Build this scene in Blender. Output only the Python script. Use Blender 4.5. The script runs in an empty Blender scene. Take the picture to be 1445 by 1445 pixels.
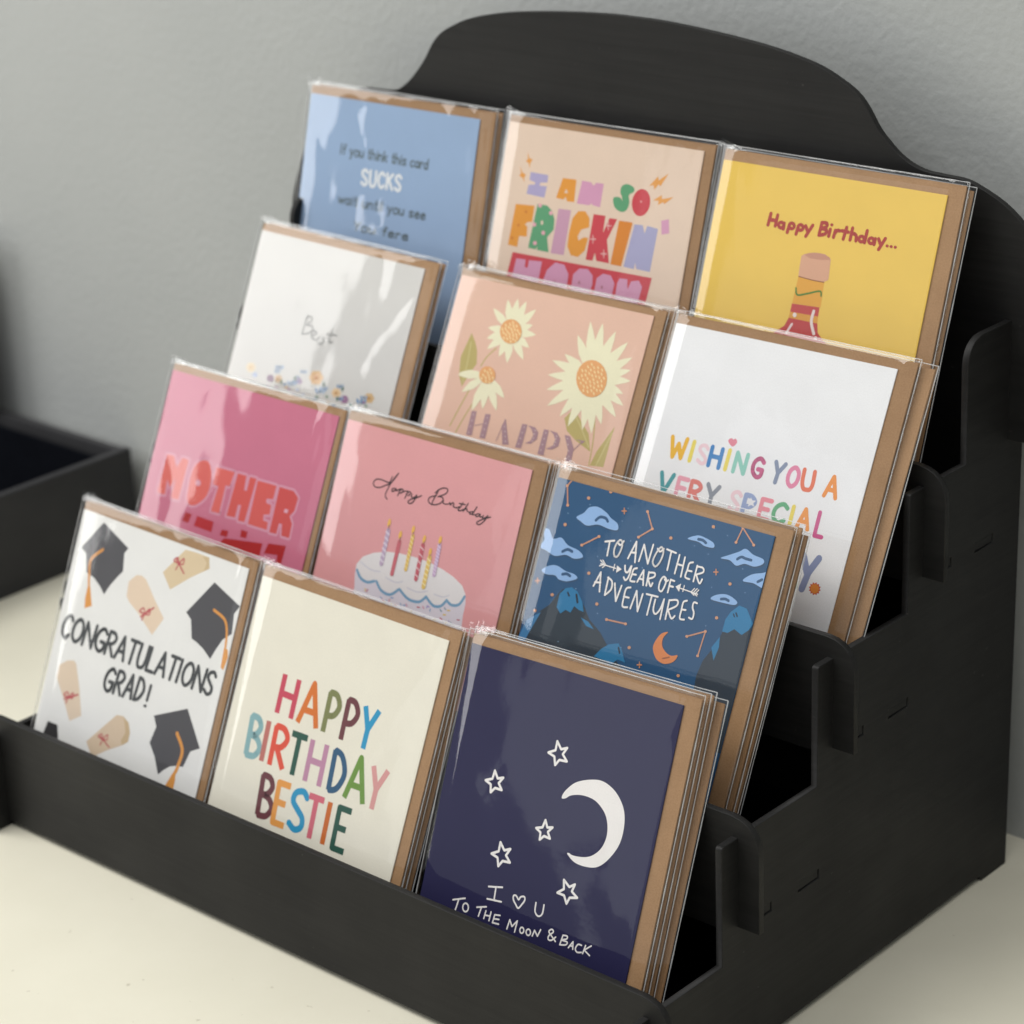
import bpy, bmesh, math, random
from mathutils import Vector, Matrix, noise
from mathutils.geometry import tessellate_polygon
R = math.radians
S = bpy.context.scene
C = S.collection

# ------------------------------------------------------------------ camera
cd = bpy.data.cameras.new('camera'); cam = bpy.data.objects.new('camera', cd); C.objects.link(cam)
cam.location = (0.5123, -0.6297, 0.5759)
cam.rotation_euler = (R(68.1827), R(2.057), R(41.3636))
cd.sensor_width = 36; cd.lens = 36 * 3624.39 / 1445
cd.clip_start = .01; cd.clip_end = 60
cd.dof.use_dof = True; cd.dof.focus_distance = .995; cd.dof.aperture_fstop = 12
S.camera = cam

# ------------------------------------------------------------------ room light
world = bpy.data.worlds.new('World'); S.world = world; world.use_nodes = True
bg = world.node_tree.nodes['Background']
bg.inputs[0].default_value = (.93, .96, 1.0, 1); bg.inputs[1].default_value = .36
def area(name, loc, target, sx, sy, radiance, col):
    l = bpy.data.lights.new(name, 'AREA'); l.shape = 'RECTANGLE'; l.size = sx; l.size_y = sy
    l.energy = radiance * math.pi * sx * sy; l.color = col
    o = bpy.data.objects.new(name, l); C.objects.link(o); o.location = loc
    o.rotation_euler = (Vector(target) - Vector(loc)).to_track_quat('-Z', 'Y').to_euler()
    return o
area('window_light', (-2.6, -1.17, 1.0), (-.2, .1, .45), 1.2, 1.5, 5.0, (1, .99, .975))
area('room_fill', (-1.35, -1.05, 2.65), (-.2, .1, .15), 2.2, 1.5, 6.0, (1, .985, .955))  # unseen soft lamp, added as overhead fill from the front left
area('overhead_fill', (.75, -.75, 2.6), (.3, -.2, 0), 1.8, 1.6, 2.2, (1, .98, .95))  # unseen lamp added to brighten the shaded table and wall on the right
area('veil_fill', (-1.55, -2.25, .95), (-.1, .1, .2), .7, 1.0, .62, (.93, .97, 1))  # added lamp, unseen: lays a soft veil on the right-hand sleeves
vs = S.view_settings
S.display_settings.display_device = 'sRGB'
vs.view_transform = 'Standard'; vs.look = 'None'; vs.exposure = 0; vs.gamma = 1; vs.use_curve_mapping = False
S.cycles.max_bounces = 10; S.cycles.transparent_max_bounces = 40
S.cycles.use_denoising = True

# ------------------------------------------------------------------ materials
def lin(h):
    f = lambda v: v / 12.92 if v <= .04045 else ((v + .055) / 1.055) ** 2.4
    return tuple(f(int(h[i:i + 2], 16) / 255) for i in (0, 2, 4))
def mat(name):
    m = bpy.data.materials.new(name); m.use_nodes = True
    nt = m.node_tree; return m, nt, nt.nodes, nt.links, nt.nodes['Principled BSDF']
def tex(nd, lk, scale, detail=4, rough=.6, mapping=(1, 1, 1), coord='Object'):
    tc = nd.new('ShaderNodeTexCoord'); mp = nd.new('ShaderNodeMapping'); n = nd.new('ShaderNodeTexNoise')
    mp.inputs['Scale'].default_value = mapping
    lk.new(tc.outputs[coord], mp.inputs[0]); lk.new(mp.outputs[0], n.inputs['Vector'])
    n.inputs['Scale'].default_value = scale; n.inputs['Detail'].default_value = detail; n.inputs['Roughness'].default_value = rough
    return n
def ramp(nd, lk, src, stops):
    r = nd.new('ShaderNodeValToRGB'); e = r.color_ramp.elements
    while len(e) < len(stops): e.new(.5)
    for el, (p, c) in zip(e, stops): el.position = p; el.color = (*c, 1)
    lk.new(src, r.inputs[0]); return r
def bump(nd, lk, src, strength, dist, bsdf):
    b = nd.new('ShaderNodeBump'); b.inputs['Strength'].default_value = strength; b.inputs['Distance'].default_value = dist
    lk.new(src, b.inputs['Height']); lk.new(b.outputs[0], bsdf.inputs['Normal']); return b

def wood(name, stretch, lo=(.0074, .0073, .0071), hi=(.0168, .0165, .0160)):
    m, nt, nd, lk, p = mat(name)
    a = tex(nd, lk, 1, 6, .65, stretch); b = tex(nd, lk, 22, 3, .6)
    mx = nd.new('ShaderNodeMath'); mx.operation = 'MULTIPLY_ADD'; mx.inputs[1].default_value = .65
    ml = nd.new('ShaderNodeMath'); ml.operation = 'MULTIPLY'; ml.inputs[1].default_value = .35
    lk.new(b.outputs[0], ml.inputs[0]); lk.new(a.outputs[0], mx.inputs[0]); lk.new(ml.outputs[0], mx.inputs[2])
    r = ramp(nd, lk, mx.outputs[0], [(.3, lo), (.72, hi)])
    d = tex(nd, lk, 420, 2, .5); d2 = tex(nd, lk, 14, 3, .6)                      # dust and faint scuffs
    dr = ramp(nd, lk, d.outputs[0], [(.70, (0, 0, 0)), (.78, (1, 1, 1))]); d2r = ramp(nd, lk, d2.outputs[0], [(.45, (0, 0, 0)), (.75, (.45, .45, .45))])
    dm = nd.new('ShaderNodeMath'); dm.operation = 'MULTIPLY'; lk.new(dr.outputs[0], dm.inputs[0]); lk.new(d2r.outputs[0], dm.inputs[1])
    mixc = nd.new('ShaderNodeMix'); mixc.data_type = 'RGBA'; lk.new(dm.outputs[0], mixc.inputs[0]); lk.new(r.outputs[0], mixc.inputs[6]); mixc.inputs[7].default_value = (.12, .115, .105, 1)
    lk.new(mixc.outputs[2], p.inputs['Base Color'])
    rr = ramp(nd, lk, d2.outputs[0], [(.3, (.46, .46, .46)), (.7, (.62, .62, .62))]); lk.new(rr.outputs[0], p.inputs['Roughness'])
    p.inputs['Specular IOR Level'].default_value = .24
    bump(nd, lk, a.outputs[0], .25, .0004, p)
    return m
M = {}
M['wood_x'] = wood('black_stained_plywood_long_grain', (14, 60, 420))
M['wood_y'] = wood('black_stained_plywood_side_grain', (60, 16, 380))
M['neighbour'] = wood('black_painted_board', (20, 20, 60), (.026, .026, .028), (.038, .038, .040))

M['inner_shade'] = wood('interior_shade_black', (200, 200, 200), (.0035, .004, .006), (.006, .007, .010))  # near-black colour standing in for shade inside the tray and stand
M['inner_shade'].node_tree.nodes['Principled BSDF'].inputs['Specular IOR Level'].default_value = .02
m, nt, nd, lk, p = mat('kraft_paper'); M['kraft'] = m
a = tex(nd, lk, 60, 5, .7, (1, 1, 1)); r = ramp(nd, lk, a.outputs[0], [(.25, (.36, .215, .112)), (.75, (.43, .262, .142))])
fk = tex(nd, lk, 1500, 2, .6, (1, 1, 1)); fr = ramp(nd, lk, fk.outputs[0], [(.33, (.86, .84, .81)), (.62, (1, 1, 1))])
km = nd.new('ShaderNodeMix'); km.data_type = 'RGBA'; km.blend_type = 'MULTIPLY'; km.inputs[0].default_value = 1
lk.new(r.outputs[0], km.inputs[6]); lk.new(fr.outputs[0], km.inputs[7])
oi = nd.new('ShaderNodeObjectInfo'); tone = ramp(nd, lk, oi.outputs['Random'], [(0, (.84, .82, .79)), (1, (1.0, 1.0, 1.0))])   # each envelope its own paper
kt = nd.new('ShaderNodeMix'); kt.data_type = 'RGBA'; kt.blend_type = 'MULTIPLY'; kt.inputs[0].default_value = 1
lk.new(km.outputs[2], kt.inputs[6]); lk.new(tone.outputs[0], kt.inputs[7]); lk.new(kt.outputs[2], p.inputs['Base Color'])
p.inputs['Roughness'].default_value = .8; p.inputs['Specular IOR Level'].default_value = .2
b = tex(nd, lk, 900, 3); bump(nd, lk, b.outputs[0], .3, .0001, p)

m, nt, nd, lk, p = mat('printed_card'); M['card'] = m
at = nd.new('ShaderNodeAttribute'); at.attribute_name = 'ink'
a = tex(nd, lk, 1600, 2, .7); r = ramp(nd, lk, a.outputs[0], [(.3, (.93, .93, .93)), (.7, (1, 1, 1))])
a2 = tex(nd, lk, 45, 4, .6); r2 = ramp(nd, lk, a2.outputs[0], [(.3, (.955, .955, .955)), (.7, (1, 1, 1))])
x1 = nd.new('ShaderNodeMix'); x1.data_type = 'RGBA'; x1.blend_type = 'MULTIPLY'; x1.inputs[0].default_value = 1
x2 = nd.new('ShaderNodeMix'); x2.data_type = 'RGBA'; x2.blend_type = 'MULTIPLY'; x2.inputs[0].default_value = 1
lk.new(at.outputs['Color'], x1.inputs[6]); lk.new(r.outputs[0], x1.inputs[7]); lk.new(x1.outputs[2], x2.inputs[6]); lk.new(r2.outputs[0], x2.inputs[7])
lk.new(x2.outputs[2], p.inputs['Base Color']); p.inputs['Roughness'].default_value = .7; p.inputs['Specular IOR Level'].default_value = .25

def film(name, rough, gain, base):
    m, nt, nd, lk, p = mat(name); nd.remove(p)
    out = nd['Material Output']; tr = nd.new('ShaderNodeBsdfTransparent'); gl = nd.new('ShaderNodeBsdfGlossy'); mx = nd.new('ShaderNodeMixShader')
    tr.inputs[0].default_value = (.975, .978, .975, 1); gl.inputs['Roughness'].default_value = rough
    ge = nd.new('ShaderNodeNewGeometry'); dt = nd.new('ShaderNodeVectorMath'); dt.operation = 'DOT_PRODUCT'
    ab = nd.new('ShaderNodeMath'); ab.operation = 'ABSOLUTE'; om = nd.new('ShaderNodeMath'); om.operation = 'SUBTRACT'; om.inputs[0].default_value = 1
    pw = nd.new('ShaderNodeMath'); pw.operation = 'POWER'; pw.inputs[1].default_value = 5
    ma = nd.new('ShaderNodeMath'); ma.operation = 'MULTIPLY_ADD'; ma.inputs[1].default_value = gain; ma.inputs[2].default_value = base; ma.use_clamp = True
    n = tex(nd, lk, 70, 3, .6); bp = nd.new('ShaderNodeBump'); bp.inputs['Strength'].default_value = .04; bp.inputs['Distance'].default_value = .0008
    lk.new(n.outputs[0], bp.inputs['Height']); lk.new(bp.outputs[0], gl.inputs['Normal'])
    lk.new(bp.outputs[0], dt.inputs[0]); lk.new(ge.outputs['Incoming'], dt.inputs[1]); lk.new(dt.outputs['Value'], ab.inputs[0])
    lk.new(ab.outputs[0], om.inputs[1]); lk.new(om.outputs[0], pw.inputs[0]); lk.new(pw.outputs[0], ma.inputs[0])
    lk.new(ma.outputs[0], mx.inputs[0]); lk.new(tr.outputs[0], mx.inputs[1]); lk.new(gl.outputs[0], mx.inputs[2]); lk.new(mx.outputs[0], out.inputs[0])
    return m
M['film'] = film('clear_cellophane', .045, .32, .058)
m, nt, nd, lk, p = mat('welded_film_seam'); M['seam'] = m
p.inputs['Base Color'].default_value = (.86, .87, .88, 1); p.inputs['Roughness'].default_value = .18; p.inputs['Alpha'].default_value = .30

m, nt, nd, lk, p = mat('painted_wall'); M['wall'] = m
a = tex(nd, lk, 235, 3, .5); b = tex(nd, lk, 6, 3, .5)
r = ramp(nd, lk, b.outputs[0], [(.3, (.385, .400, .392)), (.7, (.418, .430, .420))]); lk.new(r.outputs[0], p.inputs['Base Color'])
p.inputs['Roughness'].default_value = .36; p.inputs['Specular IOR Level'].default_value = .3
bump(nd, lk, a.outputs[0], .30, .0013, p)
m, nt, nd, lk, p = mat('cream_laminate'); M['table'] = m
a = tex(nd, lk, 9, 6, .6); b = tex(nd, lk, 500, 3, .6)
r = ramp(nd, lk, a.outputs[0], [(.3, (.70, .67, .545)), (.7, (.755, .725, .60))])
d = tex(nd, lk, 170, 2, .5); dr = ramp(nd, lk, d.outputs[0], [(.72, (0, 0, 0)), (.80, (.5, .5, .5))])      # specks and crumbs
mixc = nd.new('ShaderNodeMix'); mixc.data_type = 'RGBA'; lk.new(dr.outputs[0], mixc.inputs[0]); lk.new(r.outputs[0], mixc.inputs[6]); mixc.inputs[7].default_value = (.33, .29, .2, 1)
lk.new(mixc.outputs[2], p.inputs['Base Color'])
p.inputs['Roughness'].default_value = .42; p.inputs['Specular IOR Level'].default_value = .4
bump(nd, lk, b.outputs[0], .1, .0003, p)

# ------------------------------------------------------------------ helpers
def link(name, me, m, parent=None):
    if not len(me.materials): me.materials.append(m)
    o = bpy.data.objects.new(name, me); C.objects.link(o)
    if parent: o.parent = parent
    return o
def tag(o, label=None, cat=None, group=None, kind=None):
    for k, v in (('label', label), ('category', cat), ('group', group), ('kind', kind)):
        if v: o[k] = v
    return o
def empty(name, mw):
    o = bpy.data.objects.new(name, None); C.objects.link(o); o.matrix_world = mw; o.empty_display_size = .02; return o
def box_bm(bm, x0, x1, y0, y1, z0, z1):
    v = [bm.verts.new((x, y, z)) for z in (z0, z1) for y in (y0, y1) for x in (x0, x1)]
    for f in ((0, 2, 3, 1), (4, 5, 7, 6), (0, 1, 5, 4), (2, 6, 7, 3), (0, 4, 6, 2), (1, 3, 7, 5)): bm.faces.new([v[i] for i in f])
def mesh_of(bm, name, smooth=False):
    me = bpy.data.meshes.new(name); bm.normal_update(); bm.to_mesh(me); bm.free()
    if smooth:
        for q in me.polygons: q.use_smooth = True
    return me
def box(name, b, m, parent=None, bev=0):
    bm = bmesh.new(); box_bm(bm, *b)
    if bev: bmesh.ops.bevel(bm, geom=bm.edges[:], offset=bev, segments=2, affect='EDGES')
    return link(name, mesh_of(bm, name), m, parent)
def sheet(name, loops, thick, axis, off, m, parent, bev=.00022):
    """laser-cut board: outline (and holes) in 2-D, extruded; axis 'x' maps (a,b)->(y,z), 'y' maps (a,b)->(x,z)"""
    cu = bpy.data.curves.new(name, 'CURVE'); cu.dimensions = '2D'; cu.fill_mode = 'BOTH'
    cu.extrude = thick / 2 - bev; cu.bevel_depth = bev; cu.bevel_resolution = 1; cu.offset = -bev
    for lp in loops:
        sp = cu.splines.new('POLY'); sp.points.add(len(lp) - 1); sp.use_cyclic_u = True
        for q, (a, b) in zip(sp.points, lp): q.co = (a, b, 0, 1)
    t = bpy.data.objects.new('tmp', cu); C.objects.link(t)
    dg = bpy.context.evaluated_depsgraph_get(); me = bpy.data.meshes.new_from_object(t.evaluated_get(dg))
    bpy.data.objects.remove(t); bpy.data.curves.remove(cu); me.name = name
    for v in me.vertices:
        a, b, c = v.co
        v.co = (off + c, a, b) if axis == 'x' else (a, off - c, b)
    return link(name, me, m, parent)
def rounded(pts, n=6):
    """polyline where a vertex (x, y, r) is rounded with radius r"""
    out = []; k = len(pts)
    for i, q in enumerate(pts):
        if len(q) < 3: out.append(q); continue
        p0 = Vector(pts[i - 1][:2]); p1 = Vector(q[:2]); p2 = Vector(pts[(i + 1) % k][:2])
        d0 = (p0 - p1).normalized(); d2 = (p2 - p1).normalized(); r = q[2]
        for j in range(n + 1):
            t = j / n; a = p1 + d0 * r; b = p1 + d2 * r
            w = (1 - t) ** 2 * a + 2 * t * (1 - t) * (p1 * .85 + (a + b) * .075) + t * t * b
            out.append((w.x, w.y))
    return out

# ------------------------------------------------------------------ setting
t = box('tabletop', (-2.6, 1.6, -1.0, .276, -.03, 0), M['table']); tag(t, kind='structure')
t = box('wall', (-3.4, 3.0, .276, .40, -.8, 1.9), M['wall']); tag(t, kind='structure')

# ------------------------------------------------------------------ the black tiered stand
T = .003
P = [0, .0551, .1168, .1785, .2402]          # front face of each cross panel
Lv = [.048, .0995, .1510, .2025]             # step heights of the side panels
FD, D, XC = .0102, .2525, -.1935
XL = 2 * XC
stand = empty('display_stand', Matrix.Translation((XC, .12, 0)))
tag(stand, 'black four-tier wooden display stand with arched back holding the greeting cards', 'display stand')
def loc(o): o.location = (-XC, -.12, 0); return o
prof = [(D, 0), (D - .0198, 0), (D - .0215, .0029), (.012, .0029), (.010, 0), (-FD, 0), (-FD, Lv[0], .002)]
for k in range(3):
    prof += [(P[k + 1] - FD, Lv[k]), (P[k + 1] - FD, Lv[k + 1], .0015)]
prof += [(.2080 + .001, Lv[3]), (.2080, .2552, .011), (D, .2552, .004)]
prof = rounded(prof)
holes = []
for k in range(1, 4):
    dy, dz = .0617 * (k - 1), .0515 * (k - 1)
    for y0, y1 in ((.0945, .1086), (.0705, .0768)):
        holes.append([(y0 + dy, .0579 + dz), (y1 + dy, .0579 + dz), (y1 + dy, .0622 + dz), (y0 + dy, .0622 + dz)])
for x in (-T / 2, XL + T / 2): loc(sheet('side_panel', [prof] + holes, T, 'x', x, M['wood_y'], stand))
e = .0099
for k in range(4):
    z0 = .0093 + .0515 * k; z1 = .0566 + .0515 * k; zi = .0029 if k == 0 else z0 - .004
    xr, xl = e, XL - e; xi, xj = -T - .0003, XL + T + .0003
    o = [(xr, z1, .013), (xl, z1, .013), (xl, z0), (xj, z0), (xj, zi), (xi, zi), (xi, z0), (xr, z0)]
    loc(sheet('cross_panel', [rounded(o)], T, 'y', P[k] + T / 2, M['wood_x'], stand))
half = [(.0, .3583), (.0125, .3582), (.03, .3573), (.05, .3557), (.070, .3535), (.0858, .3508), (.099, .3475), (.1095, .343), (.1165, .3390), (.1220, .3335), (.1275, .3255), (.1325, .3205), (.138, .3160), (.1440, .3128), (.1510, .3109), (.160, .3104), (.1690, .3100), (.1760, .3080), (.1876, .3027), (.1975, .295), (.207, .284), (.2150, .2705), (.2205, .258), (.2245, .246), (.2260, .236)]
# smooth the arch
def crom(pts, n=4, closed=False):
    if len(pts) < 3: return list(pts)
    out = []; k = len(pts); rng = range(k if closed else k - 1)
    for i in rng:
        if closed: a, b, c, d = (pts[(i + j) % k] for j in (-1, 0, 1, 2))
        else: a, b, c, d = pts[max(i - 1, 0)], pts[i], pts[i + 1], pts[min(i + 2, k - 1)]
        for j in range(n):
            t = j / n
            out.append(tuple(.5 * (2 * b[q] + (c[q] - a[q]) * t + (2 * a[q] - 5 * b[q] + 4 * c[q] - d[q]) * t * t + (3 * b[q] - a[q] - 3 * c[q] + d[q]) * t ** 3) for q in (0, 1)))
    if not closed: out.append(tuple(pts[-1]))
    return out
hs = crom(half, 3)
arch = [(XC + x, z) for x, z in reversed(hs)] + [(XC - x, z - (.003 if x > .146 else .003 * max(0, (x - .128) / .018))) for x, z in hs[1:]]
ee = .2260
arch += [(XC - ee, .2041), (XL + T + .0003, .2041), (XL + T + .0003, .0029), (-T - .0003, .0029), (-T - .0003, .2041), (XC + ee, .2041)]
loc(sheet('back_panel', [arch], T, 'y', P[4] + T / 2, M['wood_x'], stand))
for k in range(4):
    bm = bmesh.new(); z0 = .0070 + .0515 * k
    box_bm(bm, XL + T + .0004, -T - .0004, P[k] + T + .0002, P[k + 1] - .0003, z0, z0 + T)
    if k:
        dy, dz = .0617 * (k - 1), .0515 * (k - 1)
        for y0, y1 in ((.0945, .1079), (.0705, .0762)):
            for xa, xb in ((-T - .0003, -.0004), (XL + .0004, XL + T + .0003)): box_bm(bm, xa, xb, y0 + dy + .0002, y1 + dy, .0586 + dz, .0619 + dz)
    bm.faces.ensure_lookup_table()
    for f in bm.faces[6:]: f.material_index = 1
    o = loc(link('shelf', mesh_of(bm, 'shelf'), M['inner_shade'], stand)); o.data.materials.append(M['wood_y'])  # shelf colour carries the slot's shade; only the tenons keep the wood

loc(box('shade_board', (XL + T + .0004, -T - .0004, .0604, P[4] - .0004, .0031, .0061), M['inner_shade'], stand))  # board added in near-black so the gaps under the tiers read as shadow

# ------------------------------------------------------------------ the second black stand, half out of frame
nb = empty('display_tray', Matrix.Translation((-.78, .16, 0)))
tag(nb, 'blurred black open tray stand against the wall at the left edge of the photo', 'display tray')
def nbox(name, b):
    o = box(name, b, M['neighbour'], nb, .0006); o.location = (.78, -.16, 0); return o
nbox('side_wall', (-.606, -.600, .03, .268, 0, .0605)); nbox('side_wall', (-.966, -.960, .03, .268, 0, .0605))
nbox('front_wall', (-.9597, -.6063, .03, .036, 0, .0605)); nbox('back_wall', (-.9597, -.6063, .262, .268, 0, .0595))
nbox('base', (-.9597, -.6063, .0363, .2617, .006, .0125))
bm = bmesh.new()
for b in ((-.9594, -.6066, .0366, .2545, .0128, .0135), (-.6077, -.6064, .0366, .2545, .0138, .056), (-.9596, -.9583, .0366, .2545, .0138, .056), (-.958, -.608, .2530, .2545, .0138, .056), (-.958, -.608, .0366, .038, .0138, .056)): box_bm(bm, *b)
o = link('tray_shade_sheets', mesh_of(bm, 'tray_shade_sheets'), M['inner_shade'], nb); o.location = (.78, -.16, 0)  # thin dark sheets added to give the tray's inside its shade
nbox('upright_board', (-.935, -.717, .2555, .2617, .0618, .17)); nbox('board_foot', (-.90, -.75, .2555, .2617, .0128, .0617))

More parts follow.
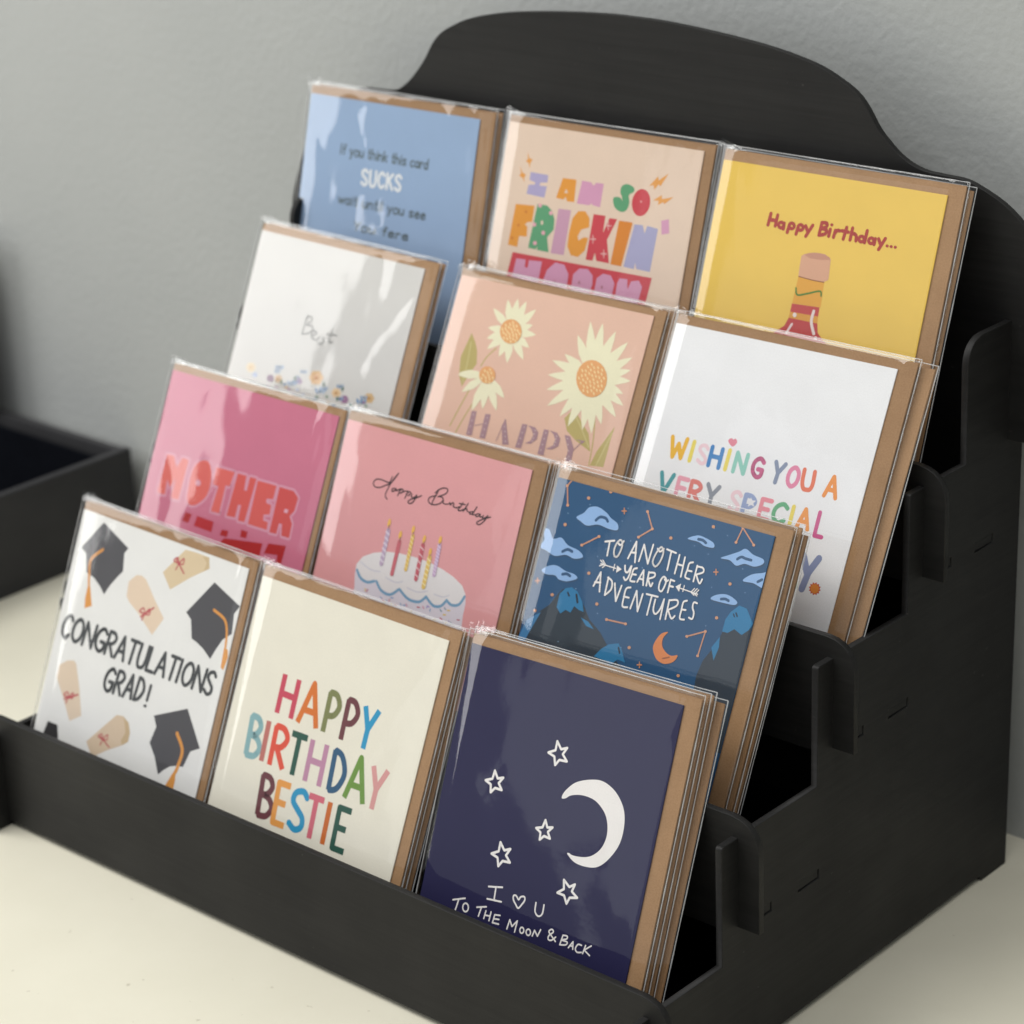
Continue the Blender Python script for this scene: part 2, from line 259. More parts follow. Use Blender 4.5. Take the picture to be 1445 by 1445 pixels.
# ------------------------------------------------------------------ card prints in millimetres from the card's upper left corner
ART = {
 (1, 0): ('e4e3e1', [
  ('L','46484a',5,1.87,'C',1,[3.55,60.04,8.85,59.98,4.82,49.23]),
  ('L','46484a',5,1.86,'O',1,[10.67,59.96,17.19,59.89,11.92,49.19]),
  ('L','46484a',5,1.84,'N',1,[19.00,59.87,25.29,59.80,20.23,49.15]),
  ('L','46484a',5,1.83,'G',1,[27.07,59.78,33.13,59.71,28.30,49.10]),
  ('L','46484a',5,1.82,'R',1,[34.91,59.69,40.03,59.63,36.11,49.06]),
  ('L','46484a',5,1.8,'A',1,[41.80,59.61,47.76,59.54,42.99,49.02]),
  ('L','46484a',5,1.79,'T',1,[49.51,59.52,54.90,59.46,50.68,48.97]),
  ('L','46484a',5,1.78,'U',1,[56.64,59.44,61.65,59.39,57.80,48.93]),
  ('L','46484a',5,1.76,'L',1,[63.37,59.37,67.66,59.32,64.51,48.89]),
  ('L','46484a',5,1.75,'A',1,[69.37,59.30,75.16,59.23,70.50,48.86]),
  ('L','46484a',5,1.73,'T',1,[76.85,59.21,82.09,59.15,77.97,48.82]),
  ('L','46484a',5,1.72,'I',1,[83.78,59.14,84.79,59.12,84.88,48.78]),
  ('L','46484a',5,1.72,'O',1,[86.46,59.10,92.48,59.04,87.57,48.76]),
  ('L','46484a',5,1.7,'N',1,[94.15,59.02,99.95,58.95,95.23,48.72]),
  ('L','46484a',5,1.69,'S',1,[101.60,58.93,106.13,58.88,102.67,48.68]),
  ('L','46484a',5,1.8,'G',1,[38.83,75.63,44.25,75.26,40.02,64.99]),
  ('L','46484a',5,1.79,'R',1,[46.23,75.12,50.82,74.80,47.41,64.52]),
  ('L','46484a',5,1.79,'A',1,[52.79,74.67,58.13,74.30,53.96,64.10]),
  ('L','46484a',5,1.76,'D',1,[60.09,74.16,64.61,73.85,61.24,63.64]),
  ('S','46484a',5,1.63,1,0,1,[69.08,65.18,68.59,72.09]),
  ('P','46484a',5,0,[69.28,74.51,69.30,74.74,69.23,74.97,69.05,75.19,68.81,75.37,68.50,75.50,68.18,75.56,67.87,75.54,67.59,75.45,67.38,75.30,67.26,75.10,67.24,74.88,67.31,74.64,67.49,74.42,67.73,74.24,68.04,74.11,68.36,74.06,68.67,74.07,68.95,74.16,69.16,74.31]),
  ('P','4d4c50',1,0,[15.23,2.82,34.89,10.17,33.06,12.94,34.80,21.03,31.67,24.84,28.66,29.06,25.96,34.23,22.48,31.54,17.00,28.66,11.44,27.51,8.42,19.46,4.32,17.38]),
  ('P','4d4c50',1,0,[93.08,10.91,111.50,17.00,109.03,21.11,110.50,29.75,105.90,33.49,103.39,38.32,101.08,43.76,95.28,40.58,90.57,38.98,87.11,38.27,84.09,30.34,80.09,28.08]),
  ('S','d9954a',3,1.34,1,0,1,[18.71,14.86,12.45,21.03,13.37,27.88,15.18,33.89]),
  ('P','d9954a',3,0,[14.21,33.71,15.99,33.24,19.78,41.31,15.40,43.61,14.30,38.88]),
  ('S','d9954a',3,1.35,1,0,1,[96.63,22.63,104.21,24.88,107.25,29.82,108.51,36.07]),
  ('P','d9954a',3,0,[107.81,36.43,110.35,37.04,111.40,40.20,110.38,46.26,108.51,45.55]),
  ('P','d6c1a0',1,0,[60.10,14.91,70.86,1.66,77.35,1.26,86.32,1.31,88.23,5.96,77.63,12.87,67.07,21.08]),
  ('P','c7b08c',2,0,[82.33,1.83,86.59,1.40,87.90,6.04,85.00,8.04,85.71,4.12]),
  ('S','b8545a',4,0.81,1,0,1,[66.70,7.11,68.73,8.65,73.18,12.01]),
  ('S','b8545a',4,0.69,1,0,1,[68.73,8.65,65.22,8.16,67.26,6.26,68.73,8.65]),
  ('S','b8545a',4,0.69,1,0,1,[68.73,8.65,71.08,5.74,71.56,8.15,68.73,8.65]),
  ('S','b8545a',4,0.69,1,0,1,[68.73,8.65,67.74,11.67]),
  ('P','dfc9b2',1,0,[43.99,20.36,47.51,19.70,50.72,20.73,58.94,27.87,67.31,34.47,62.35,43.42,49.98,36.20,43.37,33.29,40.71,31.01,39.97,24.38]),
  ('S','b8545a',4,0.83,1,0,1,[52.63,37.65,54.80,35.74,59.57,31.57]),
  ('S','b8545a',4,0.71,1,0,1,[54.80,35.74,51.24,35.30,53.31,33.35,54.80,35.74]),
  ('S','b8545a',4,0.71,1,0,1,[54.80,35.74,57.20,32.77,57.68,35.20,54.80,35.74]),
  ('S','b8545a',4,0.71,1,0,1,[54.80,35.74,53.80,38.81]),
  ('P','dac6b0',1,0,[12.16,69.41,16.32,68.24,18.41,69.38,24.08,79.47,29.31,90.93,22.47,95.56,14.78,86.51,7.58,79.00,7.46,72.92]),
  ('S','b8545a',4,0.87,1,0,1,[15.71,86.89,18.34,85.47,24.11,82.38]),
  ('S','b8545a',4,0.74,1,0,1,[18.34,85.47,14.96,85.15,16.93,83.27,18.34,85.47]),
  ('S','b8545a',4,0.74,1,0,1,[18.34,85.47,20.62,82.64,21.07,84.89,18.34,85.47]),
  ('S','b8545a',4,0.74,1,0,1,[18.34,85.47,17.38,88.37]),
  ('P','d3bda4',1,0,[36.38,101.05,44.49,92.01,51.87,83.87,56.23,83.20,60.50,85.04,62.76,89.02,62.87,93.33,59.62,95.87,50.40,101.18,42.12,106.85]),
  ('P','c4ab88',2,0,[56.23,83.20,60.50,85.04,62.76,89.02,62.87,93.33,59.62,95.87,58.12,94.15,59.87,89.89,58.11,86.06]),
  ('S','b8545a',4,0.62,1,0,1,[44.29,95.99,46.66,97.00,51.84,99.20]),
  ('S','b8545a',4,0.53,1,0,1,[46.66,97.00,43.30,96.69,45.25,94.79,46.66,97.00]),
  ('S','b8545a',4,0.53,1,0,1,[46.66,97.00,48.92,94.12,49.37,96.39,46.66,97.00]),
  ('S','b8545a',4,0.53,1,0,1,[46.66,97.00,45.71,99.92]),
  ('P','4d4c50',1,0,[75.04,77.32,94.58,68.36,107.40,82.74,102.17,85.79,99.96,93.53,95.84,94.32,91.95,95.83,88.81,98.33,85.85,101.40,81.30,94.51,76.31,89.56,78.11,81.63]),
  ('S','d9954a',3,1.84,1,0,1,[91.68,80.63,97.19,86.58,96.80,94.02,95.77,98.01]),
  ('P','d9954a',3,0,[94.78,97.70,96.40,97.81,97.09,100.65,97.15,107.35,91.16,109.25,91.86,104.74,93.53,100.54]),
  ('P','2c2a2c',1,0,[8.29,99.65,15.18,99.51,18.28,106.85,14.44,111.85,6.04,109.92]),
 ]),
 (1, 1): ('e6e1d2', [
  ('L','c4485c',4,2.86,'H',0,[27.18,54.16,35.77,54.32,26.86,37.06]),
  ('L','d3722f',4,2.82,'A',0,[40.02,54.60,51.09,54.26,39.11,36.67]),
  ('L','7c8052',4,2.77,'P',0,[55.30,54.39,61.67,54.47,54.71,37.31]),
  ('L','6b3a40',4,2.74,'P',0,[66.13,54.71,72.51,54.77,65.62,37.46]),
  ('L','2b93bf',4,2.71,'Y',0,[75.32,54.90,83.28,54.78,75.32,37.46]),
  ('L','86adb2',4,2.91,'B',0,[15.24,76.03,22.59,75.83,13.92,59.06]),
  ('L','b97068',4,2.88,'I',0,[24.94,76.25,24.94,76.25,24.11,58.64]),
  ('L','d9533f',4,2.87,'R',0,[30.06,76.43,37.98,76.15,29.12,59.36]),
  ('L','285548',4,2.84,'T',0,[39.41,76.90,48.72,76.69,38.78,59.76]),
  ('L','ba87a3',4,2.79,'H',0,[51.96,77.01,60.35,76.86,51.19,59.07]),
  ('L','31597a',4,2.75,'D',0,[66.08,76.59,73.33,76.30,64.97,59.60]),
  ('L','6b9040',4,2.72,'A',0,[75.57,77.02,86.25,76.66,74.47,58.85]),
  ('L','d39896',4,2.69,'Y',0,[87.48,77.29,95.75,77.01,87.33,59.79]),
  ('L','6b3a40',4,2.88,'B',0,[30.03,98.53,37.68,98.11,28.33,81.34]),
  ('L','e29a4c',4,2.85,'E',0,[39.57,98.83,46.48,98.62,38.34,81.78]),
  ('L','2b93bf',4,2.82,'S',0,[48.46,98.32,56.71,97.80,47.74,81.79]),
  ('L','cf6878',4,2.79,'T',0,[57.47,99.24,66.43,98.97,56.54,81.89]),
  ('L','c8692c',4,2.75,'I',0,[69.85,99.17,69.85,99.17,69.06,81.07]),
  ('L','285548',4,2.73,'E',0,[75.58,98.75,82.49,98.58,74.75,81.61]),
 ]),
 (1, 2): ('1c1a44', [
  ('S','ece8e6',3,1.0,0,1,1,[52.31,27.78,54.95,30.38,57.72,29.14,56.20,32.07,58.85,34.29,55.15,34.61,53.61,37.10,52.43,33.94,49.10,33.15,52.34,31.41]),
  ('S','ece8e6',3,1.04,0,1,1,[24.85,46.79,27.02,49.43,29.77,48.43,27.99,51.10,30.21,53.38,26.70,53.43,24.96,55.68,24.23,52.62,21.20,51.66,24.45,50.23]),
  ('S','ece8e6',3,1.0,0,1,1,[54.52,59.08,56.14,61.64,58.65,60.91,56.80,63.23,58.50,65.47,55.41,65.28,53.64,67.23,53.34,64.38,50.79,63.29,53.80,62.20]),
  ('S','ece8e6',3,1.03,0,1,1,[34.94,73.48,37.64,76.06,40.48,74.71,38.92,77.73,41.63,79.91,37.84,80.34,36.27,82.91,35.06,79.74,31.65,79.03,34.97,77.17]),
  ('S','ece8e6',3,0.99,0,1,1,[69.16,79.05,72.39,81.00,74.80,79.29,74.02,82.35,77.15,83.95,73.60,84.96,72.69,87.60,70.77,84.85,67.31,84.74,70.07,82.48]),
  ('P','ece8e6',2,1,[60.14,48.75,60.18,47.20,61.60,44.74,65.20,41.07,71.29,38.39,77.75,37.32,84.47,39.58,89.61,44.46,91.75,50.56,91.53,58.20,88.30,64.91,83.93,69.55,78.76,71.20,72.53,71.16,68.20,68.95,68.96,68.37,70.77,68.77,75.69,68.10,79.75,66.42,83.27,62.74,84.78,57.84,83.99,52.68,81.23,48.51,75.95,45.44,69.64,45.04,64.33,46.46,61.96,48.27]),
  ('S','ece8e6',3,0.72,0,0,1,[33.66,92.00,40.49,90.36]),
  ('S','ece8e6',3,0.72,0,0,1,[37.29,91.14,37.66,96.49]),
  ('S','ece8e6',3,0.72,0,0,1,[34.15,96.89,41.38,96.03]),
  ('S','ece8e6',3,0.71,1,1,1,[50.18,96.03,48.43,94.77,47.05,93.50,46.76,91.95,48.01,91.59,49.55,92.77,50.30,91.45,51.98,90.86,52.56,92.13,51.61,94.08]),
  ('S','ece8e6',3,0.7,1,0,1,[58.20,91.43,58.63,94.87,60.56,96.21,62.25,94.85,62.25,91.19]),
  ('S','ece8e6',3,0.68,0,0,1,[17.29,102.21,23.21,99.89]),
  ('S','ece8e6',3,0.68,0,0,1,[20.17,101.07,19.51,105.71]),
  ('S','ece8e6',3,0.67,0,0,1,[29.97,101.60,34.57,100.05]),
  ('S','ece8e6',3,0.67,0,0,1,[32.27,100.83,31.59,104.81]),
  ('S','ece8e6',3,0.67,0,0,1,[34.81,101.68,34.49,104.91]),
  ('S','ece8e6',3,0.66,0,0,1,[37.42,101.39,37.25,104.96]),
  ('S','ece8e6',3,0.67,0,0,1,[34.71,103.40,37.37,103.09]),
  ('S','ece8e6',3,0.66,0,0,1,[39.53,101.87,39.18,105.21]),
  ('S','ece8e6',3,0.66,0,0,1,[39.53,101.87,42.19,101.37]),
  ('S','ece8e6',3,0.66,0,0,1,[39.36,103.56,42.02,103.06]),
  ('S','ece8e6',3,0.66,0,0,1,[39.18,105.21,42.32,104.90]),
  ('S','ece8e6',3,0.65,0,0,1,[46.80,105.48,47.36,101.57,49.07,103.84,51.11,100.93,50.87,105.55]),
  ('S','ece8e6',3,0.65,0,0,1,[59.72,104.46,60.28,102.01,62.21,103.81,63.13,100.91]),
  ('S','ece8e6',3,0.63,0,0,1,[74.21,99.80,73.59,103.77]),
  ('S','ece8e6',3,0.63,0,0,1,[77.90,103.68,79.51,100.79,80.09,103.68]),
  ('S','ece8e6',3,0.63,0,0,1,[78.35,102.70,79.91,102.55]),
  ('S','ece8e6',3,0.63,0,0,1,[85.71,100.46,85.08,103.84]),
  ('S','ece8e6',3,0.62,0,0,1,[88.35,99.80,85.49,102.31,88.47,103.60]),
  ('S','ece8e6',3,0.68,1,1,1,[25.80,102.93,25.69,104.20,24.83,104.97,23.71,104.79,22.98,103.76,23.09,102.49,23.95,101.72,25.07,101.90]),
  ('S','ece8e6',3,0.65,1,1,1,[55.16,103.54,55.09,104.41,54.50,104.94,53.74,104.82,53.24,104.12,53.32,103.25,53.91,102.72,54.67,102.84]),
  ('S','ece8e6',3,0.65,1,1,1,[58.57,103.33,58.48,104.24,57.81,104.80,56.97,104.69,56.44,103.97,56.53,103.07,57.20,102.50,58.04,102.61]),
  ('S','ece8e6',3,0.64,1,0,1,[71.24,103.21,68.72,101.60,67.20,100.40,68.38,99.19,69.37,99.98,67.61,101.94,67.64,103.40,69.18,103.36,70.97,101.54]),
  ('S','ece8e6',3,0.63,1,0,1,[74.21,99.80,76.23,99.57,76.23,100.70,74.01,101.75,76.80,101.76,76.36,103.02,73.59,103.77]),
  ('S','ece8e6',3,0.63,1,0,1,[83.79,100.95,82.12,101.08,81.26,102.99,82.33,104.12,84.36,103.59]),
 ]),
 (2, 0): ('c56f88', [
  ('S','d092a6',1,2.37,0,1,1,[9.51,39.09,14.42,38.89,17.78,43.87,20.06,38.53,24.62,38.68,23.95,58.17,18.62,58.23,19.05,48.72,16.68,53.82,13.47,50.53,14.32,57.78,8.93,57.84]),
  ('P','d9685f',3,0,[9.51,39.09,14.42,38.89,17.78,43.87,20.06,38.53,24.62,38.68,23.95,58.17,18.62,58.23,19.05,48.72,16.68,53.82,13.47,50.53,14.32,57.78,8.93,57.84]),
  ('S','d092a6',1,2.31,1,1,1,[33.05,37.14,38.30,37.13,41.91,43.67,41.45,52.22,35.38,58.12,29.93,57.66,28.35,49.50,28.84,41.45]),
  ('P','d8625a',3,1,[33.05,37.14,38.30,37.13,41.91,43.67,41.45,52.22,35.38,58.12,29.93,57.66,28.35,49.50,28.84,41.45]),
  ('S','d092a6',1,2.29,0,1,1,[43.42,37.98,55.72,37.82,54.52,44.79,51.94,44.92,51.95,58.27,46.39,58.43,47.49,46.37,43.55,46.12]),
  ('P','d8615a',3,0,[43.42,37.98,55.72,37.82,54.52,44.79,51.94,44.92,51.95,58.27,46.39,58.43,47.49,46.37,43.55,46.12]),
  ('S','d092a6',1,2.26,0,1,1,[57.74,37.93,63.59,37.76,64.09,44.33,65.87,44.49,65.95,37.79,70.21,37.68,69.05,58.51,64.78,58.67,64.47,51.49,62.63,51.63,62.51,57.80,56.96,58.24]),
  ('P','cf524c',3,0,[57.74,37.93,63.59,37.76,64.09,44.33,65.87,44.49,65.95,37.79,70.21,37.68,69.05,58.51,64.78,58.67,64.47,51.49,62.63,51.63,62.51,57.80,56.96,58.24]),
  ('S','d092a6',1,2.23,0,1,1,[71.20,38.30,83.50,38.05,83.34,44.43,79.31,45.06,79.55,46.94,83.13,47.23,83.44,51.58,79.85,52.41,80.35,55.05,83.48,55.16,83.89,58.65,71.49,58.78]),
  ('P','d05650',3,0,[71.20,38.30,83.50,38.05,83.34,44.43,79.31,45.06,79.55,46.94,83.13,47.23,83.44,51.58,79.85,52.41,80.35,55.05,83.48,55.16,83.89,58.65,71.49,58.78]),
  ('S','d092a6',1,2.19,0,1,1,[85.46,38.16,94.59,38.04,98.29,40.49,97.84,46.62,95.78,49.56,98.30,52.53,98.58,59.04,93.65,59.11,92.29,53.93,90.43,54.09,90.20,59.10,85.81,59.30]),
  ('P','c94a47',3,0,[85.46,38.16,94.59,38.04,98.29,40.49,97.84,46.62,95.78,49.56,98.30,52.53,98.58,59.04,93.65,59.11,92.29,53.93,90.43,54.09,90.20,59.10,85.81,59.30]),
  ('P','dba4b4',4,0,[35.72,47.30,35.80,47.77,35.70,48.23,35.45,48.64,35.06,48.95,34.57,49.14,34.03,49.18,33.50,49.07,33.02,48.83,32.64,48.47,32.41,48.03,32.33,47.56,32.43,47.10,32.68,46.69,33.07,46.38,33.56,46.19,34.10,46.15,34.63,46.26,35.11,46.50,35.49,46.86]),
  ('P','dba4b4',4,0,[91.84,46.90,94.14,46.92,93.94,48.61,91.64,48.59]),
  ('P','a81c20',3,0,[30.39,62.55,34.87,62.54,33.75,67.11,29.45,66.97]),
  ('P','b32a33',3,0,[38.51,62.50,49.86,62.69,49.98,67.72,37.78,67.47]),
  ('P','a81c20',3,0,[56.24,65.02,60.47,64.59,60.47,67.61,55.60,67.80]),
  ('P','a81c20',3,0,[68.33,62.18,72.63,62.12,72.53,65.31,68.69,65.55]),
  ('P','a81c20',3,0,[58.99,68.40,83.37,65.13,83.39,70.93,74.58,72.49,55.63,72.56]),
  ('P','a81c20',3,0,[86.94,64.28,97.93,62.76,97.48,71.65,94.40,71.57,93.99,68.10,85.55,69.30]),
 ]),
 (2, 1): ('d99a9c', [
  ('S','3e2f33',4,0.53,1,0,1,[36.56,16.93,34.76,19.59,33.25,22.59,32.01,26.03,31.90,28.24,33.35,29.28]),
  ('S','3e2f33',4,0.53,1,0,1,[33.50,19.14,32.73,21.98,31.82,23.29]),
  ('S','3e2f33',4,0.53,1,0,1,[36.06,17.86,33.39,21.98,30.61,23.65,27.48,25.31,24.53,25.47,23.28,24.03,24.54,22.29,27.70,21.75,31.11,22.08,33.66,21.78]),
  ('S','3e2f33',4,0.54,1,0,1,[36.44,23.74,34.94,24.41,35.10,25.35,36.41,24.91,37.24,23.76,37.49,24.58,38.61,23.95,39.82,23.20]),
  ('S','3e2f33',4,0.53,1,0,1,[39.82,23.20,39.43,24.88,38.87,26.46]),
  ('S','3e2f33',4,0.53,1,0,1,[39.17,24.70,40.37,23.27,41.46,23.62,40.82,24.72,40.14,25.07,42.47,23.73,44.31,23.33]),
  ('S','3e2f33',4,0.53,1,0,1,[44.35,23.47,43.85,25.02,43.26,26.70]),
  ('S','3e2f33',4,0.53,1,0,1,[43.59,24.79,44.99,23.42,46.07,23.76,45.31,24.90,44.75,25.17]),
  ('S','3e2f33',4,0.53,1,0,1,[46.82,24.08,46.84,25.19,48.19,25.37,49.79,23.81]),
  ('S','3e2f33',4,0.53,1,0,1,[49.79,23.81,49.08,26.14,47.69,27.94,46.15,28.24,45.61,27.54,47.16,26.23,50.01,24.97,52.46,23.47]),
  ('S','3e2f33',4,0.52,1,0,1,[61.30,18.79,60.52,21.45,59.36,24.34,59.28,25.32]),
  ('S','3e2f33',4,0.52,1,0,1,[59.65,20.69,61.86,18.53,64.71,17.43,66.35,18.02,65.46,19.89,61.63,21.93]),
  ('S','3e2f33',4,0.52,1,0,1,[61.88,21.73,64.45,21.78,64.79,23.28,62.61,25.11,59.00,25.86,56.96,24.87,57.22,23.23,60.59,21.68]),
  ('S','3e2f33',4,0.52,1,0,1,[65.27,22.79,65.44,23.95,67.07,24.07,68.78,23.45,69.12,22.89,69.66,23.82,70.45,22.69,71.47,22.94,71.37,24.06,73.15,24.28,74.78,23.44]),
  ('S','3e2f33',4,0.51,1,0,1,[76.33,21.29,75.40,23.40,74.38,24.81,75.59,25.06,77.46,23.98]),
  ('S','3e2f33',4,0.51,1,0,1,[74.37,22.11,77.77,21.92]),
  ('S','3e2f33',4,0.5,1,0,1,[79.25,21.02,78.18,23.25,77.30,24.87]),
  ('S','3e2f33',4,0.51,1,0,1,[77.60,24.43,78.95,23.32,79.65,24.35,81.39,24.52]),
  ('S','3e2f33',4,0.5,1,0,1,[82.76,23.88,81.33,24.35,81.43,25.27,82.87,24.66]),
  ('S','3e2f33',4,0.5,1,0,1,[84.37,21.40,83.34,23.75,82.80,25.06,84.58,24.75]),
  ('S','3e2f33',4,0.5,1,0,1,[86.52,23.98,85.11,24.44,84.97,25.42,86.22,25.04,87.14,23.98,87.18,25.11,88.63,24.78]),
  ('S','3e2f33',4,0.5,1,0,1,[88.93,24.15,88.80,25.36,90.04,24.93,91.14,23.89]),
  ('S','3e2f33',4,0.5,1,0,1,[91.39,23.69,90.01,26.26,88.12,28.20,86.50,28.38,86.37,27.56,88.94,25.80,93.01,23.93]),
  ('P','d2ccd6',1,0,[26.09,71.14,24.54,65.13,24.19,60.80,26.94,56.71,32.66,53.66,39.93,51.46,47.48,50.41,56.46,49.99,65.55,50.24,73.57,51.43,80.42,53.12,86.18,55.52,89.00,58.62,90.22,62.58,90.31,68.00,91.51,75.98,25.73,78.59]),
  ('P','dcd8d8',2,0,[24.78,63.11,24.32,60.77,26.94,56.71,32.66,53.66,39.93,51.46,47.48,50.41,56.46,49.99,65.55,50.24,73.57,51.43,80.42,53.12,86.18,55.52,88.89,58.64,88.54,60.15,86.59,63.00,82.64,64.46,79.16,63.42,76.83,66.14,72.62,66.95,67.95,64.66,64.40,67.31,58.05,67.67,51.72,65.12,47.18,68.41,41.72,67.81,37.51,64.94,32.64,66.36,28.09,65.75]),
  ('S','6f9ab8',3,1.29,1,0,1,[25.29,63.23,28.55,66.13,32.82,66.95,36.70,65.52]),
  ('S','6f9ab8',3,1.27,1,0,1,[37.96,65.31,41.93,68.49,47.38,69.04,51.68,65.62]),
  ('S','6f9ab8',3,1.24,1,0,1,[52.17,65.50,58.26,68.35,64.61,67.98,67.83,64.88]),
  ('S','6f9ab8',3,1.23,1,0,1,[68.09,65.10,72.83,67.61,77.03,66.81,79.41,63.83]),
  ('S','6f9ab8',3,1.22,1,0,1,[79.52,63.57,82.77,64.90,86.79,63.66,88.84,59.70]),
  ('S','c5c4cf',3,0.51,1,0,1,[26.41,59.29,33.00,61.14,38.85,60.72]),
  ('S','c5c4cf',3,0.5,1,0,1,[42.63,62.24,48.83,63.16,52.94,61.68]),
  ('S','c5c4cf',3,0.5,1,0,1,[56.19,63.79,62.76,64.11,68.00,62.34]),
  ('S','c5c4cf',3,0.49,1,0,1,[71.98,62.80,77.05,62.75,80.38,61.21]),
  ('S','7f9cc0',3,0.57,0,0,1,[42.49,71.29,43.23,72.12]),
  ('S','d2b65e',3,0.58,0,0,1,[32.60,69.90,32.73,70.94]),
  ('S','b8606e',3,0.55,0,0,1,[78.25,71.72,79.45,72.09]),
  ('S','d2b65e',3,0.57,0,0,1,[51.48,74.61,50.53,75.43]),
  ('S','d2b65e',3,0.57,0,0,1,[42.70,76.46,41.73,77.28]),
  ('S','6f8f9a',3,0.55,0,0,1,[77.20,68.30,78.19,68.91]),
  ('S','d2b65e',3,0.55,0,0,1,[82.61,72.47,81.63,73.23]),
  ('S','b8606e',3,0.58,0,0,1,[33.51,73.52,33.11,74.55]),
  ('S','b8606e',3,0.58,0,0,1,[43.56,72.09,44.67,72.63]),
  ('S','6f8f9a',3,0.55,0,0,1,[79.26,66.94,80.29,67.51]),
  ('S','9a8fc0',3,0.54,0,0,1,[83.30,71.70,83.59,72.68]),
  ('S','7f9cc0',3,0.57,0,0,1,[54.48,71.22,55.00,72.14]),
  ('S','c98aa0',3,0.56,0,0,1,[48.13,75.17,49.50,74.97]),
  ('S','6f8f9a',3,0.56,0,0,1,[58.20,75.27,58.46,76.26]),
  ('S','7f9cc0',3,0.56,0,0,1,[57.50,71.25,56.19,71.63]),
  ('S','9a8fc0',3,0.57,0,0,1,[32.82,75.54,32.58,76.59]),
  ('S','d2b65e',3,0.57,0,0,1,[45.47,72.58,44.79,73.53]),
  ('S','c98aa0',3,0.56,0,0,1,[67.19,69.36,68.15,70.01]),
  ('S','7f9cc0',3,0.55,0,0,1,[71.80,69.38,71.79,70.40]),
  ('S','c98aa0',3,0.58,0,0,1,[36.37,75.30,37.46,75.87]),
  ('S','d2b65e',3,0.58,0,0,1,[30.91,74.36,29.74,75.04]),
  ('S','d2b65e',3,0.55,0,0,1,[74.67,73.30,75.99,73.03]),
  ('S','b8606e',3,0.56,0,0,1,[47.91,71.05,47.60,72.09]),
  ('S','9a8fc0',3,0.55,0,0,1,[69.73,68.35,69.58,69.38]),
  ('S','7f9cc0',3,0.57,0,0,1,[46.25,71.83,46.17,72.88]),
  ('S','7f9cc0',3,0.57,0,0,1,[48.24,70.12,49.61,69.93]),
  ('S','b8606e',3,0.57,0,0,1,[51.84,74.73,50.52,75.11]),
  ('S','7f9cc0',3,0.58,0,0,1,[34.88,75.75,35.53,76.63]),
  ('S','b8606e',3,0.58,0,0,1,[34.16,70.01,33.50,70.99]),
  ('S','9a8fc0',3,0.56,0,0,1,[69.67,68.80,71.01,68.60]),
  ('S','b8606e',3,0.56,0,0,1,[64.27,70.42,65.61,70.21]),
  ('S','7f9cc0',3,0.57,0,0,1,[47.72,76.37,47.42,77.41]),
  ('S','c98aa0',3,0.56,0,0,1,[57.71,70.60,58.39,71.45]),
  ('S','9a8fc0',3,0.57,0,0,1,[42.07,73.48,41.78,74.52]),
  ('S','d2b65e',3,0.55,0,0,1,[79.60,69.94,80.91,69.71]),
  ('S','9a8fc0',3,0.58,0,0,1,[44.37,73.76,43.59,74.68]),
  ('S','d2b65e',3,0.55,0,0,1,[81.25,67.57,82.58,67.40]),
  ('S','6f8f9a',3,0.55,0,0,1,[64.46,74.56,65.17,75.39]),
  ('S','9a8fc0',3,0.55,0,0,1,[69.48,72.80,68.82,73.74]),
  ('S','b8606e',3,0.57,0,0,1,[52.51,72.32,51.29,72.89]),
  ('S','6f8f9a',3,0.54,0,0,1,[84.48,72.05,85.38,72.72]),
  ('S','9a8fc0',3,0.57,0,0,1,[58.54,74.63,59.54,75.26]),
  ('S','d2b65e',3,0.56,0,0,1,[61.56,72.78,61.12,73.79]),
  ('S','d2b65e',3,0.57,0,0,1,[49.41,72.40,49.76,73.38]),
  ('S','b8606e',3,0.55,0,0,1,[87.70,70.14,89.00,69.95]),
  ('S','c98aa0',3,0.58,0,0,1,[36.78,75.47,36.40,76.51]),
  ('S','b9a5bd',4,2.27,0,0,1,[38.28,42.37,38.53,57.14]),
  ('P','e6b455',4,0,[38.58,38.94,38.55,39.50,38.44,40.01,38.25,40.42,38.01,40.69,37.74,40.80,37.46,40.73,37.21,40.49,37.01,40.11,36.87,39.61,36.81,39.06,36.85,38.50,36.96,37.99,37.15,37.58,37.39,37.31,37.66,37.20,37.94,37.27,38.19,37.51,38.39,37.90,38.53,38.39]),
  ('S','7a5a50',5,0.38,0,0,1,[38.01,40.00,38.28,42.37]),
  ('S','e2dae4',6,0.5,0,0,1,[37.16,43.08,39.45,44.11]),
  ('S','e2dae4',6,0.5,0,0,1,[37.20,45.55,39.49,46.57]),
  ('S','e2dae4',6,0.5,0,0,1,[37.24,48.01,39.53,49.03]),
  ('S','e2dae4',6,0.5,0,0,1,[37.28,50.47,39.57,51.49]),
  ('S','e2dae4',6,0.5,0,0,1,[37.32,52.94,39.61,53.95]),
  ('S','e2dae4',6,0.49,0,0,1,[37.36,55.40,39.65,56.42]),
  ('S','c4666f',4,2.14,0,0,1,[46.01,45.67,45.88,60.00]),
  ('P','e6b455',4,0,[46.47,42.57,46.43,43.12,46.32,43.63,46.14,44.04,45.90,44.31,45.63,44.42,45.36,44.35,45.11,44.11,44.90,43.73,44.77,43.24,44.71,42.69,44.74,42.13,44.86,41.62,45.04,41.21,45.28,40.94,45.55,40.84,45.82,40.91,46.07,41.14,46.28,41.53,46.41,42.02]),
  ('S','7a5a50',5,0.38,0,0,1,[45.90,43.62,46.01,45.67]),
  ('S','ddb75c',4,1.87,0,0,1,[52.84,41.44,53.10,56.33]),
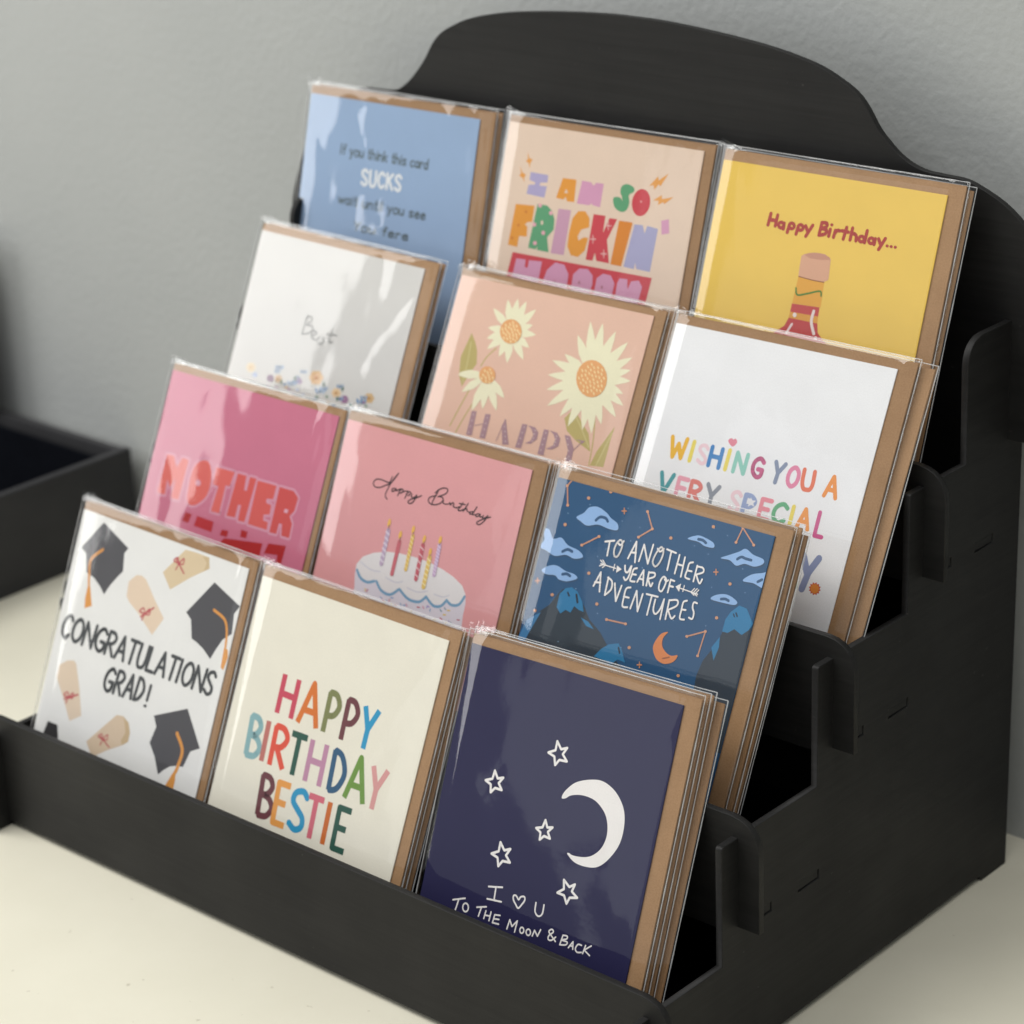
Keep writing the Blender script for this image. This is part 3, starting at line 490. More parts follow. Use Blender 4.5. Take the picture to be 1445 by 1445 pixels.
  ('P','e6b455',4,0,[53.08,38.73,53.05,39.28,52.94,39.79,52.76,40.19,52.52,40.46,52.25,40.57,51.98,40.50,51.74,40.26,51.53,39.88,51.40,39.39,51.34,38.84,51.38,38.29,51.49,37.79,51.67,37.38,51.91,37.11,52.18,37.00,52.45,37.07,52.69,37.31,52.90,37.69,53.03,38.18]),
  ('S','7a5a50',5,0.37,0,0,1,[52.52,39.78,52.84,41.44]),
  ('S','ecd9a0',6,0.41,0,0,1,[51.91,41.83,53.80,42.90]),
  ('S','ecd9a0',6,0.41,0,0,1,[51.95,43.70,53.83,44.76]),
  ('S','ecd9a0',6,0.41,0,0,1,[51.98,45.56,53.86,46.62]),
  ('S','ecd9a0',6,0.41,0,0,1,[52.01,47.42,53.90,48.48]),
  ('S','ecd9a0',6,0.41,0,0,1,[52.05,49.28,53.93,50.34]),
  ('S','ecd9a0',6,0.41,0,0,1,[52.08,51.15,53.96,52.20]),
  ('S','ecd9a0',6,0.41,0,0,1,[52.11,53.01,54.00,54.06]),
  ('S','ecd9a0',6,0.41,0,0,1,[52.14,54.87,54.03,55.93]),
  ('S','bf5a66',4,2.1,0,0,1,[59.63,43.95,60.00,58.91]),
  ('P','e6b455',4,0,[60.45,41.26,60.42,41.81,60.31,42.32,60.13,42.72,59.89,42.99,59.63,43.10,59.36,43.03,59.11,42.79,58.91,42.41,58.78,41.93,58.73,41.38,58.76,40.83,58.87,40.33,59.05,39.92,59.28,39.65,59.55,39.55,59.82,39.61,60.06,39.85,60.26,40.23,60.40,40.72]),
  ('S','7a5a50',5,0.37,0,0,1,[59.89,42.31,59.63,43.95]),
  ('S','e6c9cc',6,0.46,0,0,1,[58.60,44.93,60.73,45.97]),
  ('S','e6c9cc',6,0.46,0,0,1,[58.68,47.92,60.80,48.96]),
  ('S','e6c9cc',6,0.46,0,0,1,[58.75,50.91,60.87,51.95]),
  ('S','e6c9cc',6,0.46,0,0,1,[58.82,53.91,60.95,54.94]),
  ('S','e6c9cc',6,0.46,0,0,1,[58.90,56.90,61.02,57.93]),
  ('S','ddbc66',4,2.32,0,0,1,[64.93,48.23,65.19,61.11]),
  ('P','e6b455',4,0,[65.40,45.86,65.37,46.41,65.26,46.91,65.08,47.32,64.84,47.59,64.58,47.69,64.31,47.63,64.07,47.39,63.87,47.01,63.74,46.53,63.68,45.98,63.71,45.43,63.82,44.93,64.00,44.52,64.24,44.26,64.50,44.15,64.77,44.22,65.01,44.45,65.21,44.83,65.34,45.32]),
  ('S','7a5a50',5,0.37,0,0,1,[64.84,46.90,64.93,48.23]),
  ('S','eedfae',6,0.51,0,0,1,[63.78,48.87,66.13,49.73]),
  ('S','eedfae',6,0.51,0,0,1,[63.82,51.02,66.17,51.87]),
  ('S','eedfae',6,0.51,0,0,1,[63.86,53.16,66.21,54.02]),
  ('S','eedfae',6,0.51,0,0,1,[63.90,55.31,66.25,56.17]),
  ('S','eedfae',6,0.51,0,0,1,[63.95,57.46,66.30,58.31]),
  ('S','eedfae',6,0.51,0,0,1,[63.99,59.61,66.34,60.46]),
  ('S','c3a6c6',4,1.95,0,0,1,[68.89,41.79,69.51,54.79]),
  ('P','e6b455',4,0,[69.40,39.57,69.37,40.12,69.26,40.62,69.08,41.02,68.85,41.29,68.58,41.40,68.32,41.33,68.07,41.09,67.88,40.72,67.74,40.23,67.69,39.69,67.72,39.14,67.83,38.64,68.01,38.23,68.24,37.97,68.50,37.86,68.77,37.93,69.01,38.17,69.21,38.54,69.34,39.03]),
  ('S','7a5a50',5,0.36,0,0,1,[68.84,40.61,68.89,41.79]),
  ('S','dccbe0',6,0.43,0,0,1,[67.92,42.08,69.92,42.95]),
  ('S','dccbe0',6,0.43,0,0,1,[67.99,43.52,69.99,44.40]),
  ('S','dccbe0',6,0.43,0,0,1,[68.06,44.97,70.06,45.84]),
  ('S','dccbe0',6,0.43,0,0,1,[68.13,46.41,70.13,47.28]),
  ('S','dccbe0',6,0.43,0,0,1,[68.20,47.86,70.20,48.73]),
  ('S','dccbe0',6,0.43,0,0,1,[68.27,49.30,70.27,50.17]),
  ('S','dccbe0',6,0.43,0,0,1,[68.34,50.75,70.34,51.61]),
  ('S','dccbe0',6,0.43,0,0,1,[68.41,52.19,70.41,53.06]),
  ('S','dccbe0',6,0.43,0,0,1,[68.48,53.64,70.48,54.50]),
 ]),
 (2, 2): ('225078', [
  ('P','2c3843',1,0,[0.70,68.84,3.58,63.00,7.68,55.50,11.75,51.72,14.32,46.95,16.35,44.15,19.85,42.39,23.60,43.30,28.62,47.54,33.45,52.71,40.30,56.42,46.45,61.63,56.69,69.30,65.91,70.43,74.77,70.73,112.40,68.42,114.89,86.84,-6.08,98.10]),
  ('P','3c79a8',2,0,[-0.54,70.55,2.21,60.57,8.36,55.79,4.95,65.43,2.62,72.98,1.11,75.69]),
  ('P','2b78a6',2,0,[15.65,51.86,15.49,46.20,17.83,43.33,20.70,42.18,24.13,43.17,27.92,46.80,29.66,50.47,26.94,50.24,24.35,49.33,23.23,52.35,20.52,51.84,18.30,53.95]),
  ('P','2b78a6',2,0,[28.94,52.93,33.18,53.69,36.75,55.96,32.66,55.64]),
  ('S','1d2a36',3,0.99,1,0,1,[24.00,44.57,25.47,47.41]),
  ('S','1d2a36',3,0.77,1,0,1,[19.44,44.77,20.49,45.89]),
  ('P','2b78a6',2,0,[40.05,66.46,42.80,62.57,45.93,59.96,50.47,58.33,52.81,60.43,55.91,65.02,51.91,64.72,49.40,67.45,45.81,66.77]),
  ('S','1d2a36',3,0.75,1,0,1,[50.99,60.00,52.16,61.95]),
  ('P','245f88',2,0,[55.41,68.75,61.32,69.87,64.57,66.14,67.78,66.54,71.11,69.49,78.03,67.19,88.36,65.75,102.47,63.27,102.74,71.06,62.60,74.00]),
  ('P','2f3a46',2,0,[90.69,61.16,91.90,54.69,95.32,48.53,97.26,42.78,98.22,39.04,109.85,36.09,112.56,51.88,111.92,68.55,91.21,68.06]),
  ('P','2b78a6',3,0,[97.37,41.44,97.47,36.60,99.05,33.15,102.20,29.75,105.96,30.12,110.37,35.09,109.32,37.79,106.54,40.58,102.68,39.22,99.98,41.39]),
  ('P','2b78a6',3,0,[94.34,48.79,97.01,43.72,97.77,47.90,96.81,53.40]),
  ('S','1d3a52',4,0.7,1,0,1,[101.60,32.95,102.46,34.04]),
  ('S','1d3a52',4,0.6,1,0,1,[100.56,33.65,101.25,34.52]),
  ('P','2f4d6c',1,1,[14.74,14.54,17.97,11.98,19.98,9.25,24.21,8.12,29.18,9.46,31.96,11.10,35.79,12.50,36.58,15.03,32.23,15.58,26.40,15.09,21.19,16.74,17.43,15.76]),
  ('P','8fb2de',2,1,[14.31,13.91,17.54,11.35,19.55,8.61,23.78,7.49,28.76,8.83,31.54,10.47,35.37,11.87,36.16,14.41,31.81,14.95,25.97,14.46,20.76,16.10,17.00,15.13]),
  ('P','2f4d6c',1,1,[-0.65,30.51,1.49,27.24,-0.37,23.23,2.70,22.52,5.73,25.79,9.74,24.41,13.94,26.65,20.00,27.52,22.94,29.57,18.87,31.26,14.07,30.75,8.79,32.45,3.74,31.33]),
  ('P','8fb2de',2,1,[-1.09,29.87,1.06,26.60,-0.81,22.59,2.26,21.89,5.30,25.16,9.30,23.77,13.50,26.01,19.57,26.89,22.52,28.94,18.44,30.63,13.64,30.11,8.35,31.82,3.30,30.70]),
  ('P','2f4d6c',1,1,[3.80,39.63,7.29,36.95,11.10,36.05,16.10,37.15,20.81,37.39,22.74,38.76,18.45,40.89,13.94,41.34,11.23,40.15,6.75,40.77]),
  ('P','8fb2de',2,1,[3.36,39.00,6.85,36.32,10.66,35.41,15.67,36.52,20.38,36.76,22.31,38.13,18.02,40.26,13.51,40.71,10.80,39.52,6.31,40.14]),
  ('P','2f4d6c',1,1,[71.08,10.67,75.23,8.39,78.98,8.40,83.59,9.53,84.15,11.34,79.99,11.69,76.49,10.75]),
  ('P','8fb2de',2,1,[70.68,10.06,74.82,7.77,78.58,7.79,83.20,8.92,83.75,10.73,79.59,11.08,76.09,10.13]),
  ('P','2f4d6c',1,1,[88.62,14.51,92.38,12.30,96.41,10.05,99.02,8.30,103.11,9.78,107.94,10.37,108.48,12.15,104.94,14.12,100.26,14.11,96.56,15.68,93.00,14.35]),
  ('P','8fb2de',2,1,[88.22,13.90,91.98,11.70,96.02,9.44,98.62,7.70,102.71,9.17,107.55,9.77,108.09,11.55,104.55,13.52,99.87,13.50,96.16,15.08,92.60,13.74]),
  ('P','2f4d6c',1,1,[101.21,20.67,104.40,17.47,108.86,15.79,111.48,15.24,111.91,21.11,106.35,20.47]),
  ('P','8fb2de',2,1,[100.82,20.07,104.01,16.86,108.47,15.19,111.09,14.64,111.53,20.51,105.96,19.87]),
  ('P','2f4d6c',1,1,[88.83,31.13,91.09,28.82,95.99,27.62,100.93,29.02,100.57,30.59,96.01,31.11]),
  ('P','8fb2de',2,1,[88.43,30.53,90.69,28.22,95.60,27.01,100.54,28.42,100.18,29.99,95.61,30.51]),
  ('S','33557a',3,1.21,1,0,1,[24.37,13.00,26.10,11.25,28.89,11.07,30.35,12.10]),
  ('S','33557a',3,1.23,1,0,1,[11.61,29.21,14.04,27.72,16.47,28.07]),
  ('S','33557a',3,1.22,1,0,1,[14.46,38.19,16.56,37.50,18.45,37.96]),
  ('S','33557a',3,1.13,1,0,1,[75.78,9.14,77.89,9.01,79.71,9.73]),
  ('S','33557a',3,1.1,1,0,1,[95.91,12.52,97.61,11.25,99.76,11.44,102.36,11.43]),
  ('S','33557a',3,1.09,1,0,1,[107.72,18.84,109.40,17.56]),
  ('S','33557a',3,1.11,1,0,1,[93.16,29.36,95.12,28.88,96.78,29.17]),
  ('P','d98248',4,1,[72.64,48.00,69.78,49.35,68.09,52.01,67.27,55.34,68.67,58.10,70.90,60.01,74.36,60.62,77.75,59.28,79.37,57.53,79.67,55.68,76.94,56.66,74.02,56.00,71.54,53.97,71.00,50.82]),
  ('S','9a5a34',5,0.52,1,0,1,[73.22,58.69,76.11,57.49]),
  ('S','c38d73',3,0.65,0,0,1,[48.55,3.94,52.90,10.13,47.27,14.83]),
  ('P','d29a7a',4,0,[49.27,3.78,49.19,4.24,48.73,4.53,48.16,4.47,47.82,4.10,47.90,3.64,48.36,3.35,48.93,3.41]),
  ('P','d29a7a',4,0,[53.62,9.97,53.54,10.43,53.08,10.72,52.52,10.66,52.18,10.29,52.26,9.83,52.72,9.54,53.28,9.60]),
  ('P','d29a7a',4,0,[48.00,14.67,47.91,15.13,47.45,15.42,46.89,15.37,46.54,15.00,46.63,14.54,47.09,14.25,47.65,14.30]),
  ('S','c38d73',3,0.66,0,0,1,[20.50,24.39,27.97,19.01]),
  ('P','d29a7a',4,0,[21.25,24.21,21.17,24.68,20.69,24.98,20.10,24.93,19.75,24.56,19.84,24.09,20.31,23.79,20.90,23.84]),
  ('P','d29a7a',4,0,[28.72,18.84,28.63,19.31,28.16,19.60,27.58,19.55,27.23,19.18,27.31,18.71,27.78,18.42,28.37,18.47]),
  ('S','c38d73',3,0.65,0,0,1,[41.86,50.59,51.54,49.96]),
  ('P','d29a7a',4,0,[42.59,50.41,42.51,50.88,42.05,51.18,41.47,51.14,41.13,50.78,41.21,50.31,41.68,50.01,42.25,50.05]),
  ('P','d29a7a',4,0,[52.27,49.78,52.18,50.24,51.72,50.54,51.16,50.50,50.82,50.14,50.90,49.67,51.36,49.37,51.92,49.42]),
  ('S','c38d73',3,0.62,0,0,1,[81.86,47.42,89.81,43.36,89.08,53.49]),
  ('P','d29a7a',4,0,[82.56,47.24,82.48,47.70,82.04,47.99,81.49,47.95,81.16,47.60,81.24,47.14,81.68,46.85,82.23,46.89]),
  ('P','d29a7a',4,0,[90.50,43.19,90.42,43.64,89.99,43.93,89.45,43.89,89.12,43.54,89.20,43.08,89.64,42.79,90.18,42.84]),
  ('P','d29a7a',4,0,[89.78,53.31,89.70,53.77,89.26,54.06,88.72,54.02,88.39,53.67,88.47,53.21,88.91,52.92,89.45,52.96]),
  ('S','c38d73',3,0.6,0,0,1,[93.48,6.27,94.95,0.09,101.80,5.48]),
  ('P','d29a7a',4,0,[94.17,6.12,94.09,6.57,93.66,6.85,93.12,6.79,92.79,6.43,92.87,5.98,93.31,5.70,93.84,5.76]),
  ('P','d29a7a',4,0,[95.64,-0.07,95.56,0.38,95.12,0.66,94.59,0.60,94.27,0.24,94.34,-0.21,94.78,-0.49,95.31,-0.43]),
  ('P','d29a7a',4,0,[102.48,5.32,102.40,5.77,101.97,6.04,101.44,5.99,101.12,5.63,101.20,5.19,101.63,4.91,102.16,4.96]),
  ('S','c38d73',3,0.66,0,0,1,[8.48,10.16,5.81,2.47,7.88,-0.92]),
  ('P','d29a7a',4,0,[9.24,9.99,9.15,10.47,8.67,10.76,8.08,10.71,7.72,10.33,7.81,9.86,8.29,9.56,8.88,9.62]),
  ('P','d29a7a',4,0,[6.58,2.31,6.49,2.78,6.00,3.07,5.41,3.02,5.05,2.64,5.14,2.16,5.62,1.87,6.22,1.93]),
  ('P','d29a7a',4,0,[8.64,-1.08,8.55,-0.61,8.07,-0.32,7.48,-0.38,7.12,-0.75,7.21,-1.23,7.69,-1.52,8.28,-1.46]),
  ('P','c99473',4,0,[18.93,4.82,18.83,5.36,18.29,5.70,17.62,5.63,17.21,5.20,17.31,4.66,17.86,4.33,18.53,4.40]),
  ('P','c99473',4,0,[10.49,17.98,10.39,18.52,9.84,18.87,9.16,18.80,8.76,18.38,8.86,17.83,9.41,17.49,10.09,17.55]),
  ('P','c99473',4,0,[63.61,11.42,63.52,11.95,63.00,12.27,62.37,12.21,61.98,11.80,62.08,11.27,62.59,10.94,63.23,11.01]),
  ('P','c99473',4,0,[82.10,2.58,82.01,3.10,81.51,3.42,80.89,3.35,80.51,2.94,80.60,2.42,81.11,2.10,81.73,2.17]),
  ('P','c99473',4,0,[28.36,34.39,28.26,34.93,27.72,35.27,27.06,35.22,26.66,34.80,26.76,34.26,27.30,33.92,27.96,33.97]),
  ('P','c99473',4,0,[96.32,22.47,96.23,22.98,95.73,23.31,95.12,23.25,94.75,22.85,94.84,22.33,95.33,22.01,95.95,22.06]),
  ('P','c99473',4,0,[12.81,47.32,12.71,47.86,12.16,48.21,11.48,48.16,11.07,47.74,11.18,47.20,11.73,46.85,12.40,46.90]),
  ('P','c99473',4,0,[36.08,45.51,35.98,46.05,35.45,46.40,34.79,46.35,34.39,45.93,34.49,45.39,35.02,45.05,35.68,45.10]),
  ('P','c99473',4,0,[56.98,58.45,56.88,58.98,56.36,59.33,55.72,59.29,55.33,58.88,55.43,58.35,55.95,58.00,56.59,58.05]),
  ('P','c99473',4,0,[94.14,36.74,94.05,37.26,93.56,37.59,92.94,37.54,92.57,37.14,92.66,36.62,93.16,36.29,93.77,36.34]),
  ('P','c99473',4,0,[83.26,63.14,83.17,63.66,82.67,64.00,82.04,63.96,81.67,63.56,81.76,63.04,82.26,62.70,82.89,62.74]),
  ('P','c99473',4,0,[6.09,55.71,5.99,56.26,5.44,56.61,4.76,56.57,4.34,56.15,4.45,55.60,5.00,55.24,5.68,55.29]),
  ('P','c99473',4,0,[29.14,-0.06,29.05,0.47,28.51,0.80,27.85,0.74,27.45,0.31,27.54,-0.23,28.08,-0.56,28.74,-0.49]),
  ('S','c98a68',3,0.53,0,0,1,[36.86,5.11,37.54,7.31]),
  ('S','c98a68',4,0.53,0,0,1,[36.15,6.45,38.25,5.98]),
  ('S','c98a68',3,0.5,0,0,1,[87.44,18.65,88.10,20.77]),
  ('S','c98a68',4,0.51,0,0,1,[86.78,19.95,88.76,19.47]),
  ('S','c98a68',3,0.53,0,0,1,[62.70,62.97,63.37,65.12]),
  ('S','c98a68',4,0.53,0,0,1,[62.02,64.31,64.06,63.77]),
  ('S','c98a68',3,0.56,0,0,1,[2.40,42.65,3.11,44.88]),
  ('S','c98a68',4,0.57,0,0,1,[1.66,44.03,3.85,43.50]),
  ('P','7fa0c0',1,0,[97.50,28.86,97.42,29.08,97.17,29.14,96.99,28.99,97.06,28.77,97.31,28.71]),
  ('P','7fa0c0',1,0,[52.97,26.30,52.89,26.52,52.62,26.58,52.43,26.42,52.51,26.20,52.78,26.14]),
  ('P','7fa0c0',1,0,[45.17,23.00,45.09,23.22,44.82,23.28,44.63,23.13,44.71,22.91,44.98,22.84]),
  ('P','7fa0c0',1,0,[82.06,3.28,81.99,3.49,81.73,3.55,81.55,3.39,81.62,3.18,81.88,3.12]),
  ('P','7fa0c0',1,0,[23.18,42.21,23.10,42.44,22.82,42.51,22.62,42.35,22.70,42.13,22.98,42.06]),
  ('P','7fa0c0',1,0,[29.89,26.94,29.81,27.16,29.53,27.22,29.34,27.07,29.41,26.84,29.69,26.78]),
  ('P','7fa0c0',1,0,[82.25,13.70,82.18,13.92,81.92,13.98,81.73,13.82,81.80,13.61,82.06,13.55]),
  ('P','7fa0c0',1,0,[19.74,7.42,19.66,7.64,19.38,7.70,19.18,7.54,19.26,7.32,19.54,7.26]),
  ('P','7fa0c0',1,0,[96.27,-2.98,96.20,-2.77,95.95,-2.71,95.77,-2.86,95.84,-3.08,96.09,-3.13]),
  ('P','7fa0c0',1,0,[73.84,42.81,73.77,43.02,73.50,43.09,73.32,42.94,73.39,42.72,73.65,42.65]),
  ('P','7fa0c0',1,0,[68.60,42.00,68.52,42.22,68.26,42.29,68.07,42.13,68.14,41.92,68.41,41.85]),
  ('P','7fa0c0',1,0,[97.60,13.67,97.53,13.88,97.28,13.94,97.09,13.79,97.16,13.58,97.42,13.52]),
  ('P','7fa0c0',1,0,[16.44,49.35,16.36,49.57,16.08,49.64,15.88,49.49,15.96,49.26,16.24,49.19]),
  ('P','7fa0c0',1,0,[17.55,40.43,17.47,40.65,17.19,40.72,16.99,40.56,17.07,40.34,17.35,40.27]),
  ('P','7fa0c0',1,0,[36.87,49.30,36.80,49.52,36.52,49.59,36.33,49.43,36.40,49.21,36.68,49.14]),
  ('P','7fa0c0',1,0,[0.61,13.37,0.53,13.60,0.24,13.66,0.04,13.50,0.12,13.27,0.40,13.21]),
  ('P','7fa0c0',1,0,[102.13,40.97,102.06,41.19,101.81,41.25,101.62,41.10,101.70,40.89,101.95,40.82]),
  ('P','7fa0c0',1,0,[33.17,23.06,33.09,23.28,32.82,23.35,32.62,23.19,32.70,22.96,32.97,22.90]),
  ('P','7fa0c0',1,0,[20.97,65.19,20.89,65.42,20.61,65.49,20.41,65.34,20.49,65.11,20.77,65.04]),
  ('P','7fa0c0',1,0,[46.98,10.92,46.91,11.14,46.64,11.20,46.44,11.04,46.52,10.82,46.79,10.76]),
  ('P','7fa0c0',1,0,[102.68,9.36,102.61,9.57,102.36,9.63,102.18,9.48,102.25,9.27,102.50,9.21]),
  ('P','7fa0c0',1,0,[89.48,41.15,89.41,41.36,89.15,41.43,88.97,41.28,89.04,41.06,89.30,41.00]),
  ('P','7fa0c0',1,0,[39.03,4.63,38.95,4.85,38.68,4.92,38.48,4.76,38.56,4.54,38.83,4.47]),
  ('P','7fa0c0',1,0,[103.85,34.03,103.78,34.24,103.53,34.31,103.35,34.15,103.42,33.94,103.67,33.88]),
  ('P','7fa0c0',1,0,[52.38,59.62,52.31,59.84,52.04,59.91,51.84,59.76,51.92,59.53,52.19,59.46]),
  ('P','7fa0c0',1,0,[52.29,41.48,52.22,41.71,51.95,41.77,51.76,41.62,51.83,41.40,52.10,41.33]),
  ('P','7fa0c0',1,0,[53.72,35.94,53.64,36.16,53.37,36.23,53.18,36.07,53.26,35.85,53.52,35.79]),
  ('P','7fa0c0',1,0,[103.49,24.28,103.42,24.50,103.16,24.56,102.98,24.41,103.05,24.19,103.31,24.13]),
  ('P','7fa0c0',1,0,[99.69,15.55,99.62,15.77,99.37,15.83,99.18,15.68,99.26,15.46,99.51,15.40]),
  ('P','7fa0c0',1,0,[18.07,40.14,17.99,40.37,17.71,40.43,17.51,40.28,17.59,40.05,17.87,39.98]),
  ('P','7fa0c0',1,0,[37.62,10.36,37.55,10.59,37.27,10.65,37.08,10.49,37.15,10.27,37.43,10.20]),
  ('P','7fa0c0',1,0,[74.99,12.03,74.91,12.25,74.65,12.31,74.46,12.15,74.54,11.94,74.80,11.87]),
  ('P','7fa0c0',1,0,[89.01,4.60,88.94,4.81,88.69,4.87,88.50,4.71,88.57,4.50,88.83,4.44]),
  ('P','7fa0c0',1,0,[95.78,-12.45,95.71,-12.23,95.45,-12.18,95.27,-12.33,95.34,-12.55,95.59,-12.60]),
  ('P','7fa0c0',1,0,[25.17,44.16,25.09,44.39,24.82,44.46,24.62,44.30,24.70,44.08,24.97,44.01]),
  ('P','7fa0c0',1,0,[9.89,13.30,9.81,13.53,9.53,13.59,9.32,13.43,9.40,13.20,9.69,13.14]),
  ('P','7fa0c0',1,0,[87.74,25.93,87.67,26.14,87.41,26.20,87.23,26.05,87.30,25.84,87.56,25.77]),
  ('P','7fa0c0',1,0,[60.19,27.61,60.11,27.83,59.85,27.89,59.66,27.74,59.73,27.52,60.00,27.46]),
  ('P','7fa0c0',1,0,[44.17,17.12,44.09,17.34,43.82,17.40,43.62,17.24,43.70,17.02,43.97,16.96]),
  ('P','7fa0c0',1,0,[22.86,14.83,22.79,15.05,22.51,15.12,22.31,14.96,22.39,14.73,22.67,14.67]),
  ('S','ece8e6',5,0.8,0,0,1,[31.72,20.30,36.07,18.90]),
  ('S','ece8e6',5,0.8,0,0,1,[33.93,19.55,34.35,25.56]),
  ('S','ece8e6',5,0.79,0,0,1,[44.78,24.27,46.93,16.77,48.64,25.03]),
  ('S','ece8e6',5,0.78,0,0,1,[45.41,21.64,48.01,21.18]),
  ('S','ece8e6',5,0.78,0,0,1,[50.37,24.12,50.97,17.12,54.96,24.12,55.33,16.10]),
  ('S','ece8e6',5,0.77,0,0,1,[62.38,16.39,67.08,16.82]),
  ('S','ece8e6',5,0.77,0,0,1,[64.70,16.73,64.94,24.36]),
  ('S','ece8e6',5,0.77,0,0,1,[68.97,17.15,68.86,24.84]),
  ('S','ece8e6',5,0.76,0,0,1,[71.77,17.45,72.08,25.41]),
  ('S','ece8e6',5,0.76,0,0,1,[68.81,20.90,71.78,20.97]),
  ('S','ece8e6',5,0.76,0,0,1,[74.50,22.23,76.56,22.12]),
  ('S','ece8e6',5,0.75,0,0,1,[78.47,19.30,78.47,25.78]),
  ('S','ece8e6',5,0.78,0,0,1,[48.95,29.89,50.67,29.71]),
  ('S','ece8e6',5,0.77,0,0,1,[52.12,32.35,53.81,27.02,55.31,32.93]),
  ('S','ece8e6',5,0.78,0,0,1,[52.48,30.90,54.71,30.68]),
  ('S','ece8e6',5,0.77,0,0,1,[56.56,27.14,56.88,32.74]),
  ('S','ece8e6',5,0.76,0,0,1,[67.74,27.61,67.82,32.89]),
  ('S','ece8e6',5,0.76,0,0,1,[67.76,27.68,69.66,27.76]),
  ('S','ece8e6',5,0.77,0,0,1,[67.83,30.20,69.69,30.13]),
  ('S','ece8e6',5,0.8,0,0,1,[31.38,39.06,33.36,32.85,35.05,40.59]),
  ('S','ece8e6',5,0.8,0,0,1,[31.60,37.43,34.48,36.89]),
  ('S','ece8e6',5,0.79,0,0,1,[37.74,33.87,38.00,41.24]),
  ('S','ece8e6',5,0.79,0,0,1,[41.51,35.50,44.15,42.38,45.09,35.61]),
  ('S','ece8e6',5,0.78,0,0,1,[47.40,39.60,50.00,39.43]),
  ('S','ece8e6',5,0.78,0,0,1,[51.97,43.44,52.96,35.83,55.80,43.73,56.24,36.38]),
  ('S','ece8e6',5,0.78,0,0,1,[58.06,35.93,63.69,35.71]),
  ('S','ece8e6',5,0.77,0,0,1,[60.76,36.05,60.72,43.89]),
  ('S','ece8e6',5,0.77,0,0,1,[67.00,35.86,67.40,44.03]),
  ('S','ece8e6',5,0.76,0,0,1,[69.51,35.62,69.89,43.40]),
  ('S','ece8e6',5,0.75,0,0,1,[76.26,37.78,78.29,37.55]),
  ('S','ece8e6',5,0.76,1,0,1,[76.15,18.51,74.55,19.35,74.37,21.80,74.16,24.91,76.40,25.37]),
  ('S','ece8e6',5,0.75,1,0,1,[78.58,19.65,81.33,19.57,81.93,21.21,78.60,23.00]),
  ('S','ece8e6',5,0.75,1,0,1,[78.99,22.79,81.52,25.88,82.33,24.01]),
  ('S','ece8e6',5,0.79,1,0,1,[44.32,27.42,45.13,29.56,46.46,29.63,47.33,27.02]),
  ('S','ece8e6',5,0.78,1,0,1,[47.52,26.85,47.41,31.15,46.31,33.02,45.06,32.11]),
  ('S','ece8e6',5,0.78,1,0,1,[50.46,27.04,48.94,27.87,48.72,30.26,48.59,32.62,50.88,32.53]),
  ('S','ece8e6',5,0.77,1,0,1,[56.78,27.36,59.35,26.93,59.62,28.41,56.78,29.98]),
  ('S','ece8e6',5,0.78,1,0,1,[56.96,29.94,58.99,32.50,59.59,31.04]),
  ('S','ece8e6',5,0.78,1,0,1,[49.66,35.27,47.71,36.26,47.58,39.87,47.98,43.46,50.50,43.34]),
  ('S','ece8e6',5,0.8,1,0,1,[37.50,34.05,39.93,35.10,40.44,38.30,38.10,41.26]),
  ('S','ece8e6',5,0.77,1,0,1,[62.88,37.07,63.08,41.07,64.60,42.61,66.24,40.28,67.02,35.93]),
  ('S','ece8e6',5,0.77,1,0,1,[69.54,35.73,73.24,34.78,73.66,36.90,69.83,39.69]),
  ('S','ece8e6',5,0.76,1,0,1,[70.20,39.68,72.65,42.44,73.91,41.05]),
  ('S','ece8e6',5,0.76,1,0,1,[77.84,33.84,76.36,34.78,76.35,37.76,76.52,41.35,78.68,41.38]),
  ('S','ece8e6',5,0.75,1,0,1,[82.80,33.68,81.27,33.68,81.20,35.71,82.44,37.77,82.34,40.16,80.68,40.04]),
  ('S','ece8e6',5,0.8,1,0,1,[37.84,19.11,39.56,19.96,40.76,18.05]),
  ('S','ece8e6',5,0.77,1,0,1,[57.89,17.17,59.44,18.04,60.92,16.54]),
  ('S','ece8e6',5,0.77,1,0,1,[64.87,28.22,65.90,28.82,66.64,28.18]),
  ('S','ece8e6',5,0.79,1,1,1,[38.94,17.96,37.58,19.84,37.15,22.67,38.05,24.92,39.57,24.64,40.45,21.71,40.38,18.99]),
  ('S','ece8e6',5,0.77,1,1,1,[59.21,16.36,57.64,19.42,57.13,22.83,58.93,24.33,60.58,22.01,61.12,18.41,60.43,16.65]),
  ('S','ece8e6',5,0.76,1,1,1,[64.03,27.35,62.97,29.72,63.27,32.54,64.76,33.22,65.67,30.80,65.68,28.11]),
  ('S','ece8e6',5,0.47,0,0,1,[32.30,29.49,40.15,29.58]),
  ('S','ece8e6',5,0.45,0,0,1,[73.11,29.83,82.05,30.17]),
  ('S','ece8e6',5,0.46,0,0,1,[39.21,28.17,39.26,30.65]),
  ('S','ece8e6',5,0.44,0,0,1,[74.86,28.38,74.81,30.80]),
  ('S','ece8e6',5,0.46,0,0,1,[34.67,29.24,32.85,27.80]),
  ('S','ece8e6',5,0.47,0,0,1,[33.67,29.17,31.73,28.14]),
  ('S','ece8e6',5,0.47,0,0,1,[34.65,29.64,33.56,30.84]),
  ('S','ece8e6',5,0.47,0,0,1,[33.58,29.66,31.96,30.44]),
  ('S','ece8e6',5,0.45,0,0,1,[78.92,29.79,79.94,28.28]),
  ('S','ece8e6',5,0.44,0,0,1,[80.05,29.71,81.18,28.10]),
  ('S','ece8e6',5,0.44,0,0,1,[81.04,29.92,82.10,28.40]),
  ('S','ece8e6',5,0.45,0,0,1,[78.51,29.97,80.46,31.02]),
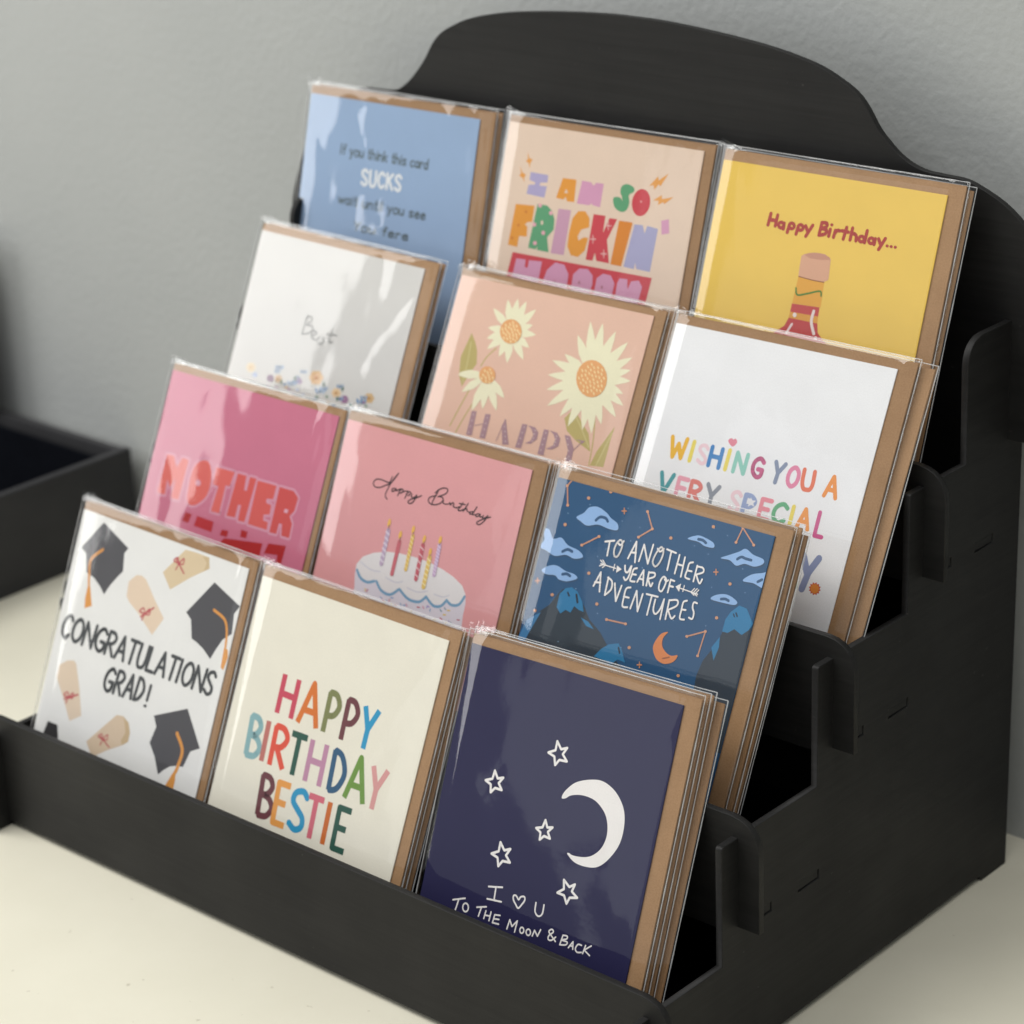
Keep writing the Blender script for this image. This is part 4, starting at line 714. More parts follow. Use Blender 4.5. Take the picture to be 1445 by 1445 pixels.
  ('S','ece8e6',5,0.44,0,0,1,[79.97,30.18,81.92,30.96]),
  ('P','ece8e6',5,0,[40.46,28.26,43.19,29.25,40.91,31.24]),
  ('P','ece8e6',5,0,[70.88,29.73,73.14,27.95,73.12,31.36]),
 ]),
 (3, 0): ('d3d1ce', [
  ('S','7c7c7a',3,0.62,1,0,1,[44.28,34.16,43.88,38.82,43.47,43.48]),
  ('S','7c7c7a',3,0.62,1,0,1,[43.48,36.03,46.37,34.34,47.77,36.07,45.02,38.60,49.08,38.68,48.87,41.58,43.85,43.41]),
  ('S','7c7c7a',3,0.62,1,0,1,[50.56,42.97,52.74,41.12,50.11,40.48,50.15,43.62,53.47,44.40,55.26,42.62]),
  ('S','7c7c7a',3,0.61,1,0,1,[57.14,42.26,58.44,43.71,57.12,45.68,55.00,45.35]),
  ('S','7c7c7a',3,0.61,1,0,1,[62.66,37.49,61.81,40.78,62.26,43.93,64.21,43.15]),
  ('S','7c7c7a',3,0.61,1,0,1,[59.67,40.34,65.81,39.72]),
  ('P','e8d6b8',1,0,[18.53,64.73,18.41,65.50,17.61,66.06,16.51,66.14,15.62,65.71,15.36,64.97,15.85,64.26,16.86,63.92,17.92,64.10]),
  ('P','e8d6b8',2,0,[18.06,66.03,17.94,66.80,17.15,67.36,16.05,67.45,15.16,67.02,14.90,66.27,15.39,65.56,16.40,65.22,17.45,65.40]),
  ('P','e8d6b8',1,0,[16.35,66.38,16.22,67.15,15.43,67.71,14.33,67.80,13.44,67.37,13.17,66.62,13.66,65.91,14.67,65.57,15.73,65.75]),
  ('P','e8d6b8',2,0,[15.09,65.42,14.97,66.20,14.17,66.76,13.06,66.84,12.17,66.41,11.91,65.67,12.40,64.96,13.41,64.61,14.47,64.80]),
  ('P','e8d6b8',1,0,[15.55,64.12,15.43,64.89,14.63,65.45,13.53,65.54,12.64,65.10,12.37,64.36,12.86,63.65,13.88,63.31,14.94,63.49]),
  ('P','e8d6b8',2,0,[17.27,63.77,17.15,64.54,16.35,65.10,15.25,65.19,14.36,64.75,14.10,64.01,14.59,63.30,15.60,62.96,16.66,63.14]),
  ('P','d9bd90',4,0,[16.34,65.17,16.25,65.71,15.70,66.10,14.93,66.16,14.30,65.86,14.12,65.34,14.46,64.84,15.17,64.60,15.91,64.73]),
  ('P','e0b98a',1,0,[63.92,60.54,63.76,61.63,62.66,62.42,61.14,62.54,59.91,61.93,59.54,60.87,60.22,59.87,61.61,59.39,63.08,59.65]),
  ('P','e0b98a',2,0,[63.29,62.39,63.13,63.48,62.03,64.27,60.50,64.39,59.27,63.78,58.91,62.72,59.58,61.72,60.98,61.23,62.44,61.50]),
  ('P','e0b98a',1,0,[60.91,62.88,60.75,63.97,59.64,64.77,58.12,64.88,56.88,64.27,56.52,63.21,57.19,62.21,58.59,61.72,60.06,61.99]),
  ('P','e0b98a',2,0,[59.16,61.52,59.00,62.61,57.89,63.41,56.37,63.53,55.13,62.91,54.76,61.85,55.44,60.85,56.84,60.36,58.31,60.63]),
  ('P','e0b98a',1,0,[59.80,59.67,59.63,60.77,58.53,61.56,57.00,61.67,55.77,61.06,55.40,60.00,56.08,58.99,57.48,58.51,58.95,58.78]),
  ('P','e0b98a',2,0,[62.18,59.18,62.02,60.28,60.92,61.07,59.39,61.18,58.16,60.57,57.79,59.51,58.47,58.51,59.86,58.03,61.33,58.29]),
  ('P','c98d5c',4,0,[60.90,61.16,60.78,61.93,60.01,62.48,58.94,62.56,58.08,62.14,57.82,61.40,58.30,60.69,59.27,60.35,60.30,60.54]),
  ('P','e2c49c',1,0,[77.46,65.11,77.35,65.86,76.60,66.40,75.57,66.48,74.73,66.06,74.49,65.34,74.94,64.65,75.89,64.32,76.88,64.50]),
  ('P','e2c49c',2,0,[77.03,66.37,76.92,67.12,76.17,67.67,75.14,67.75,74.30,67.33,74.05,66.61,74.51,65.92,75.46,65.59,76.45,65.77]),
  ('P','e2c49c',1,0,[75.41,66.71,75.30,67.46,74.56,68.01,73.52,68.09,72.68,67.67,72.43,66.95,72.89,66.26,73.84,65.93,74.84,66.11]),
  ('P','e2c49c',2,0,[74.23,65.78,74.12,66.54,73.37,67.08,72.33,67.16,71.49,66.74,71.24,66.02,71.70,65.33,72.65,65.00,73.65,65.18]),
  ('P','e2c49c',1,0,[74.66,64.52,74.55,65.27,73.80,65.81,72.76,65.89,71.92,65.48,71.67,64.75,72.13,64.06,73.08,63.73,74.08,63.91]),
  ('P','e2c49c',2,0,[76.27,64.18,76.16,64.93,75.42,65.47,74.38,65.55,73.54,65.14,73.30,64.41,73.75,63.72,74.70,63.39,75.70,63.57]),
  ('P','c99a68',4,0,[75.40,65.54,75.33,66.06,74.80,66.44,74.08,66.50,73.49,66.21,73.32,65.70,73.64,65.22,74.30,64.99,75.00,65.11]),
  ('P','d2b183',1,0,[98.73,63.17,98.62,63.95,97.86,64.52,96.80,64.60,95.94,64.16,95.68,63.41,96.15,62.70,97.12,62.36,98.14,62.54]),
  ('P','d2b183',2,0,[98.29,64.49,98.18,65.26,97.42,65.83,96.36,65.91,95.49,65.48,95.24,64.73,95.71,64.01,96.68,63.67,97.70,63.86]),
  ('P','d2b183',1,0,[96.64,64.84,96.52,65.62,95.76,66.18,94.69,66.27,93.83,65.83,93.57,65.08,94.04,64.37,95.02,64.02,96.04,64.21]),
  ('P','d2b183',2,0,[95.42,63.87,95.30,64.65,94.53,65.22,93.47,65.30,92.61,64.87,92.35,64.12,92.82,63.40,93.80,63.06,94.82,63.24]),
  ('P','d2b183',1,0,[95.86,62.56,95.74,63.34,94.98,63.90,93.91,63.99,93.05,63.55,92.79,62.80,93.26,62.08,94.24,61.74,95.26,61.93]),
  ('P','d2b183',2,0,[97.52,62.21,97.40,62.99,96.64,63.55,95.57,63.63,94.71,63.20,94.46,62.45,94.93,61.73,95.90,61.39,96.92,61.58]),
  ('P','b98c58',4,0,[96.62,63.62,96.54,64.16,96.01,64.56,95.26,64.62,94.66,64.31,94.48,63.79,94.81,63.29,95.49,63.05,96.21,63.18]),
  ('P','d0b088',1,0,[37.90,66.46,37.80,67.07,37.18,67.51,36.32,67.58,35.62,67.24,35.42,66.65,35.80,66.09,36.59,65.81,37.42,65.96]),
  ('P','d0b088',2,0,[37.54,67.49,37.44,68.10,36.82,68.55,35.96,68.61,35.26,68.27,35.05,67.68,35.44,67.12,36.23,66.85,37.06,66.99]),
  ('P','d0b088',1,0,[36.19,67.77,36.10,68.38,35.47,68.82,34.61,68.89,33.91,68.55,33.70,67.96,34.09,67.40,34.88,67.13,35.71,67.27]),
  ('P','d0b088',2,0,[35.20,67.01,35.11,67.62,34.48,68.07,33.62,68.14,32.92,67.80,32.71,67.20,33.10,66.64,33.89,66.37,34.72,66.51]),
  ('P','d0b088',1,0,[35.56,65.98,35.47,66.59,34.84,67.03,33.98,67.10,33.28,66.76,33.07,66.17,33.46,65.61,34.25,65.33,35.08,65.48]),
  ('P','d0b088',2,0,[36.91,65.70,36.82,66.31,36.19,66.75,35.33,66.82,34.63,66.48,34.43,65.89,34.81,65.33,35.60,65.06,36.43,65.20]),
  ('P','b08a60',4,0,[36.18,66.81,36.12,67.24,35.68,67.55,35.08,67.60,34.59,67.36,34.44,66.94,34.71,66.55,35.26,66.36,35.85,66.46]),
  ('P','8a6a86',1,0,[32.27,67.32,32.18,67.90,31.59,68.32,30.78,68.38,30.12,68.06,29.93,67.51,30.29,66.98,31.04,66.72,31.82,66.86]),
  ('P','8a6a86',2,0,[31.93,68.29,31.84,68.87,31.25,69.29,30.44,69.35,29.78,69.03,29.59,68.48,29.95,67.95,30.69,67.69,31.48,67.83]),
  ('P','8a6a86',1,0,[30.66,68.56,30.57,69.13,29.98,69.55,29.17,69.62,28.51,69.30,28.31,68.74,28.68,68.21,29.42,67.95,30.20,68.09]),
  ('P','8a6a86',2,0,[29.73,67.84,29.64,68.42,29.05,68.84,28.23,68.90,27.58,68.58,27.38,68.03,27.74,67.50,28.49,67.24,29.27,67.38]),
  ('P','8a6a86',1,0,[30.07,66.87,29.98,67.45,29.39,67.87,28.58,67.93,27.92,67.61,27.72,67.05,28.08,66.52,28.83,66.27,29.61,66.41]),
  ('P','8a6a86',2,0,[31.34,66.61,31.25,67.19,30.66,67.60,29.85,67.67,29.19,67.35,29.00,66.79,29.36,66.26,30.10,66.01,30.89,66.15]),
  ('P','9c7396',1,0,[83.12,67.02,83.02,67.66,82.39,68.12,81.52,68.19,80.81,67.84,80.60,67.23,80.99,66.64,81.79,66.36,82.63,66.51]),
  ('P','9c7396',2,0,[82.75,68.10,82.66,68.73,82.03,69.19,81.16,69.27,80.45,68.91,80.24,68.30,80.62,67.72,81.42,67.43,82.27,67.58]),
  ('P','9c7396',1,0,[81.39,68.39,81.29,69.02,80.66,69.48,79.79,69.56,79.08,69.20,78.87,68.59,79.26,68.00,80.06,67.72,80.90,67.87]),
  ('P','9c7396',2,0,[80.38,67.60,80.29,68.24,79.66,68.70,78.78,68.77,78.07,68.42,77.86,67.80,78.25,67.22,79.05,66.94,79.90,67.09]),
  ('P','9c7396',1,0,[80.75,66.53,80.65,67.16,80.02,67.62,79.15,67.70,78.44,67.34,78.23,66.73,78.61,66.14,79.42,65.86,80.26,66.01]),
  ('P','9c7396',2,0,[82.11,66.24,82.02,66.87,81.39,67.34,80.52,67.41,79.81,67.05,79.60,66.44,79.98,65.86,80.78,65.57,81.63,65.73]),
  ('P','a58aa8',1,0,[51.09,64.89,51.02,65.38,50.52,65.74,49.83,65.80,49.27,65.52,49.10,65.05,49.41,64.59,50.04,64.37,50.71,64.49]),
  ('P','a58aa8',2,0,[50.80,65.72,50.73,66.22,50.23,66.58,49.54,66.63,48.98,66.36,48.81,65.88,49.12,65.43,49.75,65.21,50.42,65.32]),
  ('P','a58aa8',1,0,[49.72,65.95,49.65,66.44,49.15,66.80,48.46,66.85,47.90,66.58,47.73,66.10,48.04,65.65,48.67,65.43,49.34,65.55]),
  ('P','a58aa8',2,0,[48.93,65.34,48.86,65.83,48.36,66.19,47.66,66.24,47.10,65.97,46.94,65.49,47.24,65.04,47.88,64.82,48.54,64.94]),
  ('P','a58aa8',1,0,[49.22,64.50,49.14,65.00,48.64,65.35,47.95,65.41,47.39,65.13,47.23,64.66,47.53,64.20,48.17,63.98,48.83,64.10]),
  ('P','a58aa8',2,0,[50.30,64.28,50.22,64.77,49.73,65.13,49.03,65.18,48.48,64.91,48.31,64.43,48.62,63.98,49.25,63.76,49.91,63.88]),
  ('P','b8c3de',1,0,[20.98,67.89,20.92,68.32,20.48,68.63,19.88,68.67,19.39,68.44,19.25,68.03,19.52,67.64,20.07,67.45,20.65,67.55]),
  ('P','b8c3de',2,0,[20.73,68.61,20.67,69.03,20.23,69.34,19.63,69.39,19.14,69.15,19.00,68.75,19.26,68.36,19.82,68.17,20.40,68.27]),
  ('P','b8c3de',1,0,[19.79,68.80,19.72,69.23,19.29,69.54,18.68,69.58,18.19,69.35,18.05,68.94,18.32,68.55,18.87,68.36,19.45,68.46]),
  ('P','b8c3de',2,0,[19.10,68.28,19.03,68.70,18.59,69.01,17.99,69.06,17.50,68.82,17.36,68.41,17.63,68.02,18.18,67.84,18.76,67.94]),
  ('P','b8c3de',1,0,[19.35,67.56,19.28,67.99,18.85,68.29,18.24,68.34,17.76,68.11,17.61,67.70,17.88,67.31,18.43,67.12,19.01,67.22]),
  ('P','b8c3de',2,0,[20.29,67.37,20.23,67.79,19.79,68.10,19.19,68.15,18.70,67.91,18.56,67.50,18.82,67.11,19.38,66.92,19.96,67.03]),
  ('P','6b8fb8',2,0,[33.35,63.23,33.22,62.18,32.89,61.53,32.11,61.06,31.52,60.82,31.48,61.31,31.62,62.04,32.21,62.59]),
  ('P','557a9e',2,0,[34.74,62.95,34.97,61.93,34.88,61.25,34.31,60.68,33.83,60.36,33.62,60.82,33.50,61.53,33.87,62.15]),
  ('P','89a6c6',2,0,[36.12,62.67,36.69,61.68,36.84,60.98,36.49,60.30,36.13,59.89,35.78,60.32,35.42,61.02,35.55,61.71]),
  ('P','6b8fb8',2,0,[32.66,64.82,32.56,64.06,32.32,63.58,31.75,63.23,31.32,63.06,31.29,63.42,31.39,63.95,31.82,64.36]),
  ('P','557a9e',2,0,[33.67,64.62,33.85,63.87,33.78,63.38,33.36,62.95,33.01,62.72,32.86,63.06,32.77,63.58,33.04,64.04]),
  ('P','89a6c6',2,0,[34.69,64.41,35.11,63.69,35.22,63.18,34.96,62.67,34.70,62.38,34.44,62.69,34.17,63.20,34.27,63.71]),
  ('P','6b8fb8',2,0,[49.84,61.68,49.73,60.85,49.47,60.33,48.86,59.95,48.40,59.77,48.37,60.15,48.48,60.73,48.94,61.17]),
  ('P','557a9e',2,0,[50.92,61.45,51.11,60.65,51.04,60.11,50.59,59.65,50.21,59.40,50.05,59.76,49.95,60.33,50.24,60.82]),
  ('P','89a6c6',2,0,[52.01,61.23,52.46,60.45,52.58,59.90,52.30,59.36,52.02,59.03,51.74,59.37,51.46,59.93,51.57,60.47]),
  ('P','6b8fb8',2,0,[43.78,69.01,43.62,67.83,43.25,67.10,42.39,66.56,41.72,66.30,41.68,66.85,41.84,67.67,42.49,68.29]),
  ('P','557a9e',2,0,[45.33,68.69,45.59,67.54,45.49,66.78,44.85,66.13,44.31,65.77,44.08,66.29,43.94,67.10,44.35,67.79]),
  ('P','89a6c6',2,0,[46.88,68.37,47.52,67.25,47.68,66.47,47.29,65.70,46.89,65.24,46.49,65.72,46.09,66.51,46.24,67.29]),
  ('P','6b8fb8',2,0,[46.57,67.15,46.47,66.39,46.23,65.92,45.67,65.58,45.24,65.41,45.21,65.76,45.32,66.29,45.74,66.69]),
  ('P','557a9e',2,0,[47.57,66.95,47.74,66.21,47.67,65.71,47.26,65.29,46.91,65.06,46.76,65.40,46.67,65.92,46.94,66.37]),
  ('P','89a6c6',2,0,[48.57,66.74,48.98,66.02,49.09,65.51,48.83,65.02,48.58,64.72,48.32,65.03,48.06,65.54,48.16,66.05]),
  ('P','6b8fb8',2,0,[62.92,68.88,62.75,67.57,62.34,66.76,61.39,66.17,60.66,65.88,60.62,66.49,60.79,67.40,61.51,68.09]),
  ('P','557a9e',2,0,[64.62,68.52,64.90,67.25,64.79,66.41,64.09,65.69,63.50,65.29,63.24,65.87,63.10,66.76,63.55,67.53]),
  ('P','89a6c6',2,0,[66.31,68.17,67.01,66.94,67.19,66.07,66.76,65.21,66.33,64.71,65.89,65.24,65.45,66.12,65.62,66.98]),
  ('P','6b8fb8',2,0,[65.12,66.94,65.00,65.98,64.70,65.38,64.00,64.95,63.46,64.73,63.43,65.18,63.56,65.85,64.09,66.35]),
  ('P','557a9e',2,0,[66.37,66.68,66.58,65.74,66.50,65.12,65.98,64.59,65.55,64.30,65.36,64.72,65.25,65.38,65.58,65.95]),
  ('P','89a6c6',2,0,[67.62,66.42,68.13,65.51,68.26,64.87,67.95,64.24,67.63,63.87,67.30,64.26,66.98,64.91,67.11,65.54]),
  ('P','6b8fb8',2,0,[75.18,63.64,75.06,62.75,74.79,62.20,74.14,61.80,73.65,61.60,73.62,62.01,73.74,62.63,74.23,63.10]),
  ('P','557a9e',2,0,[76.32,63.40,76.52,62.54,76.44,61.96,75.97,61.47,75.57,61.20,75.39,61.59,75.30,62.20,75.60,62.73]),
  ('P','89a6c6',2,0,[77.47,63.16,77.94,62.33,78.06,61.74,77.77,61.16,77.48,60.81,77.18,61.17,76.88,61.77,77.00,62.35]),
  ('P','6b8fb8',2,0,[76.65,69.34,76.53,68.38,76.23,67.79,75.54,67.36,75.01,67.15,74.98,67.59,75.10,68.26,75.63,68.76]),
  ('P','557a9e',2,0,[77.88,69.08,78.09,68.15,78.01,67.53,77.50,67.01,77.07,66.72,76.88,67.13,76.78,67.79,77.10,68.35]),
  ('P','89a6c6',2,0,[79.11,68.82,79.62,67.92,79.75,67.28,79.44,66.66,79.12,66.28,78.80,66.67,78.49,67.32,78.61,67.95]),
  ('P','6b8fb8',2,0,[90.26,68.20,90.10,66.92,89.70,66.12,88.77,65.54,88.07,65.25,88.02,65.85,88.19,66.75,88.89,67.42]),
  ('P','557a9e',2,0,[91.91,67.85,92.19,66.60,92.08,65.77,91.40,65.06,90.82,64.67,90.57,65.24,90.43,66.12,90.87,66.88]),
  ('P','89a6c6',2,0,[93.56,67.50,94.24,66.29,94.41,65.43,93.99,64.59,93.57,64.09,93.14,64.62,92.72,65.48,92.88,66.33]),
  ('P','6b8fb8',2,0,[91.47,65.58,91.36,64.70,91.09,64.15,90.46,63.75,89.98,63.56,89.94,63.97,90.06,64.58,90.54,65.04]),
  ('P','557a9e',2,0,[92.60,65.34,92.79,64.48,92.72,63.92,92.25,63.43,91.86,63.16,91.69,63.55,91.59,64.15,91.89,64.67]),
  ('P','89a6c6',2,0,[93.73,65.10,94.19,64.27,94.31,63.69,94.02,63.11,93.73,62.77,93.44,63.13,93.15,63.72,93.27,64.30]),
  ('P','6b8fb8',2,0,[46.72,64.69,46.64,64.07,46.44,63.68,45.98,63.40,45.63,63.26,45.61,63.55,45.69,63.98,46.04,64.31]),
  ('P','557a9e',2,0,[47.54,64.52,47.68,63.91,47.62,63.51,47.28,63.17,47.00,62.98,46.88,63.25,46.80,63.68,47.02,64.05]),
  ('P','89a6c6',2,0,[48.35,64.35,48.69,63.77,48.78,63.35,48.57,62.94,48.36,62.70,48.15,62.95,47.94,63.37,48.02,63.78]),
  ('P','5f7a6a',3,0,[77.87,64.46,78.44,63.55,78.57,62.91,78.17,62.29,77.78,61.93,77.42,62.33,77.06,62.98,77.23,63.60]),
  ('P','5f7a6a',3,0,[76.10,69.63,76.68,68.72,76.81,68.08,76.41,67.47,76.02,67.11,75.66,67.50,75.30,68.15,75.47,68.78]),
  ('P','5f7a6a',3,0,[37.80,69.36,38.40,68.43,38.54,67.78,38.12,67.15,37.72,66.78,37.33,67.19,36.96,67.85,37.14,68.49]),
  ('P','5f7a6a',3,0,[46.00,65.94,46.60,65.01,46.73,64.36,46.32,63.74,45.92,63.37,45.54,63.77,45.17,64.43,45.35,65.07]),
  ('P','5f7a6a',3,0,[65.32,64.80,65.91,63.88,66.04,63.24,65.64,62.62,65.24,62.26,64.87,62.66,64.51,63.31,64.68,63.94]),
  ('P','6b8fb8',3,0,[92.06,65.91,91.96,66.41,91.41,66.72,90.73,66.67,90.33,66.28,90.43,65.78,90.98,65.46,91.66,65.52]),
  ('P','7f9a86',3,0,[70.02,68.50,69.91,69.01,69.35,69.32,68.65,69.27,68.24,68.88,68.34,68.37,68.91,68.05,69.60,68.11]),
  ('P','b8c3de',3,0,[85.81,68.94,85.71,69.44,85.16,69.75,84.48,69.70,84.07,69.31,84.17,68.81,84.72,68.49,85.41,68.55]),
  ('P','7f9a86',3,0,[86.27,69.13,86.17,69.63,85.62,69.95,84.94,69.89,84.53,69.50,84.63,69.00,85.19,68.69,85.87,68.74]),
  ('P','b8c3de',3,0,[50.18,69.19,50.07,69.70,49.50,70.02,48.79,69.97,48.36,69.57,48.47,69.06,49.05,68.74,49.76,68.79]),
  ('P','9c7396',3,0,[48.15,71.31,48.04,71.82,47.46,72.14,46.76,72.08,46.33,71.69,46.44,71.18,47.02,70.85,47.73,70.91]),
  ('P','b8c3de',3,0,[54.57,70.70,54.46,71.21,53.89,71.53,53.19,71.48,52.76,71.08,52.87,70.57,53.45,70.25,54.15,70.31]),
  ('P','d2b183',3,0,[31.47,73.34,31.36,73.86,30.77,74.18,30.05,74.13,29.62,73.73,29.73,73.21,30.32,72.89,31.04,72.94]),
  ('P','b8c3de',3,0,[33.14,72.72,33.03,73.24,32.44,73.56,31.72,73.51,31.29,73.11,31.40,72.59,31.99,72.27,32.70,72.32]),
  ('P','9c7396',3,0,[93.87,66.18,93.77,66.68,93.22,66.99,92.55,66.94,92.14,66.55,92.24,66.05,92.79,65.74,93.47,65.79]),
  ('P','9c7396',3,0,[44.67,70.06,44.56,70.57,43.98,70.89,43.27,70.84,42.85,70.44,42.95,69.93,43.53,69.60,44.25,69.66]),
  ('P','6b8fb8',3,0,[41.40,68.51,41.29,69.02,40.71,69.34,40.00,69.29,39.57,68.89,39.68,68.37,40.26,68.05,40.98,68.11]),
  ('P','6b8fb8',3,0,[63.04,71.00,62.93,71.50,62.36,71.82,61.66,71.77,61.25,71.38,61.35,70.87,61.92,70.55,62.62,70.60]),
  ('P','6b8fb8',3,0,[87.84,69.98,87.74,70.48,87.19,70.80,86.51,70.74,86.10,70.35,86.20,69.85,86.76,69.54,87.44,69.59]),
  ('P','7f9a86',3,0,[29.13,71.89,29.02,72.40,28.43,72.73,27.71,72.68,27.28,72.27,27.39,71.76,27.98,71.43,28.70,71.49]),
  ('P','6b8fb8',3,0,[75.73,71.50,75.63,72.00,75.07,72.32,74.38,72.27,73.97,71.87,74.07,71.37,74.63,71.05,75.32,71.11]),
  ('P','6b8fb8',3,0,[84.50,70.93,84.40,71.43,83.85,71.75,83.16,71.69,82.75,71.30,82.86,70.80,83.41,70.49,84.09,70.54]),
  ('P','9c7396',3,0,[30.22,71.31,30.11,71.83,29.52,72.15,28.80,72.10,28.37,71.70,28.48,71.18,29.07,70.86,29.79,70.91]),
  ('P','d2b183',3,0,[71.61,70.93,71.51,71.43,70.95,71.75,70.25,71.70,69.84,71.31,69.94,70.80,70.51,70.48,71.20,70.54]),
  ('P','b8c3de',3,0,[92.19,69.19,92.09,69.69,91.54,70.00,90.86,69.95,90.45,69.56,90.56,69.06,91.11,68.74,91.78,68.80]),
  ('P','9c7396',3,0,[36.34,71.06,36.23,71.57,35.64,71.89,34.93,71.84,34.50,71.44,34.61,70.93,35.19,70.60,35.91,70.66]),
  ('P','d2b183',3,0,[42.59,69.47,42.48,69.98,41.90,70.30,41.19,70.25,40.76,69.85,40.87,69.33,41.45,69.01,42.17,69.07]),
  ('P','7f9a86',3,0,[63.87,69.86,63.76,70.37,63.19,70.69,62.50,70.63,62.08,70.24,62.18,69.73,62.75,69.41,63.45,69.47]),
  ('P','7f9a86',3,0,[95.77,67.63,95.67,68.13,95.12,68.44,94.45,68.39,94.04,68.00,94.14,67.50,94.69,67.19,95.37,67.24]),
 ]),
 (3, 1): ('dfb8a4', [
  ('P','b8a86a',1,0,[14.61,24.62,18.04,28.20,20.43,31.96,22.03,37.53,19.61,42.17,17.03,48.96,13.71,44.13,11.99,36.03]),
  ('S','cbbf88',2,0.52,1,0,1,[15.68,28.63,16.70,38.52,16.86,46.89]),
  ('P','b8a86a',1,0,[81.74,46.24,87.47,51.17,92.91,55.32,96.19,62.70,87.29,59.70,81.11,56.51,77.97,51.46]),
  ('P','b8a86a',1,0,[105.52,49.54,105.06,55.64,105.16,60.42,105.08,67.65,97.80,68.39,99.55,61.59]),
  ('S','cbbf88',2,0.48,1,0,1,[83.85,49.47,89.22,54.86,94.81,60.97]),
  ('S','cbbf88',2,0.48,1,0,1,[105.00,52.45,102.83,60.91,101.09,67.69]),
  ('S','b8a86a',1,0.61,1,0,1,[30.72,28.82,26.86,33.28,24.71,38.03]),
  ('S','b8a86a',1,0.62,1,0,1,[24.48,42.09,20.11,54.66,16.23,67.19]),
  ('S','b8a86a',1,0.62,1,0,1,[25.77,55.23,23.08,61.62,20.41,69.70]),
  ('S','b8a86a',1,0.58,1,0,1,[93.57,46.72,96.16,57.47,97.33,68.49]),
  ('P','e9e4c4',2,0,[36.50,20.04,35.95,14.85,34.77,11.35,32.07,8.22,30.02,6.45,29.91,8.77,30.46,12.45,32.51,15.74]),
  ('P','e9e4c4',2,0,[36.50,20.04,37.96,14.80,38.15,11.06,36.74,7.34,35.44,5.11,34.45,7.36,33.57,11.11,34.29,14.84]),
  ('P','e9e4c4',2,0,[36.50,20.04,39.74,15.29,41.23,11.73,41.15,7.87,40.66,5.47,38.92,7.42,36.76,10.84,36.17,14.58]),
  ('P','e9e4c4',2,0,[36.50,20.04,41.72,16.67,44.74,13.88,46.42,10.39,47.05,8.09,44.53,9.36,40.95,11.82,38.68,15.02]),
  ('P','e9e4c4',2,0,[36.50,20.04,41.34,19.50,44.33,18.55,46.47,16.53,47.51,15.02,45.27,15.01,41.91,15.50,39.40,17.06]),
  ('P','e9e4c4',2,0,[36.50,20.04,41.75,21.07,45.37,21.15,48.78,20.01,50.75,18.98,48.48,18.27,44.78,17.65,41.27,18.27]),
  ('P','e9e4c4',2,0,[36.50,20.04,40.02,23.11,42.92,24.72,46.53,25.25,48.89,25.25,47.56,23.71,44.99,21.64,41.68,20.64]),
  ('P','e9e4c4',2,0,[36.50,20.04,38.92,24.72,41.31,27.67,44.94,29.86,47.46,30.97,46.71,28.81,44.87,25.56,41.78,23.04]),
  ('P','e9e4c4',2,0,[36.50,20.04,35.53,25.06,35.68,28.58,37.42,31.97,38.92,33.96,39.69,31.78,40.22,28.21,39.16,24.77]),
  ('P','e9e4c4',2,0,[36.50,20.04,33.63,23.93,32.41,26.86,32.78,30.07,33.45,32.07,35.04,30.45,36.92,27.64,37.23,24.56]),
  ('P','e9e4c4',2,0,[36.50,20.04,31.31,22.58,28.25,24.83,26.45,27.91,25.72,29.99,28.25,29.06,31.84,27.15,34.17,24.44]),
  ('P','e9e4c4',2,0,[36.50,20.04,31.18,20.69,27.80,21.73,25.25,23.86,23.94,25.46,26.43,25.42,30.17,24.84,33.06,23.17]),
  ('P','e9e4c4',2,0,[36.50,20.04,31.64,18.82,28.23,18.61,24.96,19.63,23.03,20.61,25.16,21.41,28.64,22.15,31.97,21.65]),
  ('P','e9e4c4',2,0,[36.50,20.04,32.99,16.01,29.95,13.62,25.89,12.16,23.16,11.55,24.45,13.51,27.08,16.31,30.71,18.16]),
  ('P','e9e4c4',2,0,[86.84,32.06,85.82,23.24,84.15,17.13,80.67,11.37,78.07,8.00,78.10,11.87,79.01,18.16,81.73,24.08]),
  ('P','e9e4c4',2,0,[86.84,32.06,88.26,23.45,88.29,17.34,86.46,11.26,84.83,7.62,83.80,11.31,82.97,17.46,84.01,23.56]),
  ('P','e9e4c4',2,0,[86.84,32.06,91.01,24.66,93.01,19.21,93.21,13.41,92.81,9.83,90.62,12.90,87.83,18.19,86.85,23.86]),
  ('P','e9e4c4',2,0,[86.84,32.06,93.55,26.32,97.47,21.83,99.78,16.59,100.71,13.23,97.51,15.48,92.90,19.61,89.88,24.55]),
  ('P','e9e4c4',2,0,[86.84,32.06,94.63,28.82,99.50,25.94,103.10,21.96,104.89,19.27,101.32,20.37,95.94,22.76,91.77,26.28]),
  ('P','e9e4c4',2,0,[86.84,32.06,94.52,30.97,99.53,29.50,103.66,26.71,105.90,24.67,102.46,24.83,97.12,25.72,92.59,27.94]),
  ('P','e9e4c4',2,0,[86.84,32.06,94.51,32.70,99.75,32.39,104.60,30.64,107.39,29.19,104.08,28.58,98.70,28.26,93.66,29.39]),
  ('P','e9e4c4',2,0,[86.84,32.06,92.93,34.81,97.43,36.00,102.25,35.75,105.23,35.20,102.73,33.71,98.40,31.90,93.71,31.52]),
  ('P','e9e4c4',2,0,[86.84,32.06,93.06,36.42,97.90,38.83,103.51,39.91,107.08,40.19,104.64,38.05,100.17,35.10,94.89,33.43]),
  ('P','e9e4c4',2,0,[86.84,32.06,91.70,38.06,95.83,41.78,101.18,44.42,104.74,45.70,102.97,42.92,99.41,38.77,94.59,35.66]),
  ('P','e9e4c4',2,0,[86.84,32.06,88.96,39.16,91.34,43.89,95.37,47.96,98.25,50.21,97.72,47.04,96.06,42.07,92.74,37.71]),
